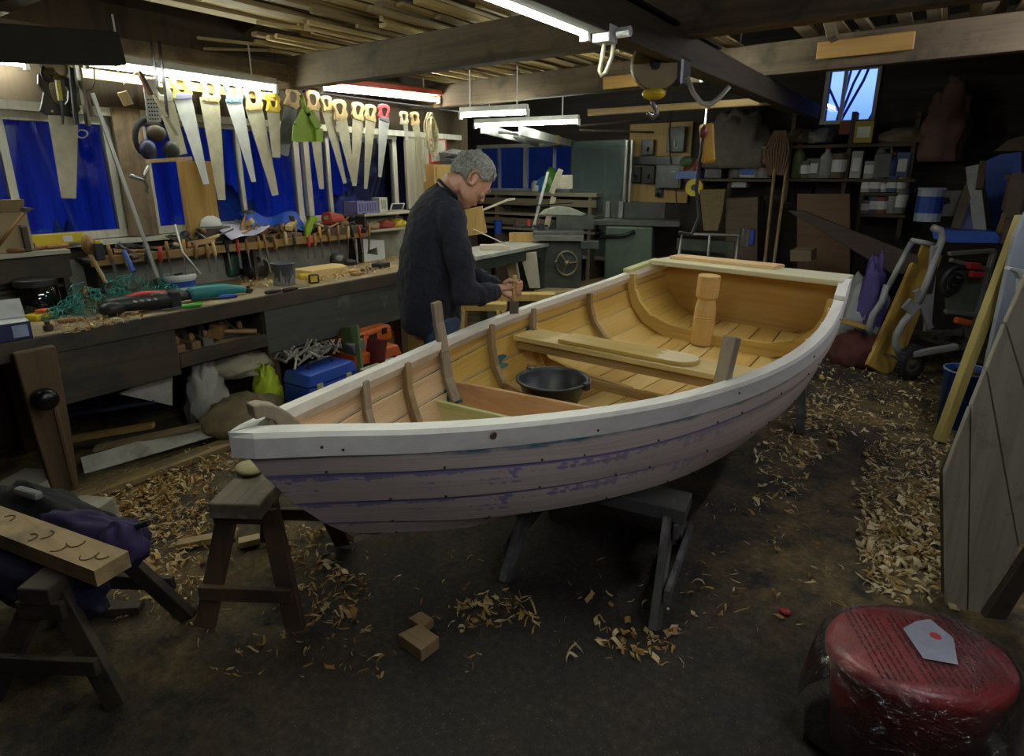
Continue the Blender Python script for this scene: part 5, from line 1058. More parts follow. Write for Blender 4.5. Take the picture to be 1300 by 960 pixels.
board((-3.7, 3.35, .02), (-3.7, 3.9, .02), .02, .55, wood('bench_side_panel', (.24, .14, .04), (.16, .09, .025), 'y', 1, .7), 'brown plywood panel closing the bench near the man', 'panel', 'panel')
# sawdust and shavings on the bench: stuff
# ================================================================== BACK OF THE SHOP
MGN = plain('machine_green', (.12, .16, .12), .45, .2, .25, 6); MGD = plain('machine_dark', (.075, .085, .075), .5, .3, .35, 6); CAST = plain('cast_table', (.17, .17, .16), .35, .7, .25)
PLY = wood('plywood_panel', (.44, .28, .09), (.34, .2, .06), 'z', .6, .6)
FH = V((-sin(YAW), cos(YAW), 0))
def wheel(b, c, nrm, r, spokes=3, t=.012, hub=.03):
    nrm = V(nrm).normalized(); u = nrm.orthogonal().normalized(); w_ = nrm.cross(u)
    b.tube([c+u*(r*cos(a))+w_*(r*sin(a)) for a in [2*pi*i/24 for i in range(24)]], t, 8, close=True)
    for k in range(spokes): a = 2*pi*k/spokes+.4; b.tube([c, c+u*(r*cos(a))+w_*(r*sin(a))], t*.75, 6)
    b.tube([c-nrm*.02, c+nrm*.03], hub, 12)
# table saw
p0, p1 = PP(677, 294, FH*6.6, FH), PP(741, 296, FH*6.55, FH); ZT = p0.z-.86
fx = (p1-p0); fl = fx.length; dp = .6
fx.z = 0; fx.normalize(); fy = V((-fx.y, fx.x, 0)); Mts = basis(fx, fy, (0, 0, 1+ZT/.86), V((p0.x, p0.y, 0)))
ts = thing('table_saw', 'old dark green table saw with handwheel and blade guard behind the boat', 'table saw', (0, 0, 0), m=Mts)
cx = fl*.5; 
MB().box((cx, dp*.5, .83), (fl*1.02, dp, .06)).obj('table', CAST, ts, bevel=.006)
MB().box((cx+.03, dp*.5, .42), (fl*.86, dp*.8, .76)).obj('cabinet', MGD, ts, bevel=.012); MB().box((cx+.03, dp*.5, .03), (fl*.9, dp*.84, .06)).obj('plinth', MGD, ts)
MB().box((cx, -.012, .80), (fl*1.0, .03, .05)).obj('front_rail', plain('bright_rail', (.4, .4, .36), .3, .8), ts, bevel=.004)
b = MB(); wheel(b, V((cx+.10, .02, .56)), (0, -1, 0), .115, 3, .011); b.tube([(cx-.0, .02, .58), (cx-.02, -.07, .58)], .012, 8); b.obj('handwheel', plain('brassy_wheel', (.28, .24, .14), .35, .7), ts, smooth=True)
b = MB(); wheel(b, V((-.02, .08, .58)), (-.8, -.6, 0), .115, 3, .013); b.obj('handwheel', BLP, ts, smooth=True)
MB().tube([(cx+.1, .075, .56), (cx+.1, .02, .56)], .03, 12).obj('wheel_boss', MGD, ts)
MB().prism([(.11*cos(a), .11*sin(a)) for a in [pi*i/12 for i in range(13)]], .004, basis((1, 0, 0), (0, 0, 1), (0, -1, 0), (cx+.02, .3, .86))).obj('saw_blade', STEEL, ts)
MB().prism([(-.26, 0), (.22, -.01), (.27, .01), (.10, .07), (-.05, .085), (-.2, .05)], .05, basis((1, 0, 0), (0, 0, 1), (0, -1, 0), (cx+.03, .3, 1.00))).obj('blade_guard', plain('guard_grey', (.32, .33, .27), .4, .3), ts, bevel=.008)
MB().box((cx-.1, .3, 1.10), (.5, .05, .012), (0, -3, 0)).tube([(cx-.12, .3, 1.06), (cx-.12, .3, 1.1)], .015, 8).obj('guard_arm', STEEL, ts)
MB().box((cx+.18, dp*.52, .93), (.42, .06, .14)).obj('fence', MGD, ts, bevel=.005)
MB().beam((cx-.3, .45, .85), (cx-.14, .5, 1.4), .03, .1, (0, 1, 0)).obj('riving_post', plain('pale_alu_post', (.4, .4, .38), .35, .6), ts)
MB().box((cx+.34, .015, .74), (.2, .08, .08)).obj('lock_lever', MGD, ts, bevel=.01)
# planer / jointer
p0 = PP(764, 279, FH*7.25, FH); ZJ = p0.z/.835; jx = thing('planer', 'green jointer planer with black fence beyond the table saw', 'planer', (p0.x, p0.y, 0), m=MT((p0.x, p0.y, 0), 18) @ Matrix.Diagonal((1, 1, ZJ, 1)))
MB().prism([(-.05, .0), (.40, 0), (.52, .35), (.50, .78), (-.05, .78)], .4, basis((1, 0, 0), (0, 0, 1), (0, -1, 0), (.1, .2, 0))).obj('body', MGN, jx, bevel=.02)
MB().box((.35, .2, .81), (1.1, .4, .05)).obj('table', CAST, jx, bevel=.004); MB().box((.33, .36, .91), (.75, .03, .15)).obj('fence', MGD, jx, bevel=.004)
for x in (.02, .18): MB().box((x, .33, .915), (.05, .04, .15)).obj('fence_bracket', plain('bright_bracket', (.45, .45, .45), .3, .7), jx)
MB().prism([(-.08, .07), (.08, .07), (0, -.03)], .012, basis((1, 0, 0), (0, 0, 1), (0, -1, 0), (.22, -.006, .52))).obj('badge', plain('badge_green', (.11, .14, .1), .4), jx)
MB().tube([(.0, -.02, .68), (.28, -.05, .70), (.4, -.05, .74)], .018, 8).obj('lever', BLP, jx, smooth=True)
t = thing('cabinet', 'brown wooden cabinet right of the green planer', 'cabinet', V((PZ(845, 330, .5).x, PZ(845, 330, .5).y+.3, 0)), 0)
MB().box((0, 0, .36), (.5, .45, .72)).obj('body', wood('cab_brown', (.2, .11, .05), (.13, .07, .03), 'x', 1, .6), t, bevel=.006); MB().box((0, -.23, .36), (.45, .02, .62)).obj('door', wood('cab_brown2', (.26, .15, .06), (.17, .09, .035), 'x', 1, .6), t, bevel=.004)
# white topped machine table beside the man
zt_ = .86; c1, c2, c3, c4_ = PZ(604, 326, zt_), PZ(668, 313, zt_), PZ(706, 307, zt_), PZ(688, 300, zt_)
tb = thing('machine_table', 'table with dusty white top and black handwheel beyond the man', 'table', (c2.x, c2.y, 0))
back = (c4_-c3)*1.0
poly = [c1, c3, c3+back, c1+back*1.1]; b = MB(); A = [b.vert(q) for q in poly]; B = [b.vert(q-V((0, 0, .035))) for q in poly]; b.face(A); b.face(B[::-1])
for i in range(4): b.face([A[i], B[i], B[(i+1) % 4], A[(i+1) % 4]])
b.obj('top', plain('dusty_white_top', (.46, .46, .42), .5, 0, .25, 12), tb, world=True)
d_ = (c3-c1).normalized(); n_ = back.normalized()
MB().beam(c1+n_*.06-V((0, 0, .09)), c3+n_*.06-V((0, 0, .09))-d_*.15, .03, .11).obj('apron', MGD, tb, world=True)
for f in (.12, .80):
    q = c1.lerp(c3, f)+n_*.12; MB().beam(V((q.x, q.y, 0)), V((q.x, q.y, .83)), .07, .09, (1, 0, 0)).obj('leg', MGD, tb, world=True)
q = PZ(690, 333, .7); b = MB(); q = c3-d_*.10+n_*.05; wheel(b, V((q.x, q.y, .70)), (.75, -.66, 0), .10, 3, .013); b.obj('handwheel', BLP, tb, world=True, smooth=True)
def pane(name, pts, th, mat, label, cat, d, nrm=None, **k):   # a board outlined on a plane facing the camera at distance d
    org = FH*d; qs = [PP(x, y, org, nrm or FH) for x, y in pts]; nn = V(nrm or FH).normalized(); c = sum(qs, V())/len(qs)
    b = MB(); A = [b.vert(q) for q in qs]; B = [b.vert(q+nn*th) for q in qs]; b.face(A); b.face(B[::-1])
    for i in range(len(qs)): b.face([A[i], B[i], B[(i+1) % len(qs)], A[(i+1) % len(qs)]])
    return tag(b.obj(name, mat, loc=c, bevel=.003), label, cat, k.get('group'))
WPN = plain('cream_board', (.56, .50, .38), .6, 0, .1)
dT = (c2-CAM).dot(FH)
pane('board', [(660, 322), (681, 320), (686, 366), (672, 366)], .03, WPN, 'cream board leaning under the white topped table', 'board', dT-.02)
pane('board', [(641, 332), (656, 328), (658, 352), (647, 356)], .05, wood('tan_block', (.42, .30, .13), (.3, .2, .08), 'z', 1, .6), 'tan block clamped under the white topped table', 'block', dT-.03)
org = FH*(dT-.08); tag(MB().tube([PP(x, y, org, FH) for x, y in ((601, 291), (620, 300), (640, 309), (651, 317), (655, 330), (658, 348), (660, 364))], [.006, .006, .006, .008, .010, .014, .014], 8).obj('cable', plain('cream_cable', (.6, .54, .4), .5), loc=PP(650, 320, org, FH), smooth=True), 'cream flex curving down in front of the white topped table', 'cable')
pane('board', [(583, 268), (612, 262), (618, 296), (583, 302)], .12, PLY, 'brown plywood box behind the man over the white topped table', 'box', dT+.28)
org = FH*(dT+.3); tag(MB().beam(PP(612, 267, org, FH), PP(646, 253, org, FH), .03, .022).beam(PP(645, 253.5, org, FH), PP(654, 252.5, org, FH), .03, .022).obj('stick', WPN, loc=PP(630, 260, org, FH)), 'pale bent stick rising behind the man', 'stick')
q = PZ(621, 298, .87); misc('container', 'blue container on the white topped table', 'container', V((q.x-.05, q.y+.25, .862)), [('tub', BLU, lambda b: b.lathe([(.05, 0), (.055, .17), (.05, .17), (.045, .01), (0, .01)], n=16), dict(smooth=False)), ('rim', BLU, lambda b: b.lathe([(.056, .16), (.06, .165), (.056, .17)], n=16), {})])
q = PZ(655, 308, .86); misc('wooden_jig', 'wooden box with black clamps on the white topped table', 'jig', V((q.x+.02, q.y+.12, .861)), [('box', PLY, lambda b: b.box((0, 0, .05), (.32, .08, .10)), dict(bevel=.004)), ('clamp', BLP, lambda b: b.box((.2, .02, .10), (.07, .07, .2)).box((.08, .04, .17), (.4, .02, .025)).box((-.1, .04, .2), (.03, .03, .1)), dict(bevel=.004)), ('red_grip', REDP, lambda b: b.tube([(.06, .04, .17), (.06, .04, .24)], .018, 8), {})], 35)
q = PZ(620, 318, .86); misc('plank_offcut', 'cream offcut lying on the white topped table', 'offcut', V((q.x, q.y+.06, .862)), [('offcut', WPN, lambda b: b.box((0, 0, .025), (.24, .1, .05)), dict(bevel=.003)), ('stop', WPN, lambda b: b.box((.14, -.02, .02), (.07, .06, .04)), {})], 35)
MPL = wood('pale_sawhorse', (.50, .34, .11), (.38, .24, .06), 'z', 1, .6)
q = PZ(668, 372, .62); sawhorse((q.x, q.y, 0), -55, .5, .62, .4, .12, 'pale wooden sawhorse behind the boat, the right one of two', (MPL, MPL), .06, .06)
q = PZ(612, 384, .60); sawhorse((q.x, q.y, 0), -60, .4, .60, .36, .12, 'pale wooden sawhorse behind the boat beside the man', (MPL, MPL), .06, .06)
board(PZ(690, 372, .35), PZ(790, 352, .35), .3, .02, wood('pale_sheet_b', (.5, .36, .16), (.4, .27, .1), 'x', 1, .6), 'pale board lying behind the boat before the table saw')
# under-window rack at the back, glass sheet
t = thing('timber_rack', 'pale timber rack under the back windows', 'rack', (-4.9, 7.25, 0))
for z in (1.33, 1.05, .85): MB().box((-4.75, 7.25, z), (2.3, .4, .03 if z < 1.3 else .05)).obj('shelf_board', wood('rack_pale', (.36, .31, .22), (.25, .2, .14), 'x', 1, .6), t, world=True)
for z in (1.22, .95): MB().box((-4.75, 7.06, z), (2.3, .02, .09)).obj('front_batten', wood('rack_dark', (.26, .2, .13), (.17, .12, .08), 'x', 1, .7), t, world=True)
for x in (-5.85, -5.2, -4.5, -3.7): MB().box((x, 7.25, .66), (.05, .36, 1.32)).obj('upright', MATS['rack_dark'], t, world=True)
for i, (px, w_, h_, m_, lb) in enumerate(((683, .12, .1, WHT, 'white bag on the back window sill'), (692, .16, .14, plain('blue_bag', (.05, .22, .5), .4), 'bright blue bag on the back window sill'), (699, .12, .22, plain('green_bag', (.10, .3, .04), .4), 'green bag on the back window sill'))):
    q = PY(px, 245, 7.2); heap('bag', V((q.x, 7.2, 1.357)), (w_*.8, .1, h_), m_, lb, 'bag', i, .25)
pane('board', [(708, 222), (727, 222), (727, 240), (706, 240)], .02, WPN, 'white board standing on the rack left of the glass sheet', 'board', 7.2)
for i, (a, c) in enumerate((((700, 245), (712, 215)), ((693, 290), (703, 250)))): org = FH*6.9; tag(MB().beam(PP(*a, org, FH), PP(*c, org, FH), .04, .06).obj('batten', MATS['rack_pale'], loc=PP(*a, org, FH)), ['pale batten leaning over the back rack, upper', 'pale batten leaning behind the saw guard, lower'][i], 'batten')
def dusty_glass():
    m = clear('greenish_glass', (.50, .60, .57), .12, .10, (.75, .85, .85)); nt = m.node_tree; o = nt.nodes['Material Output']; old = o.inputs[0].links[0].from_socket
    d = N(nt, 'ShaderNodeBsdfDiffuse'); d.inputs[0].default_value = (.24, .30, .27, 1); mx = N(nt, 'ShaderNodeMixShader'); mx.inputs[0].default_value = .42; nt.links.new(old, mx.inputs[1]); nt.links.new(d.outputs[0], mx.inputs[2]); nt.links.new(mx.outputs[0], o.inputs[0]); return m
t = thing('glass_sheet', 'framed sheet of glass standing at the back before the window', 'glass', (-3.6, 7.0, .0))
q0, q1 = PY(723, 274, 7.2), PY(790, 270, 7.2); xa, xb_ = q0.x, q1.x
MB().box(((xa+xb_)/2, 7.22, 1.25), (xb_-xa, .008, 1.5)).obj('pane', dusty_glass(), t, world=True)
for x, wd in ((xb_+.02, .03), (xb_+.09, .025)): MB().box((x, 7.20, 1.24), (wd, .04, 1.5)).obj('edge_frame', ALU, t, world=True)
MB().box(((xa+xb_)/2, 7.22, .51), (xb_-xa+.1, .04, .05)).obj('bottom_rail', ALU, t, world=True); MB().box((xa, 7.22, 1.25), (.02, .03, 1.5)).obj('side_rail', MGD, t, world=True)
# ladder slung under the roof
t = thing('ladder', 'white aluminium ladder slung under the roof at the back', 'ladder', PZ(660, 172, 2.0))
r1 = (PZ(612, 163, 1.98), PZ(681, 181, 1.98)); r2 = (PZ(660, 166, 1.98), PZ(737, 185, 1.98))
for a, c in (r1, r2): MB().beam(a, c, .03, .085).obj('rail', plain('ladder_white', (.8, .8, .76), .4, 0), t, world=True, bevel=.004)
for f in (.2, .45, .7, .93): MB().tube([r1[0].lerp(r1[1], f), r2[0].lerp(r2[1], f)], .014, 8).obj('rung', ALU, t, world=True)
for a in (r1[1], r2[0].lerp(r2[1], .5)): MB().box(a, (.05, .05, .1)).obj('foot_cap', YEL, t, world=True, bevel=.005)
# conduit pipes along the ceiling at back
for i, (a, c, lb) in enumerate((((735, 165), (830, 168), 'lower thin pipe under the roof beside the ladder'), ((735, 160), (840, 150), 'upper thin pipe under the roof beside the ladder'))): org = FH*6.6; tag(MB().tube([PP(*a, org, FH), PP(*c, org, FH)], .012, 6).obj('pipe', IRON, loc=PP(*a, org, FH)), lb, 'pipe')
# electric board
def pyp(px, py, y=7.44): return PY(px, py, y)
def wbox(name, x0, y0, x1, y1, dep, mat, label, cat, extra=None, y=7.44):
    a, c = pyp(x0, y0, y), pyp(x1, y1, y); t = thing(name, label, cat, ((a.x+c.x)/2, y, (a.z+c.z)/2))
    MB().box((0, -dep/2, 0), (abs(c.x-a.x), dep, abs(a.z-c.z))).obj('case', mat, t, bevel=.006)
    w_, h_ = abs(c.x-a.x), abs(a.z-c.z)
    for nm, m_, f in (extra or []): b = MB(); f(b, w_, h_, dep); b.obj(nm, m_, t)
    return t
a, c = pyp(800, 158), pyp(872, 258); tag(MB().box(((a.x+c.x)/2, 7.45, (a.z+c.z)/2), (c.x-a.x, .02, a.z-c.z)).obj('mounting_board', PLY, loc=((a.x+c.x)/2, 7.45, (a.z+c.z)/2)), 'plywood board carrying the electric switch boxes on the back wall', 'board')
lev = ('lever', plain('lever_black', (.02, .02, .02), .3), lambda b, w_, h_, d: b.tube([(w_*.1, -d-.0, 0), (w_*.1, -d-.03, -.04)], .012, 8))
DB = plain('switch_dark', (.03, .032, .036), .35, .2); GB = plain('switch_grey', (.085, .09, .10), .45, .2)
wbox('switch_box', 818, 178, 832, 197, .09, DB, 'dark rounded switch box at the top of the plywood board', 'switch box', [lev])
wbox('switch_box', 852, 162, 871, 193, .1, GB, 'tall grey switch box at the top right of the plywood board', 'switch box', [('hook', WHT, lambda b, w_, h_, d: b.tube([(0, -d-.02, 0), (0, -d-.02, -h_*.3), (.02, -d-.02, -h_*.36), (.04, -d-.02, -h_*.3)], .008, 6))])
wbox('trunking', 804, 199, 872, 209, .08, GB, 'grey cable trunking across the plywood board', 'trunking', [('lid', DB, lambda b, w_, h_, d: b.box((0, -d-.003, 0), (w_, .006, h_*.8)))])
wbox('switch_box', 804, 212, 815, 232, .08, DB, 'narrow dark switch box at the left under the trunking', 'switch box', [lev])
wbox('switch_box', 819, 211, 833, 233, .09, DB, 'dark switch box in the middle under the trunking', 'switch box', [lev])
wbox('fuse_box', 838, 209, 868, 239, .12, GB, 'wide grey fuse box under the trunking', 'fuse box', [('door', plain('fuse_door', (.11, .11, .12), .4, .2), lambda b, w_, h_, d: b.box((0, -d-.004, 0), (w_*.85, .008, h_*.8))), ('handle', WHT, lambda b, w_, h_, d: b.box((w_*.2, -d-.012, h_*.2), (.06, .012, .012)))])
wbox('socket', 834, 240, 842, 250, .06, DB, 'small black socket low on the plywood board', 'socket', [('plug', DB, lambda b, w_, h_, d: b.tube([(0, -d, 0), (0, -d-.05, -.02)], .02, 8))])
tag(MB().tube([pyp(856, 100, 6.4), pyp(850, 170, 7.3), pyp(851, 205, 7.33), pyp(858, 240, 7.33), pyp(862, 300, 7.3), pyp(868, 345, 7.2)], .008, 6).obj('cable', BLP, loc=pyp(851, 205, 7.3), smooth=True), 'thin cable hanging down across the electric board', 'cable')
# shelves with bottles and tins
MSK = wood('dark_shelf', (.09, .06, .035), (.05, .035, .022), 'x', 1, .8)
def shelfunit(px0, px1, ys, label, y=7.3, dep=.3, posts=()):
    t = thing('wall_shelf', label, 'shelf', pyp((px0+px1)/2, ys[0], y))
    for k, yy in enumerate(ys):
        a, c = PY(px0, yy, y-dep/2), PY(px1, yy, y-dep/2); z = PY((px0+px1)/2, yy, y-dep/2).z
        MB().box(((a.x+c.x)/2, y, z-.015), (c.x-a.x, dep, .03)).obj('board', MSK, t, world=True)
    for p in posts:
        a = PY(p, ys[0], y-dep/2); MB().box((a.x, y+.02, (PY(p, min(ys)-40, y).z+PY(p, max(ys)+30, y).z)/2), (.04, dep-.06, PY(p, min(ys)-40, y).z-PY(p, max(ys)+30, y).z)).obj('post', MSK, t, world=True)
    return t
shelfunit(868, 985, (227,), 'dark shelf with canister and crate right of the electric board', posts=(925,))
shelfunit(1000, 1162, (183, 227), 'long dark shelves of bottles and tins on the back wall', posts=(1003, 1078, 1160))
shelfunit(1092, 1150, (245, 272), 'small lower rack of tins on the back wall', dep=.26, posts=(1094, 1149))
def can(px, pyb, w_, h_, mat, label, kind='tin', group=None, y=7.22, lidm=None):
    a = PY(px, pyb, y); s = 8.6/790; r = w_*s/2; h = h_*s; t = thing('bottle' if kind in ('bottle', 'jug') else 'paint_tin' if kind == 'tin' else 'box', label, kind, (a.x, y, a.z+.001), group=group)
    if kind == 'tin':
        MB().lathe([(r, 0), (r, h*.93), (r*1.05, h*.94), (r*1.05, h), (r*.9, h*.985), (0, h*.985)], n=16).obj('can', mat, t); MB().lathe([(r*1.01, h*.25), (r*1.015, h*.75), (r*1.0, h*.75)], n=16).obj('paper_band', lidm or WHT, t)
    elif kind == 'bottle': MB().lathe([(r, 0), (r, h*.62), (r*.8, h*.72), (r*.4, h*.82), (r*.38, h*.9), (0, h*.9)], n=14).obj('flask', mat, t, smooth=True); MB().lathe([(r*.45, h*.9), (r*.45, h), (0, h)], n=10).obj('cap', lidm or REDP, t)
    elif kind == 'jug':
        MB().box((0, 0, h*.36), (r*2, r*1.4, h*.72)).box((-r*.4, 0, h*.80), (r*1.2, r*1.2, h*.16), None, .5).obj('body', mat, t, bevel=.012); MB().lathe([(r*.35, h*.88), (r*.35, h), (0, h)], (-r*.4, 0, 0), n=10).obj('cap', lidm or REDP, t); MB().tube([(-r*.1, 0, h*.86), (r*.7, 0, h*.9), (r*.8, 0, h*.70)], .014, 8).obj('handle', mat, t)
    else: MB().box((0, 0, h/2), (r*2, r*1.4, h)).obj('carton', mat, t, bevel=.003); MB().box((0, -r*.705, h*.5), (r*1.4, .003, h*.5)).obj('printed_panel', lidm or WHT, t)
    return t
DW = plain('dusty_white', (.36, .36, .36), .5); DG = plain('dusty_green', (.10, .14, .05), .5); DBL = plain('dusty_blue', (.05, .08, .2), .5); DRD = plain('dusty_red', (.22, .06, .04), .5); DBR = plain('dusty_brown', (.12, .08, .05), .6); DGY = plain('dusty_grey', (.15, .15, .16), .5); DYE = plain('dusty_yellow', (.4, .32, .02), .5)
cj = can(950, 226, 16, 26, DW, 'white canister with a blue and yellow label on the shelf', 'jug', lidm=plain('white_cap', (.5, .5, .5), .4))
a = PY(950, 226, 7.22); MB().box((0, -.072, .10), (.14, .004, .13)).obj('blue_label', BLU, cj); MB().lathe([(.03, 0), (.03, .004), (0, .004)], (0, -.0745, .125), rotm((90, 0, 0)), 14).obj('yellow_badge', YEL, cj)
can(971, 226, 20, 30, DGY, 'big tin with a red rim right of the white canister', 'tin', lidm=DRD); can(934, 226, 12, 24, DGY, 'grey bottle left of the white canister', 'bottle', lidm=DBR)
t = wbox('crate', 869, 217, 896, 227, .3, plain('sky_crate', (.10, .17, .42), .5), 'pale blue crate of bits on the shelf right of the electric board', 'crate', [('jumble', DRD, lambda b, w_, h_, d: [b.box((-w_*.35+i*w_*.14, -d*.5, h_*.7+.03*(i % 3)), (.04, .1, .09), (20*i, 10, 30*i)) for i in range(6)]), ('tangle', DG, lambda b, w_, h_, d: b.ball((-.05, -d*.5, h_*1.6), (.1, .1, .07), 8, 6))], y=7.42)
wbox('radio', 899, 212, 919, 226, .12, GB, 'grey radio on the shelf beside the pale blue crate', 'radio', [('speaker', DB, lambda b, w_, h_, d: b.box((0, -d-.003, -h_*.05), (w_*.7, .006, h_*.6)))], y=7.32)
wbox('box', 935, 230, 953, 238, .2, DW, 'white box under the canister shelf', 'box', [('lid', DGY, lambda b, w_, h_, d: b.box((0, -d/2, h_/2), (w_*1.02, d, .01)))], y=7.4)
rows = [((1011, 226, 12, 34, DG, 'bottle'), (1021, 226, 13, 16, DG, 'tin'), (1031, 226, 12, 18, DGY, 'box'), (1047, 226, 13, 29, DW, 'bottle'), (1063, 226, 14, 22, DBR, 'tin'), (1085, 226, 9, 24, DW, 'box'), (1104, 226, 11, 15, DW, 'tin'), (1118, 226, 14, 30, DGY, 'jug'), (1131, 226, 10, 22, DBL, 'bottle'), (1143, 226, 10, 22, DBL, 'box')), ((1099, 244, 9, 13, DW, 'tin'), (1111, 244, 12, 13, DGY, 'tin'), (1121, 244, 9, 10, DW, 'tin'), (1132, 244, 12, 14, DBL, 'tin'), (1142, 244, 10, 13, DYE, 'tin')), ((1098, 271, 9, 12, DGY, 'tin'), (1107, 271, 9, 15, DBL, 'tin'), (1117, 271, 13, 15, DRD, 'tin'), (1130, 271, 10, 23, DW, 'bottle'), (1141, 271, 11, 22, DGY, 'tin'))]
names = ['%s on the long bottle shelf, %s', '%s on the upper board of the small rack, %s', '%s on the lower board of the small rack, %s']
o1 = ['leftmost', 'second from left', 'third from left', 'fourth from left', 'fifth from left', 'fifth from right', 'fourth from right', 'third from right', 'second from right', 'rightmost']; o2 = ['leftmost', 'second from left', 'in the middle', 'second from right', 'rightmost']
cn = {id(DG): 'green', id(DGY): 'grey', id(DW): 'white', id(DBR): 'brown', id(DBL): 'blue', id(DYE): 'yellow', id(DRD): 'red'}
for r_, row in enumerate(rows):
    for i, q in enumerate(row): can(q[0], q[1], q[2], q[3], q[4], names[r_] % (cn[id(q[4])]+' '+q[5], (o1 if len(row) > 5 else o2)[i]), q[5], 'tins and bottles on the back shelves')
can(1095, 182, 15, 19, DYE, 'yellow box standing above the bottle shelf', 'box'); a = wbox('case', 1070, 157, 1106, 171, .2, DRD, 'dark red case lying on top of the back shelves', 'case', [('lid', DRD, lambda b, w_, h_, d: b.box((0, -d/2, h_/2), (w_*1.02, d*1.02, .02)))])
for i, (px, mm, lb) in enumerate(((1040, DGY, 'grey bundle on the top back shelf'), (1015, DBR, 'brown bundle on the top back shelf'), (1150, DBR, 'long brown roll on top of the back shelves'))): q = PY(px, 182, 7.25); heap('bundle', V((q.x, 7.25, q.z)), (.14+.1*(i == 2), .12, .10), mm, lb, 'bundle', i+3)
def backpane(pts, mat, label, cat, y, th=.02, name='board'): return pane(name, pts, th, mat, label, cat, y, nrm=V((0, 1, 0)))
def pane_y(pts, mat, label, cat, y, th=.02, name='board'):
    qs = [PY(a, c, y) for a, c in pts]; c = sum(qs, V())/len(qs); b = MB(); A = [b.vert(q) for q in qs]; B = [b.vert(q+V((0, th, 0))) for q in qs]; b.face(A); b.face(B[::-1])
    for i in range(len(qs)): b.face([A[i], B[i], B[(i+1) % len(qs)], A[(i+1) % len(qs)]])
    return tag(b.obj(name, mat, loc=c, bevel=.003), label, cat)
HES = plain('hessian', (.20, .15, .07), .9, 0, .25, 30)
pane_y([(888, 241), (921, 240), (917, 270), (911, 293), (893, 293)], HES, 'hessian sack hanging below the back shelf', 'sack', 7.0, .12, 'hessian_sack')
pane_y([(921, 252), (962, 250), (961, 376), (922, 374)], wood('dark_cab', (.13, .085, .055), (.08, .05, .035), 'x', 1, .7), 'dark brown cabinet front below the back shelf', 'cabinet', 7.05, .3, 'low_cabinet')
pane_y([(1012, 246), (1079, 246), (1079, 383), (1012, 380)], wood('brown_sheet', (.17, .09, .045), (.12, .06, .03), 'x', .6, .6), 'brown board standing below the bottle shelf', 'board', 6.95)
pane_y([(1000, 268), (1020, 268), (1165, 325), (1165, 350), (1130, 346)], wood('dark_plank_lean', (.075, .045, .035), (.045, .028, .022), 'x', .6, .6), 'broad dark plank sloping down below the brown board', 'plank', 6.3, .05, 'plank')
pane_y([(1003, 318), (1030, 318), (1030, 332), (1003, 332)], wood('crate_side', (.16, .11, .06), (.1, .07, .04), 'x', 1, .7), 'low wooden crate beyond the boat stern', 'crate', 6.0, .3, 'wooden_crate')
for i, (a, c, lb) in enumerate((((972, 322), (985, 200), 'broom handle leaning by the shelf post, the left one'), ((984, 322), (1000, 205), 'broom handle leaning by the shelf post, the right one'))): tag(MB().tube([PY(*a, 6.7)+(PY(*a, 6.7)-PY(*c, 7.05))*(PY(*a, 6.7).z-.005)/(PY(*c, 7.05).z-PY(*a, 6.7).z), PY(*c, 7.05)], .016, 8).obj('pole', wood('pole_wood', (.3, .2, .09), (.22, .14, .06), 'z', 1, .6), loc=PY(*a, 6.7)), lb, 'pole')
b = MB(); 
for i in range(9): a = -.12+.03*i; b.tube([PY(990, 172, 7.0)+V((a*.4, 0, .05)), PY(988, 172, 7.0)+V((a, .02, -.15)), PY(988, 195, 7.0)+V((a*.6, 0, -.22))], .014, 6)
tag(b.obj('broom_head', plain('brush_brown', (.14, .08, .05), .9), loc=PY(988, 180, 7.0)), 'brown bundle of brushwood hanging by the broom handles', 'broom')
t = thing('tube_rack', 'grey metal folding stand beyond the boat stern', 'stand', PY(905, 320, 6.3)); b = MB()
b.tube([PY(862, 325, 6.2), PY(866, 297, 6.3), PY(938, 299, 6.3), PY(934, 330, 6.2)], .018, 8).tube([PY(901, 299, 6.3), PY(899, 325, 6.25)], .014, 8); b.obj('frame', plain('stand_grey', (.28, .28, .27), .35, .6), t, world=True); MB().box(PY(895, 312, 6.35), (.6, .03, .12)).obj('cross_plate', MGD, t, world=True)
q = PY(947, 312, 6.2); misc('tin_can', 'shiny silver and blue can by the folding stand', 'can', q, [('can', CHR, lambda b: b.lathe([(.07, -.0), (.07, .17), (0, .17)], n=18), {}), ('blue_side', BLU, lambda b: b.box((.05, -.03, .09), (.05, .05, .14)), {})])
q = PY(882, 238, 7.1); misc('tape_reel', 'yellow plastic reel hanging under the shelf left of the hessian sack', 'reel', q, [('reel', YEL, lambda b: b.lathe([(.03, -.03), (.10, -.03), (.10, .03), (.03, .03)], (0, 0, 0), rotm((90, 0, 0)), 16), {}), ('hub', BLP, lambda b: b.lathe([(.035, -.035), (.035, .035)], (0, 0, 0), rotm((90, 0, 0)), 12), {})])
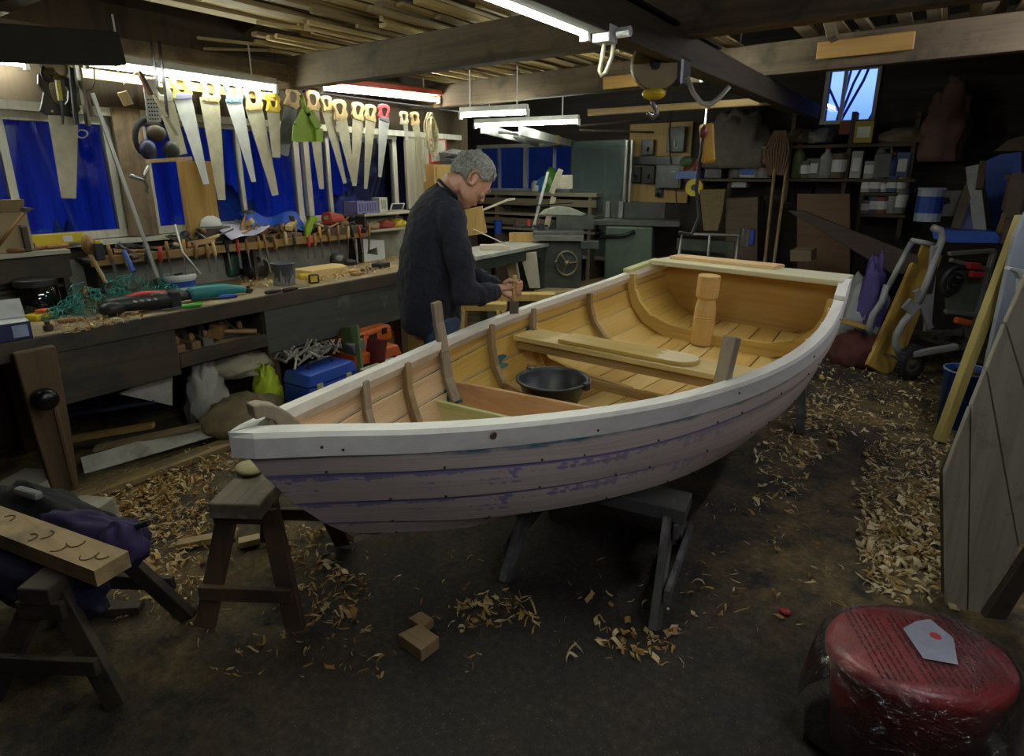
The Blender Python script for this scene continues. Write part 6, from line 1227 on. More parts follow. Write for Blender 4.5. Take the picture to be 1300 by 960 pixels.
# hoist, hook and pendant control
hz = 2.07; hp_ = PZ(835, 85, hz); d0 = (hp_-CAM).dot(FH); org = FH*d0
def O(px, py, off=0): return PP(px, py, FH*(d0+off), FH)
h = thing('electric_hoist', 'electric hoist with round drum hanging under the steel rail', 'hoist', O(840, 88))
MB().lathe([(.11, -.03), (.115, -.02), (.115, .02), (.11, .03), (0, .03)], O(833, 82), basis(RT, V((0, 0, 1)), -FH), 28).obj('drum', plain('drum_tan', (.24, .17, .06), .5, .1), h, world=True); MB().tube([O(833, 82, -.05), O(833, 82, .06)], .02, 10).obj('axle', STEEL, h, world=True)
MB().box(O(856, 94, .05), (.12, .14, .14)).obj('motor', BLP, h, world=True, bevel=.02); MB().beam(O(852, 82), O(861, 87), .03, .03).obj('yellow_lever', YEL, h, world=True)
MB().beam(O(838, 70, .03), O(846, 60, .05), .06, .02).obj('trolley_plate', STEEL, h, world=True)
b = MB()
for q in (((820, 70), (821, 112)), ((833, 98), (833, 115)), ((808, 101), (823, 113), (838, 112), (860, 100)), ((812, 103), (826, 117), (843, 119), (846, 113))): b.tube([O(*x) for x in q], .006, 6)
b.obj('cable', plain('hoist_cable', (.3, .28, .24), .5, .3), h, world=True, smooth=True)
hb_ = MB().ball(O(830, 119), (.055, .055, .028)).obj('hook_block', YEL, h, world=True, smooth=True)
MB().tube([O(x, y) for x, y in ((828, 125), (829, 133), (833, 139), (834, 145), (829, 149), (823, 146), (822, 142))], [.012, .010, .012, .013, .013, .01, .006], 8).obj('hook', plain('hook_steel', (.16, .14, .13), .35, .8), hb_, world=True, smooth=True)
pc = thing('pendant_control', 'yellow pendant control with red button hanging right of the hoist', 'control', O(897, 180))
ph_ = MB().beam(O(896.5, 157), O(899.5, 207), .06, .05, FH).obj('housing', plain('pendant_yellow', (.56, .30, .01), .45, 0, .3), pc, world=True, bevel=.012); MB().ball(O(893, 168, -.03), (.018, .022, .030)).obj('red_button', plain('button_red', (.16, .02, .015), .4), ph_, world=True, smooth=True)
MB().tube([O(897, 138), O(896, 150), O(895, 158)], .005, 6).obj('suspension_hook', CHR, pc, world=True); MB().tube([O(893, 172, -.03), O(888, 205), O(884, 240), O(888, 275), O(878, 298), O(862, 295)], .008, 6).obj('cable', BLP, pc, world=True, smooth=True)
tag(MB().tube([O(872, 98, -.1), O(880, 118, -.1), O(890, 131, -.1), O(900, 134, -.1), O(912, 125, -.1), O(926, 110, -.1)], .011, 8).obj('hoist_supply_cable', plain('pale_flex', (.42, .40, .34), .5), loc=O(895, 130, -.1), smooth=True), 'thick pale flex drooping from the rail above the pendant control', 'cable')
q = (PZ(772, 46, 2.08)-CAM).dot(FH); tag(MB().tube([PP(x, y, FH*q, FH) for x, y in ((768, 45), (765, 70), (761, 90), (763, 96), (769, 92), (777, 72), (780, 48))], .008, 8).obj('cable_loop', plain('cream_flex', (.55, .52, .38), .5), loc=PP(768, 70, FH*q, FH), smooth=True), 'cream cable loop hanging beside the big lamp', 'cable')
misc('junction_box', 'white junction box on the beam above the cable loop', 'junction box', PP(768, 44, FH*q, FH), [('box', WHT, lambda b: b.box((0, 0, 0), (.07, .07, .06)), dict(bevel=.005)), ('gland', WHT, lambda b: b.tube([(.05, 0, -.0), (.10, 0, 0)], .018, 8), {})])
# paper stack shelf and framed picture near the man
xw = -4.40
t = thing('picture', 'small red framed picture on the wall above the man', 'picture', PX(553, 192, xw)); cnr = [PX(541, 176, xw), PX(564, 175, xw), PX(565, 207, xw), PX(543, 209, xw)]
def quadx(name, pts, th, mat, par): 
    b = MB(); A = [b.vert(q) for q in pts]; B = [b.vert(q+V((th, 0, 0))) for q in pts]; b.face(A); b.face(B[::-1])
    for i in range(4): b.face([A[i], B[i], B[(i+1) % 4], A[(i+1) % 4]])
    return b.obj(name, mat, par, world=True)
cm = sum(cnr, V())/4; fr_ = quadx('frame', cnr, .03, REDP, t); quadx('print', [cm+(q-cm)*.80 for q in cnr], .034, plain('pale_print', (.5, .46, .38), .6), fr_)
misc('cupboard', 'small brown cupboard under the red framed picture', 'cupboard', PX(553, 228, -4.33)+V((0, .05, 0)), [('body', PLY, lambda b: b.box((0, 0, 0), (.2, .36, .3)), dict(bevel=.004)), ('door_panel', PLY, lambda b: b.box((.104, 0, 0), (.01, .3, .25)), dict(bevel=.003))])
b_ = PX(575, 205, -4.33); misc('papers', 'untidy stack of papers on the bracket left of the mans head', 'papers', b_, [('stack', DGY, lambda b: [b.box((0, 0, -.05+.018*i), (.2, .34, .012), (0, RN.uniform(-6, 6), RN.uniform(-14, 14))) for i in range(8)], {}), ('top_sheet', DW, lambda b: b.box((.02, .02, .10), (.18, .3, .004), (8, 10, 20)), {})])
# ================================================================== RIGHT SIDE AND FOREGROUND
GST = plain('painted_tube', (.34, .345, .33), .45, .1, .15); RUB = plain('tyre_rubber', (.02, .02, .02), .8, 0, .3)
wp = PZ(1157, 482, 0); dW = (wp-CAM).dot(FH)
def G(px, py, off=0.): return PP(px, py, FH*(dW+off), FH)
tr_ = thing('hand_truck', 'grey tubular trolley with rubber wheels at the right of the shop', 'trolley', V((wp.x, wp.y, 0)))
wc = G(1157, 460); rw = (wc.z)
ax_ = (RT*.35-FH*.94).normalized()
def tyre(c, nm):
    u = ax_.cross(V((0, 0, 1))).normalized(); w_ = V((0, 0, 1)); b = MB()
    b.tube([c+u*((rw-.035)*cos(a))+w_*((rw-.035)*sin(a)) for a in [2*pi*i/30 for i in range(30)]], .035, 10, close=True)
    for i in range(30): a = 2*pi*i/30; b.box(c+u*((rw-.003)*cos(a))+w_*((rw-.003)*sin(a)), (.05, .012, .008), basis(ax_, u*(-sin(a))+w_*cos(a), u*cos(a)+w_*sin(a)))
    t_ = b.obj(nm, RUB, tr_, world=True, smooth=True); b = MB()
    b.lathe([(.0, .03), (.03, .03), (.035, .012), (rw-.075, .008), (rw-.06, .022), (rw-.06, -.02), (.0, -.02)], c, basis(u, w_, ax_), 26); o = b.obj('hub', plain('hub_steel', (.34, .33, .28), .35, .7), t_, smooth=True)
    o.data.transform(XF[tr_.name].inverted()); return t_
tyre(wc, 'wheel'); tyre(wc-ax_*.42, 'wheel')
MB().tube([wc, wc-ax_*.42], .012, 8).obj('axle', STEEL, tr_, world=True)
def tubes(name, lst, r, off=0., mat=GST, n=8):
    b = MB()
    for q in lst: b.tube([G(x, y, off) for x, y in q], r, n)
    return b.obj(name, mat, tr_, world=True, smooth=True)
tubes('bent_leg', [((1143, 452), (1137, 438), (1138, 425), (1148, 408), (1165, 388))], .028)
tubes('bent_leg', [((1105, 425), (1103, 415), (1108, 400), (1120, 382), (1126, 362))], .026, .25)
tubes('side_rail', [((1166, 385), (1178, 355), (1190, 320), (1197, 302), (1194, 292), (1184, 289))], .026)
tubes('side_rail', [((1126, 368), (1140, 340), (1157, 308))], .022, .25)
tubes('cross_tube', [((1157, 305), (1196, 313))], .02, .1)
MB().beam(G(1163, 368), G(1181, 417), .045, .03, FH).obj('link_bar', plain('link_grey', (.32, .32, .31), .4, .2), tr_, world=True, bevel=.005); MB().beam(G(1186, 312), G(1177, 420, .05), .05, .03, FH).obj('link_bar', GST, tr_, world=True, bevel=.005)
MB().beam(G(1150, 385, -.02), G(1161, 393, -.02), .09, .03, FH).obj('bracket_plate', plain('link_grey', (.24, .24, .235), .4, .4), tr_, world=True)
MB().beam(G(1157, 450, -.03), G(1215, 440, -.03), .05, .05).obj('foot_plate', GST, tr_, world=True, bevel=.01); MB().box(G(1184, 350, .02), (.04, .04, .28)).obj('sleeve', BLP, tr_, world=True, bevel=.006)
# yellow planks leaning
MYL = wood('yellow_plank', (.60, .38, .08), (.46, .27, .045), 'z', .7, .55)
def leanboard(p0, p1, w_, th, mat, label, nrm=None, name='leaning_plank'):
    p0, p1 = V(p0), V(p1); return tag(MB().beam(p0, p1, w_, th, nrm or FH).obj(name, mat, loc=p0, bevel=.004), label, 'plank')
a = PZ(1106, 474, .0); d_ = (a-CAM).dot(FH); e = PP(1166, 342, FH*(d_+.35), FH); 
def lean2(bl, tl, wpx, th, mat, label, doff, name='leaning_plank'):
    a = PZ(*bl, .0); d_ = (a-CAM).dot(FH); e = PP(*tl, FH*(d_+doff), FH); ax = (e-a).normalized(); side = FH.cross(ax).normalized(); nr = side.cross(ax)
    w_ = wpx/760*d_; return tag(MB().beam(a+ax*.01, e, th, w_, nr.cross(ax)).obj(name, mat, loc=a, bevel=.004), label, 'plank')
lean2((1113, 473), (1171, 342), 38, .04, MYL, 'broad yellow plank leaning on the trolley, front one', .35)
lean2((1126, 462), (1183, 318), 34, .03, MYL, 'longer yellow plank leaning behind the broad yellow plank', .45)
# blue bin and long pale board
bp = PZ(1216, 540, 0); bt = PP(1216, 470, bp, FH); r0 = abs(((PP(1243, 470, bp, FH)-PP(1190, 470, bp, FH)).length)/2)
bn = thing('bin', 'tall blue plastic bin on the floor at the right', 'bin', V((bp.x, bp.y, 0)))
MB().lathe([(0, .004), (r0*.86, 0), (r0*.97, bt.z*.96), (r0*1.03, bt.z*.965), (r0*1.03, bt.z), (r0*.95, bt.z), (r0*.83, .015), (0, .015)], n=32).obj('tub', plain('bin_blue', (.015, .09, .42), .4, 0, .12), bn, smooth=True)
MB().tube([(r0*1.03*cos(2*pi*i/28), r0*1.03*sin(2*pi*i/28), bt.z) for i in range(28)], .006, 6, close=True).obj('rim', plain('rim_pale_blue', (.25, .35, .6), .4), bn, smooth=True)
b = MB(); [b.box((RN.uniform(-.08, .08), RN.uniform(-.08, .08), bt.z-.12), (.05, .05, .22), (RN.uniform(-30, 30), RN.uniform(-30, 30), 0)) for i in range(7)]; b.obj('rubbish', BLP, bn)
def quadboard(pts3, th, nrm, mat, name, label=None, cat=None, par=None, **k):
    nrm = V(nrm).normalized(); b = MB(); A = [b.vert(q) for q in pts3]; B = [b.vert(q+nrm*th) for q in pts3]; b.face(A); b.face(B[::-1]); n = len(pts3)
    for i in range(n): b.face([A[i], B[i], B[(i+1) % n], A[(i+1) % n]])
    c = sum(pts3, V())/n
    if par: return b.obj(name, mat, par, world=True, **k)
    return tag(b.obj(name, mat, loc=c, **k), label, cat)
MGY = wood('greenish_pine', (.50, .40, .13), (.38, .29, .08), 'z', .6, .6)
lean2((1192, 562), (1298, 274), 12, .055, MGY, 'long greenish yellow board leaning up in front of the blue bin', .12)
# white sheet and boarded panel at the right edge
dq = (PZ(1214, 600, 0)-CAM).dot(FH)
quadboard([PP(x, y, FH*(dq+.35), FH) for x, y in ((1236, 540), (1256, 450), (1289, 300), (1312, 255), (1400, 255), (1400, 560))], .03, FH, plain('pale_grey_sheet', (.34, .38, .43), .5, 0, .1), 'panel', 'smooth pale grey panel standing behind the boarded panel', 'panel', bevel=.004)
quadboard([PP(x, y, FH*(dq+.16), FH) for x, y in ((1296, 395), (1297, 355), (1291, 346), (1281, 343), (1284, 339), (1296, 342), (1330, 350), (1330, 395))], .04, FH, plain('off_white_edge', (.5, .52, .52), .45), 'curved_panel', 'white board with a rounded top corner at the right edge', 'board', bevel=.004)
P0 = PZ(1202, 772, 0); nr = (FH*.98+RT*.2).normalized()
pb_ = thing('boarded_panel', 'big grey boarded panel leaning at the right edge with grooves', 'panel', P0)
MGB = wood('weathered_board', (.36, .325, .24), (.25, .22, .16), 'z', .7, .7, (.1, .09, .07), .2)
def Q_(x, y): return PP(x, y, P0, nr)
for pts in (((1202, 770), (1200, 600), (1232, 517), (1228, 783)), ((1229.5, 783), (1233.5, 515), (1252, 470), (1293, 697), (1240, 785)), ((1253.5, 467), (1276, 412), (1346, 640), (1294.5, 695)), ((1277.5, 409), (1315, 325), (1390, 560), (1347.5, 637))):
    quadboard([Q_(*q) for q in pts], .022, nr, MGB, 'plank', par=pb_, bevel=.003)
quadboard([Q_(*q)-nr*.03 for q in ((1237, 788), (1300, 692), (1352, 632), (1362, 650), (1312, 715), (1266, 790))], .03, nr, MBD, 'edge_strip', par=pb_, bevel=.003)
quadboard([Q_(*q)+nr*.024 for q in ((1205, 765), (1203, 610), (1216, 580), (1218, 775))], .04, nr, MBD, 'back_batten', par=pb_)
# pile of clamps, folded stand with red parts
t = thing('saw_stand', 'folded grey mitre saw stand with red clamps behind the trolley', 'stand', G(1225, 380, .3))
def G2(x, y, o=.3): return G(x, y, o)
b = MB()
for q in (((1262, 318), (1232, 430)), ((1205, 322), (1262, 318)), ((1200, 395), (1240, 400)), ((1207, 330), (1255, 342))): b.beam(G2(*q[0]), G2(*q[1]), .03, .045, FH)
b.obj('frame', plain('stand_bar', (.30, .31, .29), .35, .6), t, world=True, bevel=.004)
quadboard([G2(x, y, .33) for x, y in ((1203, 345), (1250, 345), (1240, 398), (1203, 400))], .03, FH, plain('stand_green_grey', (.14, .16, .12), .5, .3), 'base_plate', par=t)
for q in (((1228, 337), (1243, 338)), ((1232, 348), (1248, 349)), ((1213, 406), (1234, 411))): MB().beam(G2(*q[0], .26), G2(*q[1], .26), .05, .05).obj('red_handle', REDP if q[0][0] != 1213 else ORG, t, world=True, bevel=.01)
b = MB(); c = G2(1212, 358, .27); b.tube([c+RT*(.09*cos(a))+V((0, 0, .12*sin(a))) for a in [pi*.4+pi*i/9 for i in range(10)]], .022, 8); b.obj('arc_guide', BLP, t, world=True, smooth=True)
b = MB(); c = G2(1214, 357, .25); wheel(b, c, -FH, .055, 3, .012, .025); b.obj('clamp_wheel', STEEL, t, world=True)
b = MB()
for i in range(26): q = G2(RN.uniform(1178, 1240), RN.uniform(418, 448), RN.uniform(.0, .4)); d_ = V((RN.uniform(-1, 1), RN.uniform(-1, 1), RN.uniform(-.4, .4))).normalized(); b.beam(q-d_*.1, q+d_*.1, RN.uniform(.015, .04), RN.uniform(.015, .04))
tag(b.obj('scrap_pile', plain('dark_scraps', (.06, .05, .045), .6, .2, .4), loc=G2(1210, 445, .2)), 'dark heap of scrap and clamps behind the trolley wheel', 'scraps', kind='stuff')
heap('plastic_bag', V((*G(1098, 372, .6).xy, 0)), (.22, .2, .50), plain('grey_plastic_bag', (.28, .29, .30), .35, 0, .2), 'grey plastic bag standing between boat stern and trolley', 'bag', 2, .3)
heap('cloth', V((*G(1112, 345, .5).xy, 0)), (.12, .12, .62), plain('violet_cloth', (.08, .06, .22), .8), 'dark violet cloth hanging beside the yellow planks', 'cloth', 9, .3)
heap('cloth', V((*G(1095, 400, .4).xy, 0)), (.22, .15, .2), plain('dark_red_bundle', (.10, .025, .02), .8), 'dark red bundle on the floor right of the boat stern', 'bundle', 4, .3)
board(G(1065, 405, .4), G(1100, 416, .3), .06, .03, MYL, 'yellow lath lying on the floor beyond the boat stern', 'lath', 'lath')
misc('brick', 'dark red brick with holes on the floor left of the yellow plank', 'brick', V((*PZ(1093, 441, 0).xy, 0)), [('brick', plain('brick_red', (.13, .04, .03), .8), lambda b: b.box((0, 0, .11), (.1, .07, .21), (0, 12, 0)), dict(bevel=.004)), ('slot', BLP, lambda b: [b.box((-.02+.02*i, -.037, .11), (.008, .004, .14), (0, 12, 0)) for i in range(3)], {})], 20)
# far right dark corner
BTP = plain('tarp_far', (.02, .09, .45), .4, 0, .25, 6, .2)
pane_y([(1250, 205), (1270, 196), (1297, 192), (1297, 265), (1283, 290), (1262, 295), (1252, 240)], BTP, 'blue sheet hanging in the far right corner', 'sheet', 6.9, .06, 'hanging_sheet')
pane_y([(1183, 292), (1262, 294), (1275, 303), (1272, 309), (1205, 308), (1185, 303)], plain('blue_box_far', (.04, .12, .55), .4, 0, .2), 'bright blue folded tarpaulin on the far right heap', 'tarpaulin', 6.4, .3, 'folded_tarpaulin')
pane_y([(1184, 243), (1226, 242), (1222, 274), (1187, 275)], plain('white_sack', (.34, .33, .30), .8, 0, .15), 'white sack with a dark smudge in the far right corner', 'sack', 6.8, .12, 'white_sack')
pane_y([(1196, 252), (1205, 250), (1207, 258), (1199, 260)], plain('smudge', (.05, .05, .06), .8), 'dark printed mark on the white sack', 'mark', 6.795, .004, 'printed_mark')
can(1176, 281, 19, 27, plain('white_blue_tin', (.4, .45, .55), .4), 'white tin with a blue band in front of the white sack', 'tin', None, 6.7, BLU)
for i, (a, c, w_, mm, lb) in enumerate((((1213, 290), (1238, 215), .07, DBR, 'brown plank crossing before the white sack'), ((1244, 294), (1234, 211), .09, DW, 'white plank leaning in the far right corner'), ((1228, 294), (1227, 250), .10, plain('violet_plank', (.12, .12, .3), .6), 'blue grey plank beside the white leaning plank'), ((1243, 240), (1248, 205), .05, DBR, 'thin brown lath leaning behind the white plank'))):
    q0, q1 = PY(*a, 6.6), PY(*c, 6.75); tag(MB().beam(q0, q1, w_, .025, (0, 1, 0)).obj('leaning_board', mm, loc=q0), lb, 'plank')
pane_y([(1273, 270), (1262, 300), (1278, 302), (1285, 268)], PLY, 'orange brown board in the far right corner', 'board', 6.5, .03)
t = thing('newel_post', 'dark carved wooden post at the far right edge', 'post', PY(1288, 270, 6.3)); b = MB()
for x0, x1, y0, y1 in ((1277, 1296, 222, 228), (1280, 1300, 228, 268), (1276, 1300, 268, 272), (1278, 1298, 272, 310)): q0, q1 = PY(x0, y0, 6.3), PY(x1, y1, 6.3); b.box((q0+q1)/2, (abs(q1.x-q0.x), .16, abs(q0.z-q1.z)))
b.obj('post', wood('carved_dark', (.13, .085, .05), (.07, .045, .028), 'z', 1, .6), t, world=True, bevel=.005); MB().box(PY(1289, 248, 6.2), (.10, .03, .34)).obj('inset_panel', DBR, t, world=True)
heap('hanging_cloth', PY(1193, 205, 7.2), (.18, .1, .5), plain('pink_cloth', (.14, .07, .06), .9), 'dull pink cloth hanging in the dark right of the bottle shelf', 'cloth', 6, .35)
pane_y([(1280, 178), (1300, 172), (1300, 192), (1262, 192)], DBR, 'heap of laths on the shelf at the far right edge', 'lath', 6.9, .2, 'lath_bundle')
heap('bundle', PY(935, 178, 7.2)-V((0, 0, .3)), (.35, .15, .42), plain('grey_canvas', (.13, .11, .09), .9), 'folded grey canvas hanging above the canister shelf', 'canvas', 8, .35)
# ---------------- foreground left
MPK = wood('scarred_plank', (.40, .27, .13), (.28, .18, .08), 'x', .7, .65, (.16, .11, .06), .35)
zp = .47; k0, k1, k2 = PZ(163, 700, zp), PZ(152, 738, zp), PZ(0, 642, zp); dk = (k2-k0).normalized(); wk = (k1-k0); wk -= dk*wk.dot(dk)
e0 = k0+dk*1.35; tq = thing('scarred_plank', 'thick scarred plank with half round saw cuts at the lower left', 'plank', (k0+e0)/2)
b = MB(); Mx = basis(dk, wk.normalized(), dk.cross(wk.normalized()), k0); wl = wk.length
sgn = 1 if Mx.to_3x3() @ V((0, 0, 1)) @ V((0, 0, 1)) > 0 else -1
b.prism([(0, 0), (1.35, 0), (1.35, wl), (0, wl)], .055, Mx @ Matrix.Translation((0, 0, -sgn*.0275))); b.mi = 1
for i, (x, y) in enumerate(((.05, .4), (.09, .62), (.19, .35), (.22, .7), (.33, .45), (.36, .75), (.55, .4), (.62, .6), (.75, .35))):
    c = V((x, y*wl, sgn*.0012)); b.tube([Mx @ (c+V((.022*cos(a), .022*sin(a), 0))) for a in [pi*i_/8+i*.5 for i_ in range(9)]], .0022, 6)
b.obj('plank', [MPK, plain('cut_dark', (.08, .05, .03), .8)], tq, world=True)
mid = k0+dk*.16+wk*.5
mid = mid-RT*.07; sawhorse((mid.x-.02, mid.y+.05, 0), math.degrees(atan2(wk.y, wk.x))-90+20, .34, zp-.058, .42, .10, 'dark low sawhorse under the scarred plank', (MBD, MBD), .05, .07, low=.16)
q = PZ(8, 770, .46)-RT*.50-FH*.13; sawhorse((q.x, q.y, 0), 62, .42, .45, .34, .12, 'crusted sawhorse in the lower left corner', (wood('crusted_top', (.20, .19, .15), (.1, .095, .08), 'x', 1, .85, (.36, .35, .3), .45), plain('greenish_leg', (.03, .04, .045), .6, 0, .3)), .03, .10)
mm = plain('purple_jacket', (.030, .016, .075), .85, 0, .35, 20); nv_ = plain('navy_cloth', (.012, .012, .04), .9, 0, .3, 20); bkf = plain('black_fleece', (.004, .004, .0045), .9, 0, .3, 20)
q = PZ(75, 665, .50); jk = thing('jacket', 'purple and black work jacket thrown behind the scarred plank', 'jacket', V((q.x, q.y, .3)), 0)
def blob(par, name, c, s, mat, seed, amp=.25, rz=0):
    b = MB(); b.ball((0, 0, 0), 1, 30, 18); R_ = Matrix.Rotation(radians(rz), 4, 'Z')
    for v in b.bm.verts:
        p = v.co.copy(); d = 1+amp*noise.noise(p*2.2+V((seed, seed, 0)))+amp*.5*noise.noise(p*5+V((0, seed, 2))); v.co = V(c)+(R_ @ V((p.x*d*s[0], p.y*d*s[1], p.z*d*s[2])))
    return b.obj(name, mat, par, world=True, smooth=True)
rz_ = math.degrees(atan2(dk.y, dk.x))
cj_ = k0+dk*.62-wk*.95
blob(jk, 'body', V((cj_.x, cj_.y, .33)), (.40, .11, .15), bkf, 3, .25, rz_); c = k0+dk*.34-wk*.75; blob(jk, 'sleeve', V((c.x, c.y, .40)), (.24, .07, .075), mm, 6, .3, rz_+10)
c = k0+dk*.12-wk*.55; blob(jk, 'cuff', V((c.x, c.y, .42)), (.075, .065, .085), mm, 2, .25, rz_); MB().tube([V((c.x+.02, c.y+.03, .48)), V((c.x+.07, c.y+.06, .5))], .01, 6).obj('toggle', BLP, jk, world=True)
c = k0+dk*.55-wk*.62; MB().beam(V((c.x, c.y, .50)), V((c.x-.12, c.y-.03, .50)), .03, .03).obj('zip_flap', GRYP, jk, world=True, bevel=.01)
c = k0+dk*.45+wk*.6; jn = thing('cloth', 'dark navy cloth hanging under the scarred plank', 'cloth', V((c.x, c.y, .3))); blob(jn, 'drape', V((c.x, c.y, .31)), (.40, .10, .095), nv_, 5, .2, rz_)
for i, (px, py, d, lb) in enumerate(((38, 606, (.26, .2, .1), 'white paint crusted block on the floor by the bench vise'), (108, 640, (.2, .16, .12), 'grey wooden block on the floor behind the jacket cuff'))):
    q = PZ(px, py, d[2]); tag(MB().box((0, 0, d[2]/2), d, (0, 0, 28), .9).obj('block', wood('crusted_block_%d' % i, (.34, .31, .25), (.24, .21, .17), 'y', 1, .8, (.5, .47, .4), .3), bevel=.005), lb, 'block').location = (q.x, q.y, .001)
for i, (a, c, lb) in enumerate((((168, 714), (195, 730), 'short orange brown offcut by the end of the scarred plank'), ((225, 692), (300, 678), 'flat offcut on the floor left of the brown sawhorse'), ((303, 690), (330, 684), 'pale square offcut between the sawhorse legs'), ((70, 778), (180, 770), 'dark lath on the floor under the scarred plank'))): p_, r_ = PZ(*a, .02), PZ(*c, .02); board(p_, r_, .05, .03, [MSF, MPK, TAN, MBD][i], lb, 'offcut', 'offcut')
tag(MB().ball((0, 0, .02), (.06, .05, .02), 12, 6).obj('putty_lump', plain('cream_putty', (.5, .44, .25), .8), smooth=True), 'cream lump of putty on top of the brown sawhorse', 'lump').location = PZ(318, 600, .521)
# red oval seat in clear film
zr = .34; rc = PZ(1168, 822, zr); e0, e1 = PZ(1052, 815, zr), PZ(1288, 838, zr); rl = (e1-e0).length/2; ang = atan2((e1-e0).y, (e1-e0).x)
rs = thing('red_tub', 'red oval plastic tub sealed in printed clear film at the lower right', 'tub', V((rc.x, rc.y, 0)), math.degrees(ang))
RD = plain('glossy_red', (.42, .018, .022), .3, 0, .08); ry = rl*.74
MB().lathe([(0, .0), (.78, 0), (.88, .2), (.93, zr-.07), (.99, zr-.055), (1.0, zr-.03), (.97, zr-.01), (.90, zr), (.5, zr+.008), (0, zr+.010)], n=48, sx=rl, sy=ry).obj('tub', RD, rs, smooth=True)
b = MB()
def film(u, v):
    a = 2*pi*u; k = [.0, .5, .92, 1.03, 1.09, 1.14, 1.12][int(round(v*6))]; z = [zr+.020, zr+.018, zr+.012, zr-.015, zr-.10, .16, .05][int(round(v*6))]
    w_ = noise.noise(V((cos(a)*3, sin(a)*3, v*4))); k *= 1+.05*w_*(v > .3); z += .012*noise.noise(V((cos(a)*6*k, sin(a)*6*k, v*3)))*(v > .2)
    ex = .10*max(0, -cos(a-.3))*(v > .4)*v
    return V((rl*k*cos(a)*(1+ex), ry*k*sin(a), z))
b.sheet(film, 64, 6, closeu=True); b.obj('clear_film', clear('film', (.96, .96, .98), .10, .16, (1, 1, 1.0), 1.), rs, smooth=True)
b = MB(); zz_ = zr+.024
def strokes(x0, y0, x1, ystep, n, L_):
    for i in range(n):
        x = x0; y = y0+ystep*i
        while x < x0+L_:
            for c_ in range(RN.randint(2, 7)):
                b.box((y, x+.0022, zz_), (RN.choice((.0042, .0058, .0058)), .0036, .0006)); x += .0054
            x += .005
for x0, n in ((-.21, 6), (-.07, 9), (.11, 5)): strokes(-.155+.03*(x0 > 0), x0*rl/.3, 0, .0165, n, .30*ry/.22)
b.obj('printed_lines', plain('print_black', (.008, .005, .005), .6), rs)
b = MB(); b.prism([(-.06, -.09), (.02, -.10), (.06, .0), (.035, .07), (-.01, .055), (-.06, .02)], .0005, Matrix.Translation((.03, .02, zz_+.0009))); b.obj('white_patch', plain('patch_white', (.30, .30, .38), .5), rs)
b = MB(); b.lathe([(.014, 0), (.014, .0005), (0, .0005)], (.045, .02, zz_+.0015), n=14); b.obj('red_dot', REDP, rs)
tag(MB().ball((0, 0, .012), (.022, .016, .012), 10, 6).obj('red_scrap', REDP, smooth=True), 'small red scrap on the floor left of the red tub', 'scrap').location = PZ(996, 780, 0)
heap('plastic_wrap', V((*PZ(1190, 640, 0).xy, 0)), (.05, .04, .02), clear('wrap', (.8, .8, .8), .15, .1, (1, 1, 1), .5), 'scrap of clear plastic on the shavings at the right', 'scrap', 3)
# ================================================================== THE MAN
D0 = 3.28
org = FH*D0+RT*(-.395); org.z = 0
pm_ang = YAW+radians(12)
XF_, YL = V((cos(pm_ang), sin(pm_ang), 0)), V((-sin(pm_ang), cos(pm_ang), 0))
man = thing('person', 'man in dark navy sweater and jeans bending his grey head over his work', 'person', org, math.degrees(pm_ang))
def Q(px, py, lat=0.): return PP(px, py, org, FH)+YL*lat
def loft(b, rings, n=20, p=2.3):
    R_ = []
    for c, rx, ry, tilt in rings:
        t = radians(tilt); xd = XF_*cos(t)+V((0, 0, 1))*sin(t); r = []
        for k in range(n):
            a = 2*pi*k/n; ca, sa = cos(a), sin(a); r.append(b.vert(c+xd*(rx*abs(ca)**(2/p)*(1 if ca > 0 else -1))+YL*(ry*abs(sa)**(2/p)*(1 if sa > 0 else -1))))
        R_.append(r)
    for A, B in zip(R_, R_[1:]):
        for k in range(n): b.face([A[k], A[(k+1) % n], B[(k+1) % n], B[k]])
    b.face(R_[0][::-1]); b.face(R_[-1]); return b
SKIN = plain('skin', (.50, .26, .18), .5, 0, .18, 14); 
def clothm(name, col, wr=.35):
    m, nt, b = nodes(name); v = coords(nt); f = tex(nt, v, 7, 4, .6, .7); g = tex(nt, v, 220, 2, .5)
    nt.links.new(ramp(nt, f, [(.3, mul(col, .75)), (.7, mul(col, 1.25))]), b.inputs['Base Color']); b.inputs['Roughness'].default_value = .9; b.inputs['Sheen Weight'].default_value = .05
    a = N(nt, 'ShaderNodeMath', operation='MULTIPLY_ADD'); nt.links.new(g, a.inputs[0]); a.inputs[1].default_value = .15; nt.links.new(f, a.inputs[2]); bump(nt, b, a.outputs[0], wr, .03); return m
SWM = clothm('navy_sweater', (.0062, .0068, .018), .8); JEM = clothm('denim', (.035, .055, .11), .4)
# head frame: face points forward and down
hc = Q(598, 229); tl = radians(-47); XH = XF_*cos(radians(14))+YL*sin(radians(14)); YH = YL*cos(radians(14))-XF_*sin(radians(14)); HF = XH*cos(tl)+V((0, 0, 1))*sin(tl); HU = XH*(-sin(tl))+V((0, 0, 1))*cos(tl)
HM_ = basis(HF*1.12, YH*1.12, HU*1.12, hc)
def Hd(x, y, z): return HM_ @ V((x, y, z))
b = MB()
rot3 = HM_.to_3x3().to_4x4()
def hb(c, r): b.ball(Hd(*c), r, 20, 14, rot3)
hb((-.012, 0, .028), (.100, .078, .095)); hb((.035, 0, .0), (.062, .068, .085)); hb((.032, 0, -.055), (.058, .058, .062)); hb((.058, 0, -.092), (.030, .030, .026))
hb((.012, .043, -.045), (.048, .018, .055)); hb((.012, -.043, -.045), (.048, .018, .055)); hb((.045, 0, -.082), (.040, .042, .024))
hb((.088, 0, .022), (.018, .048, .012))
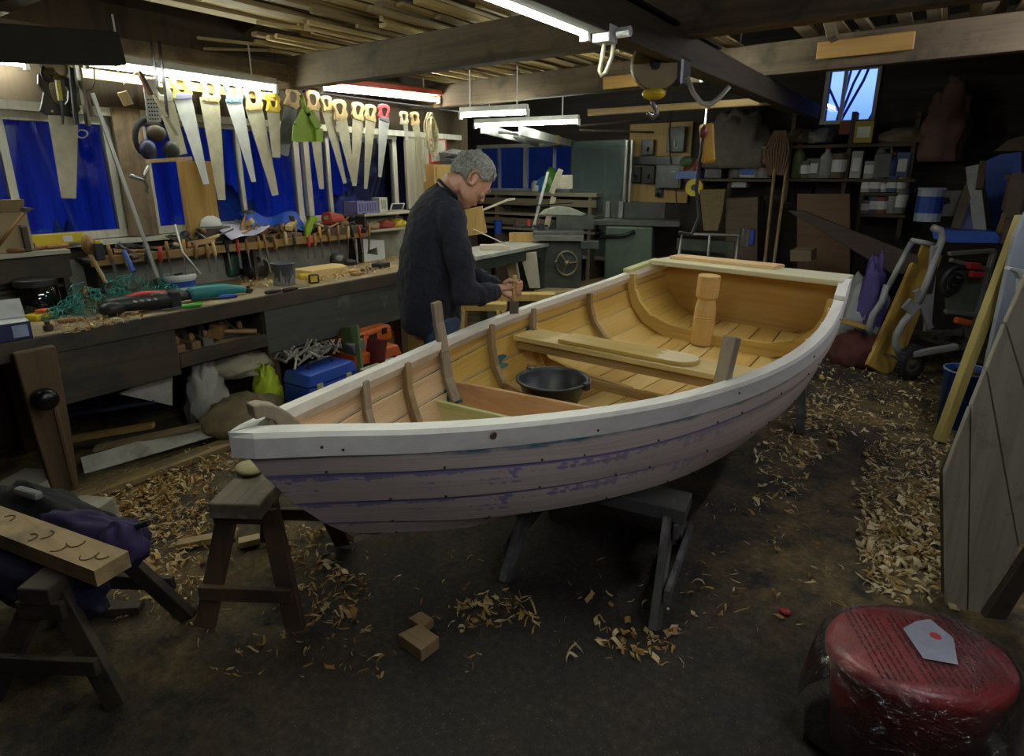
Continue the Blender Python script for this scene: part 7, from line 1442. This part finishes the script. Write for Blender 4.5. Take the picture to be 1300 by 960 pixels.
b.tube([Hd(.086, 0, .014), Hd(.099, 0, -.008), Hd(.109, 0, -.028)], [.008, .010, .012], 10); hb((.100, .011, -.032), (.010, .008, .008)); hb((.100, -.011, -.032), (.010, .008, .008))
hb((.088, 0, -.060), (.012, .024, .007)); hb((.085, 0, -.072), (.013, .022, .008))
for s in (1, -1):
    hb((.078, s*.032, .004), (.012, .014, .009)); hb((.066, s*.042, -.022), (.02, .022, .016))
    e = [Hd(-.022+.026*cos(a)*1.0, s*(.078+.012*abs(sin(a*.5))), -.004+.034*sin(a)) for a in [pi*(-.75+1.5*i/12)+pi for i in range(13)]]
    b.tube(e, .0075, 8); hb((-.012, s*.079, -.008), (.016, .008, .026))
nb = Q(565, 249)
b.tube([Hd(-.025, 0, -.02), Hd(-.055, 0, -.075), nb+V((0, 0, .03)), nb-V((0, 0, .05))], [(.060, .056), (.056, .057), (.054, .062), (.054, .066)], 18)
# slim trunk, legs and arms under the clothes, one continuous surface
loft(b, [(Q(546, 425), .10, .15, 0), (Q(545, 380), .11, .15, 0), (Q(548, 320), .11, .16, 0), (Q(555, 275), .10, .17, -12), (Q(563, 252), .06, .10, -35)])
SHR, SHL = Q(566, 272, -.185), Q(566, 272, .185)
ELR, WRR = Q(588, 368, -.235), Q(629, 361, -.13)
ELL, WRL = Q(600, 355, .21), Q(640, 372, .12)
for A_, B_, C_ in ((SHR, ELR, WRR), (SHL, ELL, WRL)): b.tube([A_, (A_+B_)/2, B_, (B_+C_)/2, C_], [.045, .042, .036, .034, .025], 12)
for s in (1, -1):
    hp, kn, an = V((org.x, org.y, .86))+YL*(.09*s)+XF_*-.03, V((org.x, org.y, .47))+YL*(.11*s)+XF_*.02, V((org.x, org.y, .09))+YL*(.12*s)+XF_*-.02
    b.tube([hp, (hp+kn)/2, kn, (kn+an)/2, an], [.075, .065, .05, .048, .035], 12); b.tube([an, an+XF_*.1-V((0, 0, .04))], [.035, .03], 8)
# hands: palm, four unequal curled fingers, thumb from the side of the palm
def hand(wr, d, side, grip):  # d: direction of the forearm; grip: axis of the thing held
    d = V(d).normalized(); g = V(grip).normalized(); g = (g-d*g.dot(d)).normalized(); pn = d.cross(g)*side; pn.normalize()   # pn: palm normal
    def K(a, c, e): return wr+d*a+g*c+pn*e
    b.tube([wr-d*.02, K(.02, 0, 0), K(.05, 0, 0), K(.085, 0, .004)], [(.026, .022), (.032, .020), (.040, .018), (.038, .015)], 14)
    for i, (L_, c) in enumerate(((.040, .030), (.045, .011), (.042, -.009), (.034, -.028))):
        p0 = K(.08, c, .002); p1 = K(.08+L_*.75, c*1.02, .010); p2 = K(.08+L_*.85, c, .040); p3 = K(.062+L_*.2, c*.98, .052)
        b.tube([p0, p1, p2, p3], [.0095, .009, .0085, .0072], 10)
    b.tube([K(.02, .026, .006), K(.045, .045, .020), K(.072, .042, .040), K(.088, .026, .052)], [.013, .012, .010, .008], 10)
    return K(.075, 0, .028), g
dR = (WRR-ELR).normalized(); hR, gR = hand(WRR, dR+V((0, 0, -.1)), 1, V((0, 0, 1))+XF_*.35)
dL = (WRL-ELL).normalized(); hL, gL = hand(WRL, dL+V((0, 0, -.15)), -1, V((0, 0, 1)))
b.obj('body', SKIN, man, world=True, remesh=.0045)
# sweater
b = MB()
loft(b, [(Q(546, 417), .150, .185, 0), (Q(546, 408), .166, .20, 0), (Q(545, 385), .172, .205, 0), (Q(545, 350), .172, .205, 0), (Q(548, 315), .165, .215, -4), (Q(552, 287), .150, .222, -12), (Q(557, 268), .125, .205, -22), (Q(562, 255), .098, .15, -34), (Q(565, 248), .084, .104, -42), (Q(568, 243), .072, .082, -46)], 28, 2.4)
for A_, B_, C_, s in ((SHR, ELR, WRR, -1), (SHL, ELL, WRL, 1)):
    m1 = A_.lerp(B_, .45)+YL*(s*.012); b.tube([A_-V((0, 0, .0))-YL*(s*.05)+V((0, 0, .01)), A_, m1, B_-XF_*.012, B_.lerp(C_, .35), B_.lerp(C_, .75), C_-(C_-B_).normalized()*.012], [.085, .082, .072, .066, .062, .050, .040], 18)
    dd = (C_-B_).normalized(); 
    for f, rr in ((.30, .066), (.52, .060), (.70, .054)): q = B_.lerp(C_, f); b.tube([q-dd*.014, q, q+dd*.014], [rr*.9, rr*1.06, rr*.9], 16)
    q = A_.lerp(B_, .85); b.tube([q+V((0, 0, .02)), q, q-V((0, 0, .02))], [.064, .075, .064], 16)
b.obj('sweater', SWM, man, world=True, remesh=.010, disp=(.034, .10))
b = MB(); c = Q(569.5, 241.5); tc_ = radians(-46)
b.tube([c+(XF_*cos(tc_)+V((0, 0, 1))*sin(tc_))*(.071*cos(a))+YL*(.081*sin(a)) for a in [2*pi*i/28 for i in range(28)]], .010, 8, close=True); b.obj('collar_rib', plain('collar_black', (.008, .008, .013), .9), man, world=True, smooth=True)
# jeans and boots
b = MB(); hpz = V((org.x, org.y, 0))
loft(b, [(Q(546, 404), .148, .18, 0), (Q(546, 420), .152, .185, 0), (V((*(org-XF_*.03).xy, .84)), .15, .185, 0), (V((*(org-XF_*.03).xy, .76)), .13, .18, 0)], 24)
for s in (1, -1):
    o3 = V((org.x, org.y, 0)); b.tube([o3+YL*(.09*s)-XF_*.03+V((0, 0, .84)), o3+YL*(.10*s)-XF_*.01+V((0, 0, .66)), o3+YL*(.11*s)+XF_*.02+V((0, 0, .47)), o3+YL*(.12*s)+V((0, 0, .28)), o3+YL*(.12*s)-XF_*.02+V((0, 0, .06))], [.105, .095, .075, .070, .068], 16)
b.obj('jeans', JEM, man, world=True, remesh=.012, disp=(.012, .09))
for s in (1, -1):
    o3 = V((org.x, org.y, 0))+YL*(.12*s)-XF_*.02; b = MB(); b.tube([o3-XF_*.09+V((0, 0, .05)), o3+V((0, 0, .06)), o3+XF_*.10+V((0, 0, .045)), o3+XF_*.19+V((0, 0, .035))], [(.04, .045), (.05, .055), (.05, .042), (.034, .03)], 14); b.tube([o3+V((0, 0, .05)), o3+V((0, 0, .16))], [.05, .048], 14); b.box(o3+XF_*.05+V((0, 0, .008)), (.28, .09, .016), Matrix.Rotation(pm_ang, 4, 'Z')); b.obj('boot', plain('boot_leather', (.06, .04, .025), .6), man, world=True, smooth=True)
# hair: cap over the skull, open at face, ears and nape
b = MB(); nu, nv = 56, 36; g = {}
def hp_in(p):   # p in head frame
    x, y, z = p
    if z > .088: return True
    front = .066-.9*max(0, .06-z)*(1 if z > -.02 else 1.6) if abs(y) < .055 else .046-.55*max(0, .05-z)
    if abs(y) > .055 and z < .02 and x > -.036 and x < .02: return z > .012 and x < .02
    return x < front and z > -.062-.05*(x+.1) if x < -.03 else (x < front and z > .005)
for i in range(nu):
    for j in range(nv+1):
        a, t = 2*pi*i/nu, pi*j/nv; p = V((-.012+.103*sin(t)*cos(a), .081*sin(t)*sin(a), .028+.099*cos(t)))
        if p.z < .028: p.z = .028+(p.z-.028)*1.02
        nn = (p-V((-.012, 0, .028))).normalized(); k = .005+.011*max(0, noise.noise(p*38))+.008*noise.noise(p*90); g[i, j] = (p, p+nn*max(.002, k))
vs = {}
for i in range(nu):
    for j in range(nv):
        ks = [(i, j), ((i+1) % nu, j), ((i+1) % nu, j+1), (i, j+1)]
        if all(hp_in(g[k][0]) for k in ks):
            q = []
            for k in ks:
                if k not in vs: vs[k] = b.vert(HM_ @ g[k][1])
                if vs[k] not in q: q.append(vs[k])
            b.face(q)
m, nt, pb = nodes('grey_hair'); v = coords(nt); f = tex(nt, v, 40, 5, .7, 1.5); nt.links.new(ramp(nt, f, [(.33, (.09, .085, .08)), (.5, (.27, .265, .25)), (.66, (.48, .47, .44))]), pb.inputs['Base Color']); pb.inputs['Roughness'].default_value = .6; bump(nt, pb, f, .9, .02)
b.obj('hair', m, man, world=True, smooth=True, solid=.007)
for s in (1, -1): MB().tube([Hd(.094, s*.014, .026), Hd(.092, s*.034, .030), Hd(.078, s*.054, .022)], [.005, .006, .003], 8).obj('eyebrow', m, man, world=True, smooth=True)
# tool in his right hand
tk = thing('hand_tool', 'wooden handled scraper held in the mans right hand', 'tool', hR)
MB().tube([hR+gR*.07, hR+gR*.05, hR, hR-gR*.06, hR-gR*.08], [.010, .015, .014, .015, .009], 10).obj('handle', MPL, tk, world=True, smooth=True)
MB().beam(hR-gR*.075, hR-gR*.15, .004, .05, XF_).obj('blade', STL, tk, world=True)
# ================================================================== SHAVINGS (uncountable)
def shavings(name, zones, mats, label, cat='shavings', zf=None):
    b = MB()
    for (poly, n, z, smin, smax) in zones:
        for i in range(int(n*1.35)):
            u, v = RN.random(), RN.random(); (ax, ay), (bx, by), (cx, cy), (dx, dy) = poly
            px = (ax*(1-u)+bx*u)*(1-v)+(dx*(1-u)+cx*u)*v; py = (ay*(1-u)+by*u)*(1-v)+(dy*(1-u)+cy*u)*v
            c = PZ(px, py, z)+V((0, 0, RN.uniform(.002, .02)))
            ax_ = V((RN.uniform(-1, 1), RN.uniform(-1, 1), RN.uniform(-.25, .25))).normalized(); uu = ax_.cross(V((0, 0, 1))).normalized(); ww = ax_.cross(uu)
            rad = RN.uniform(.004, .018)*(1 if RN.random() < .8 else 2.); wd = RN.uniform(smin, smax)*(1.7 if RN.random() < .5 else .7); pit = RN.uniform(.2, 1.)*.010; n_ = RN.randint(3, 7); st_ = RN.uniform(.35, .7); ph = RN.uniform(0, 6.28)
            b.mi = int(RN.random()*len(mats)); prev = None
            for k in range(n_):
                a = ph+k*st_; q = c+uu*(rad*cos(a))+ww*(rad*sin(a))+ax_*(k*pit); dz = 0
                q1 = q+ax_*wd
                q.z = max(q.z, z+.002); q1.z = max(q1.z, z+.003)
                cur = (b.vert(q), b.vert(q1))
                if prev: b.face([prev[0], prev[1], cur[1], cur[0]])
                prev = cur
    return tag(b.obj(name, mats, smooth=True), label, cat, kind='stuff')
SV = [plain('shaving_pale', (.70, .54, .28), .7, 0, .2), plain('shaving_gold', (.48, .30, .09), .7, 0, .2), plain('shaving_orange', (.42, .21, .05), .7, 0, .2)]
SV2 = [plain('shaving_cream', (.72, .60, .36), .7, 0, .2), SV[0]]
shavings('wood_shavings', [
 ([(1040, 455), (1190, 480), (1190, 560), (1010, 540)], 420, 0, .004, .016), ([(1000, 500), (1100, 500), (1060, 580), (960, 590)], 260, 0, .004, .016),
 ([(1100, 560), (1205, 560), (1205, 640), (1090, 640)], 420, 0, .004, .014), ([(1090, 640), (1205, 620), (1205, 730), (1100, 720)], 460, 0, .006, .022),
 ([(1085, 700), (1205, 700), (1200, 770), (1110, 760)], 160, 0, .006, .022), ([(985, 560), (1050, 560), (1010, 640), (940, 660)], 90, 0, .005, .014)], SV2+[SV[1]], 'drift of pale curled shavings on the floor right of the boat')
shavings('wood_shavings', [
 ([(80, 640), (290, 555), (300, 590), (140, 660)], 520, .0, .004, .014), ([(140, 640), (270, 600), (260, 680), (150, 690)], 420, 0, .004, .013), ([(150, 660), (260, 660), (240, 760), (170, 740)], 160, 0, .004, .014),
 ([(150, 600), (310, 590), (290, 780), (140, 790)], 330, 0, .003, .010), ([(330, 650), (460, 690), (470, 770), (350, 720)], 110, 0, .005, .016), ([(380, 740), (460, 760), (440, 800), (330, 790)], 60, 0, .005, .016)], SV, 'golden shavings and sawdust on the floor along the bench and under the bow')
shavings('wood_shavings', [([(560, 770), (640, 740), (690, 790), (600, 800)], 60, 0, .005, .018), ([(770, 800), (870, 790), (850, 840), (760, 840)], 40, 0, .006, .02), ([(480, 700), (900, 720), (900, 850), (480, 860)], 60, 0, .004, .012), ([(240, 800), (480, 800), (480, 860), (250, 865)], 40, 0, .005, .014), ([(900, 640), (1080, 640), (1080, 800), (880, 800)], 60, 0, .004, .012)], SV, 'scattered stray shavings on the dark floor under and before the boat')
shavings('wood_shavings', [([(60, 415), (150, 400), (200, 402), (90, 425)], 110, BT, .003, .010), ([(95, 385), (130, 378), (125, 395), (95, 400)], 70, BT, .003, .010), ([(385, 362), (495, 345), (500, 330), (430, 345)], 220, BT, .003, .010), ([(300, 372), (345, 365), (340, 350), (310, 352)], 120, BT, .003, .008)], SV[1:]+[SV[0]], 'shavings and sawdust strewn over the workbench top')
for i, (px, py, s, lb) in enumerate(((535, 795, .06, 'small cut block of wood on the floor, the rear one'), (532, 822, .09, 'larger cut block of wood on the floor in front of the bow'), (225, 745, .0, ''), )):
    if s: p = PZ(px, py, 0); tag(MB().prism([(-s*.7, -s*.4), (s*.6, -s*.5), (s*.7, s*.4), (-s*.4, s*.5)], s*.55, Matrix.Translation((0, 0, s*.275))).obj('wood_block', wood('offcut', (.34, .22, .11), (.24, .15, .07), 'x', 1, .7), bevel=.003), lb, 'block').location = (p.x, p.y, .001)
bpy.context.view_layer.update()
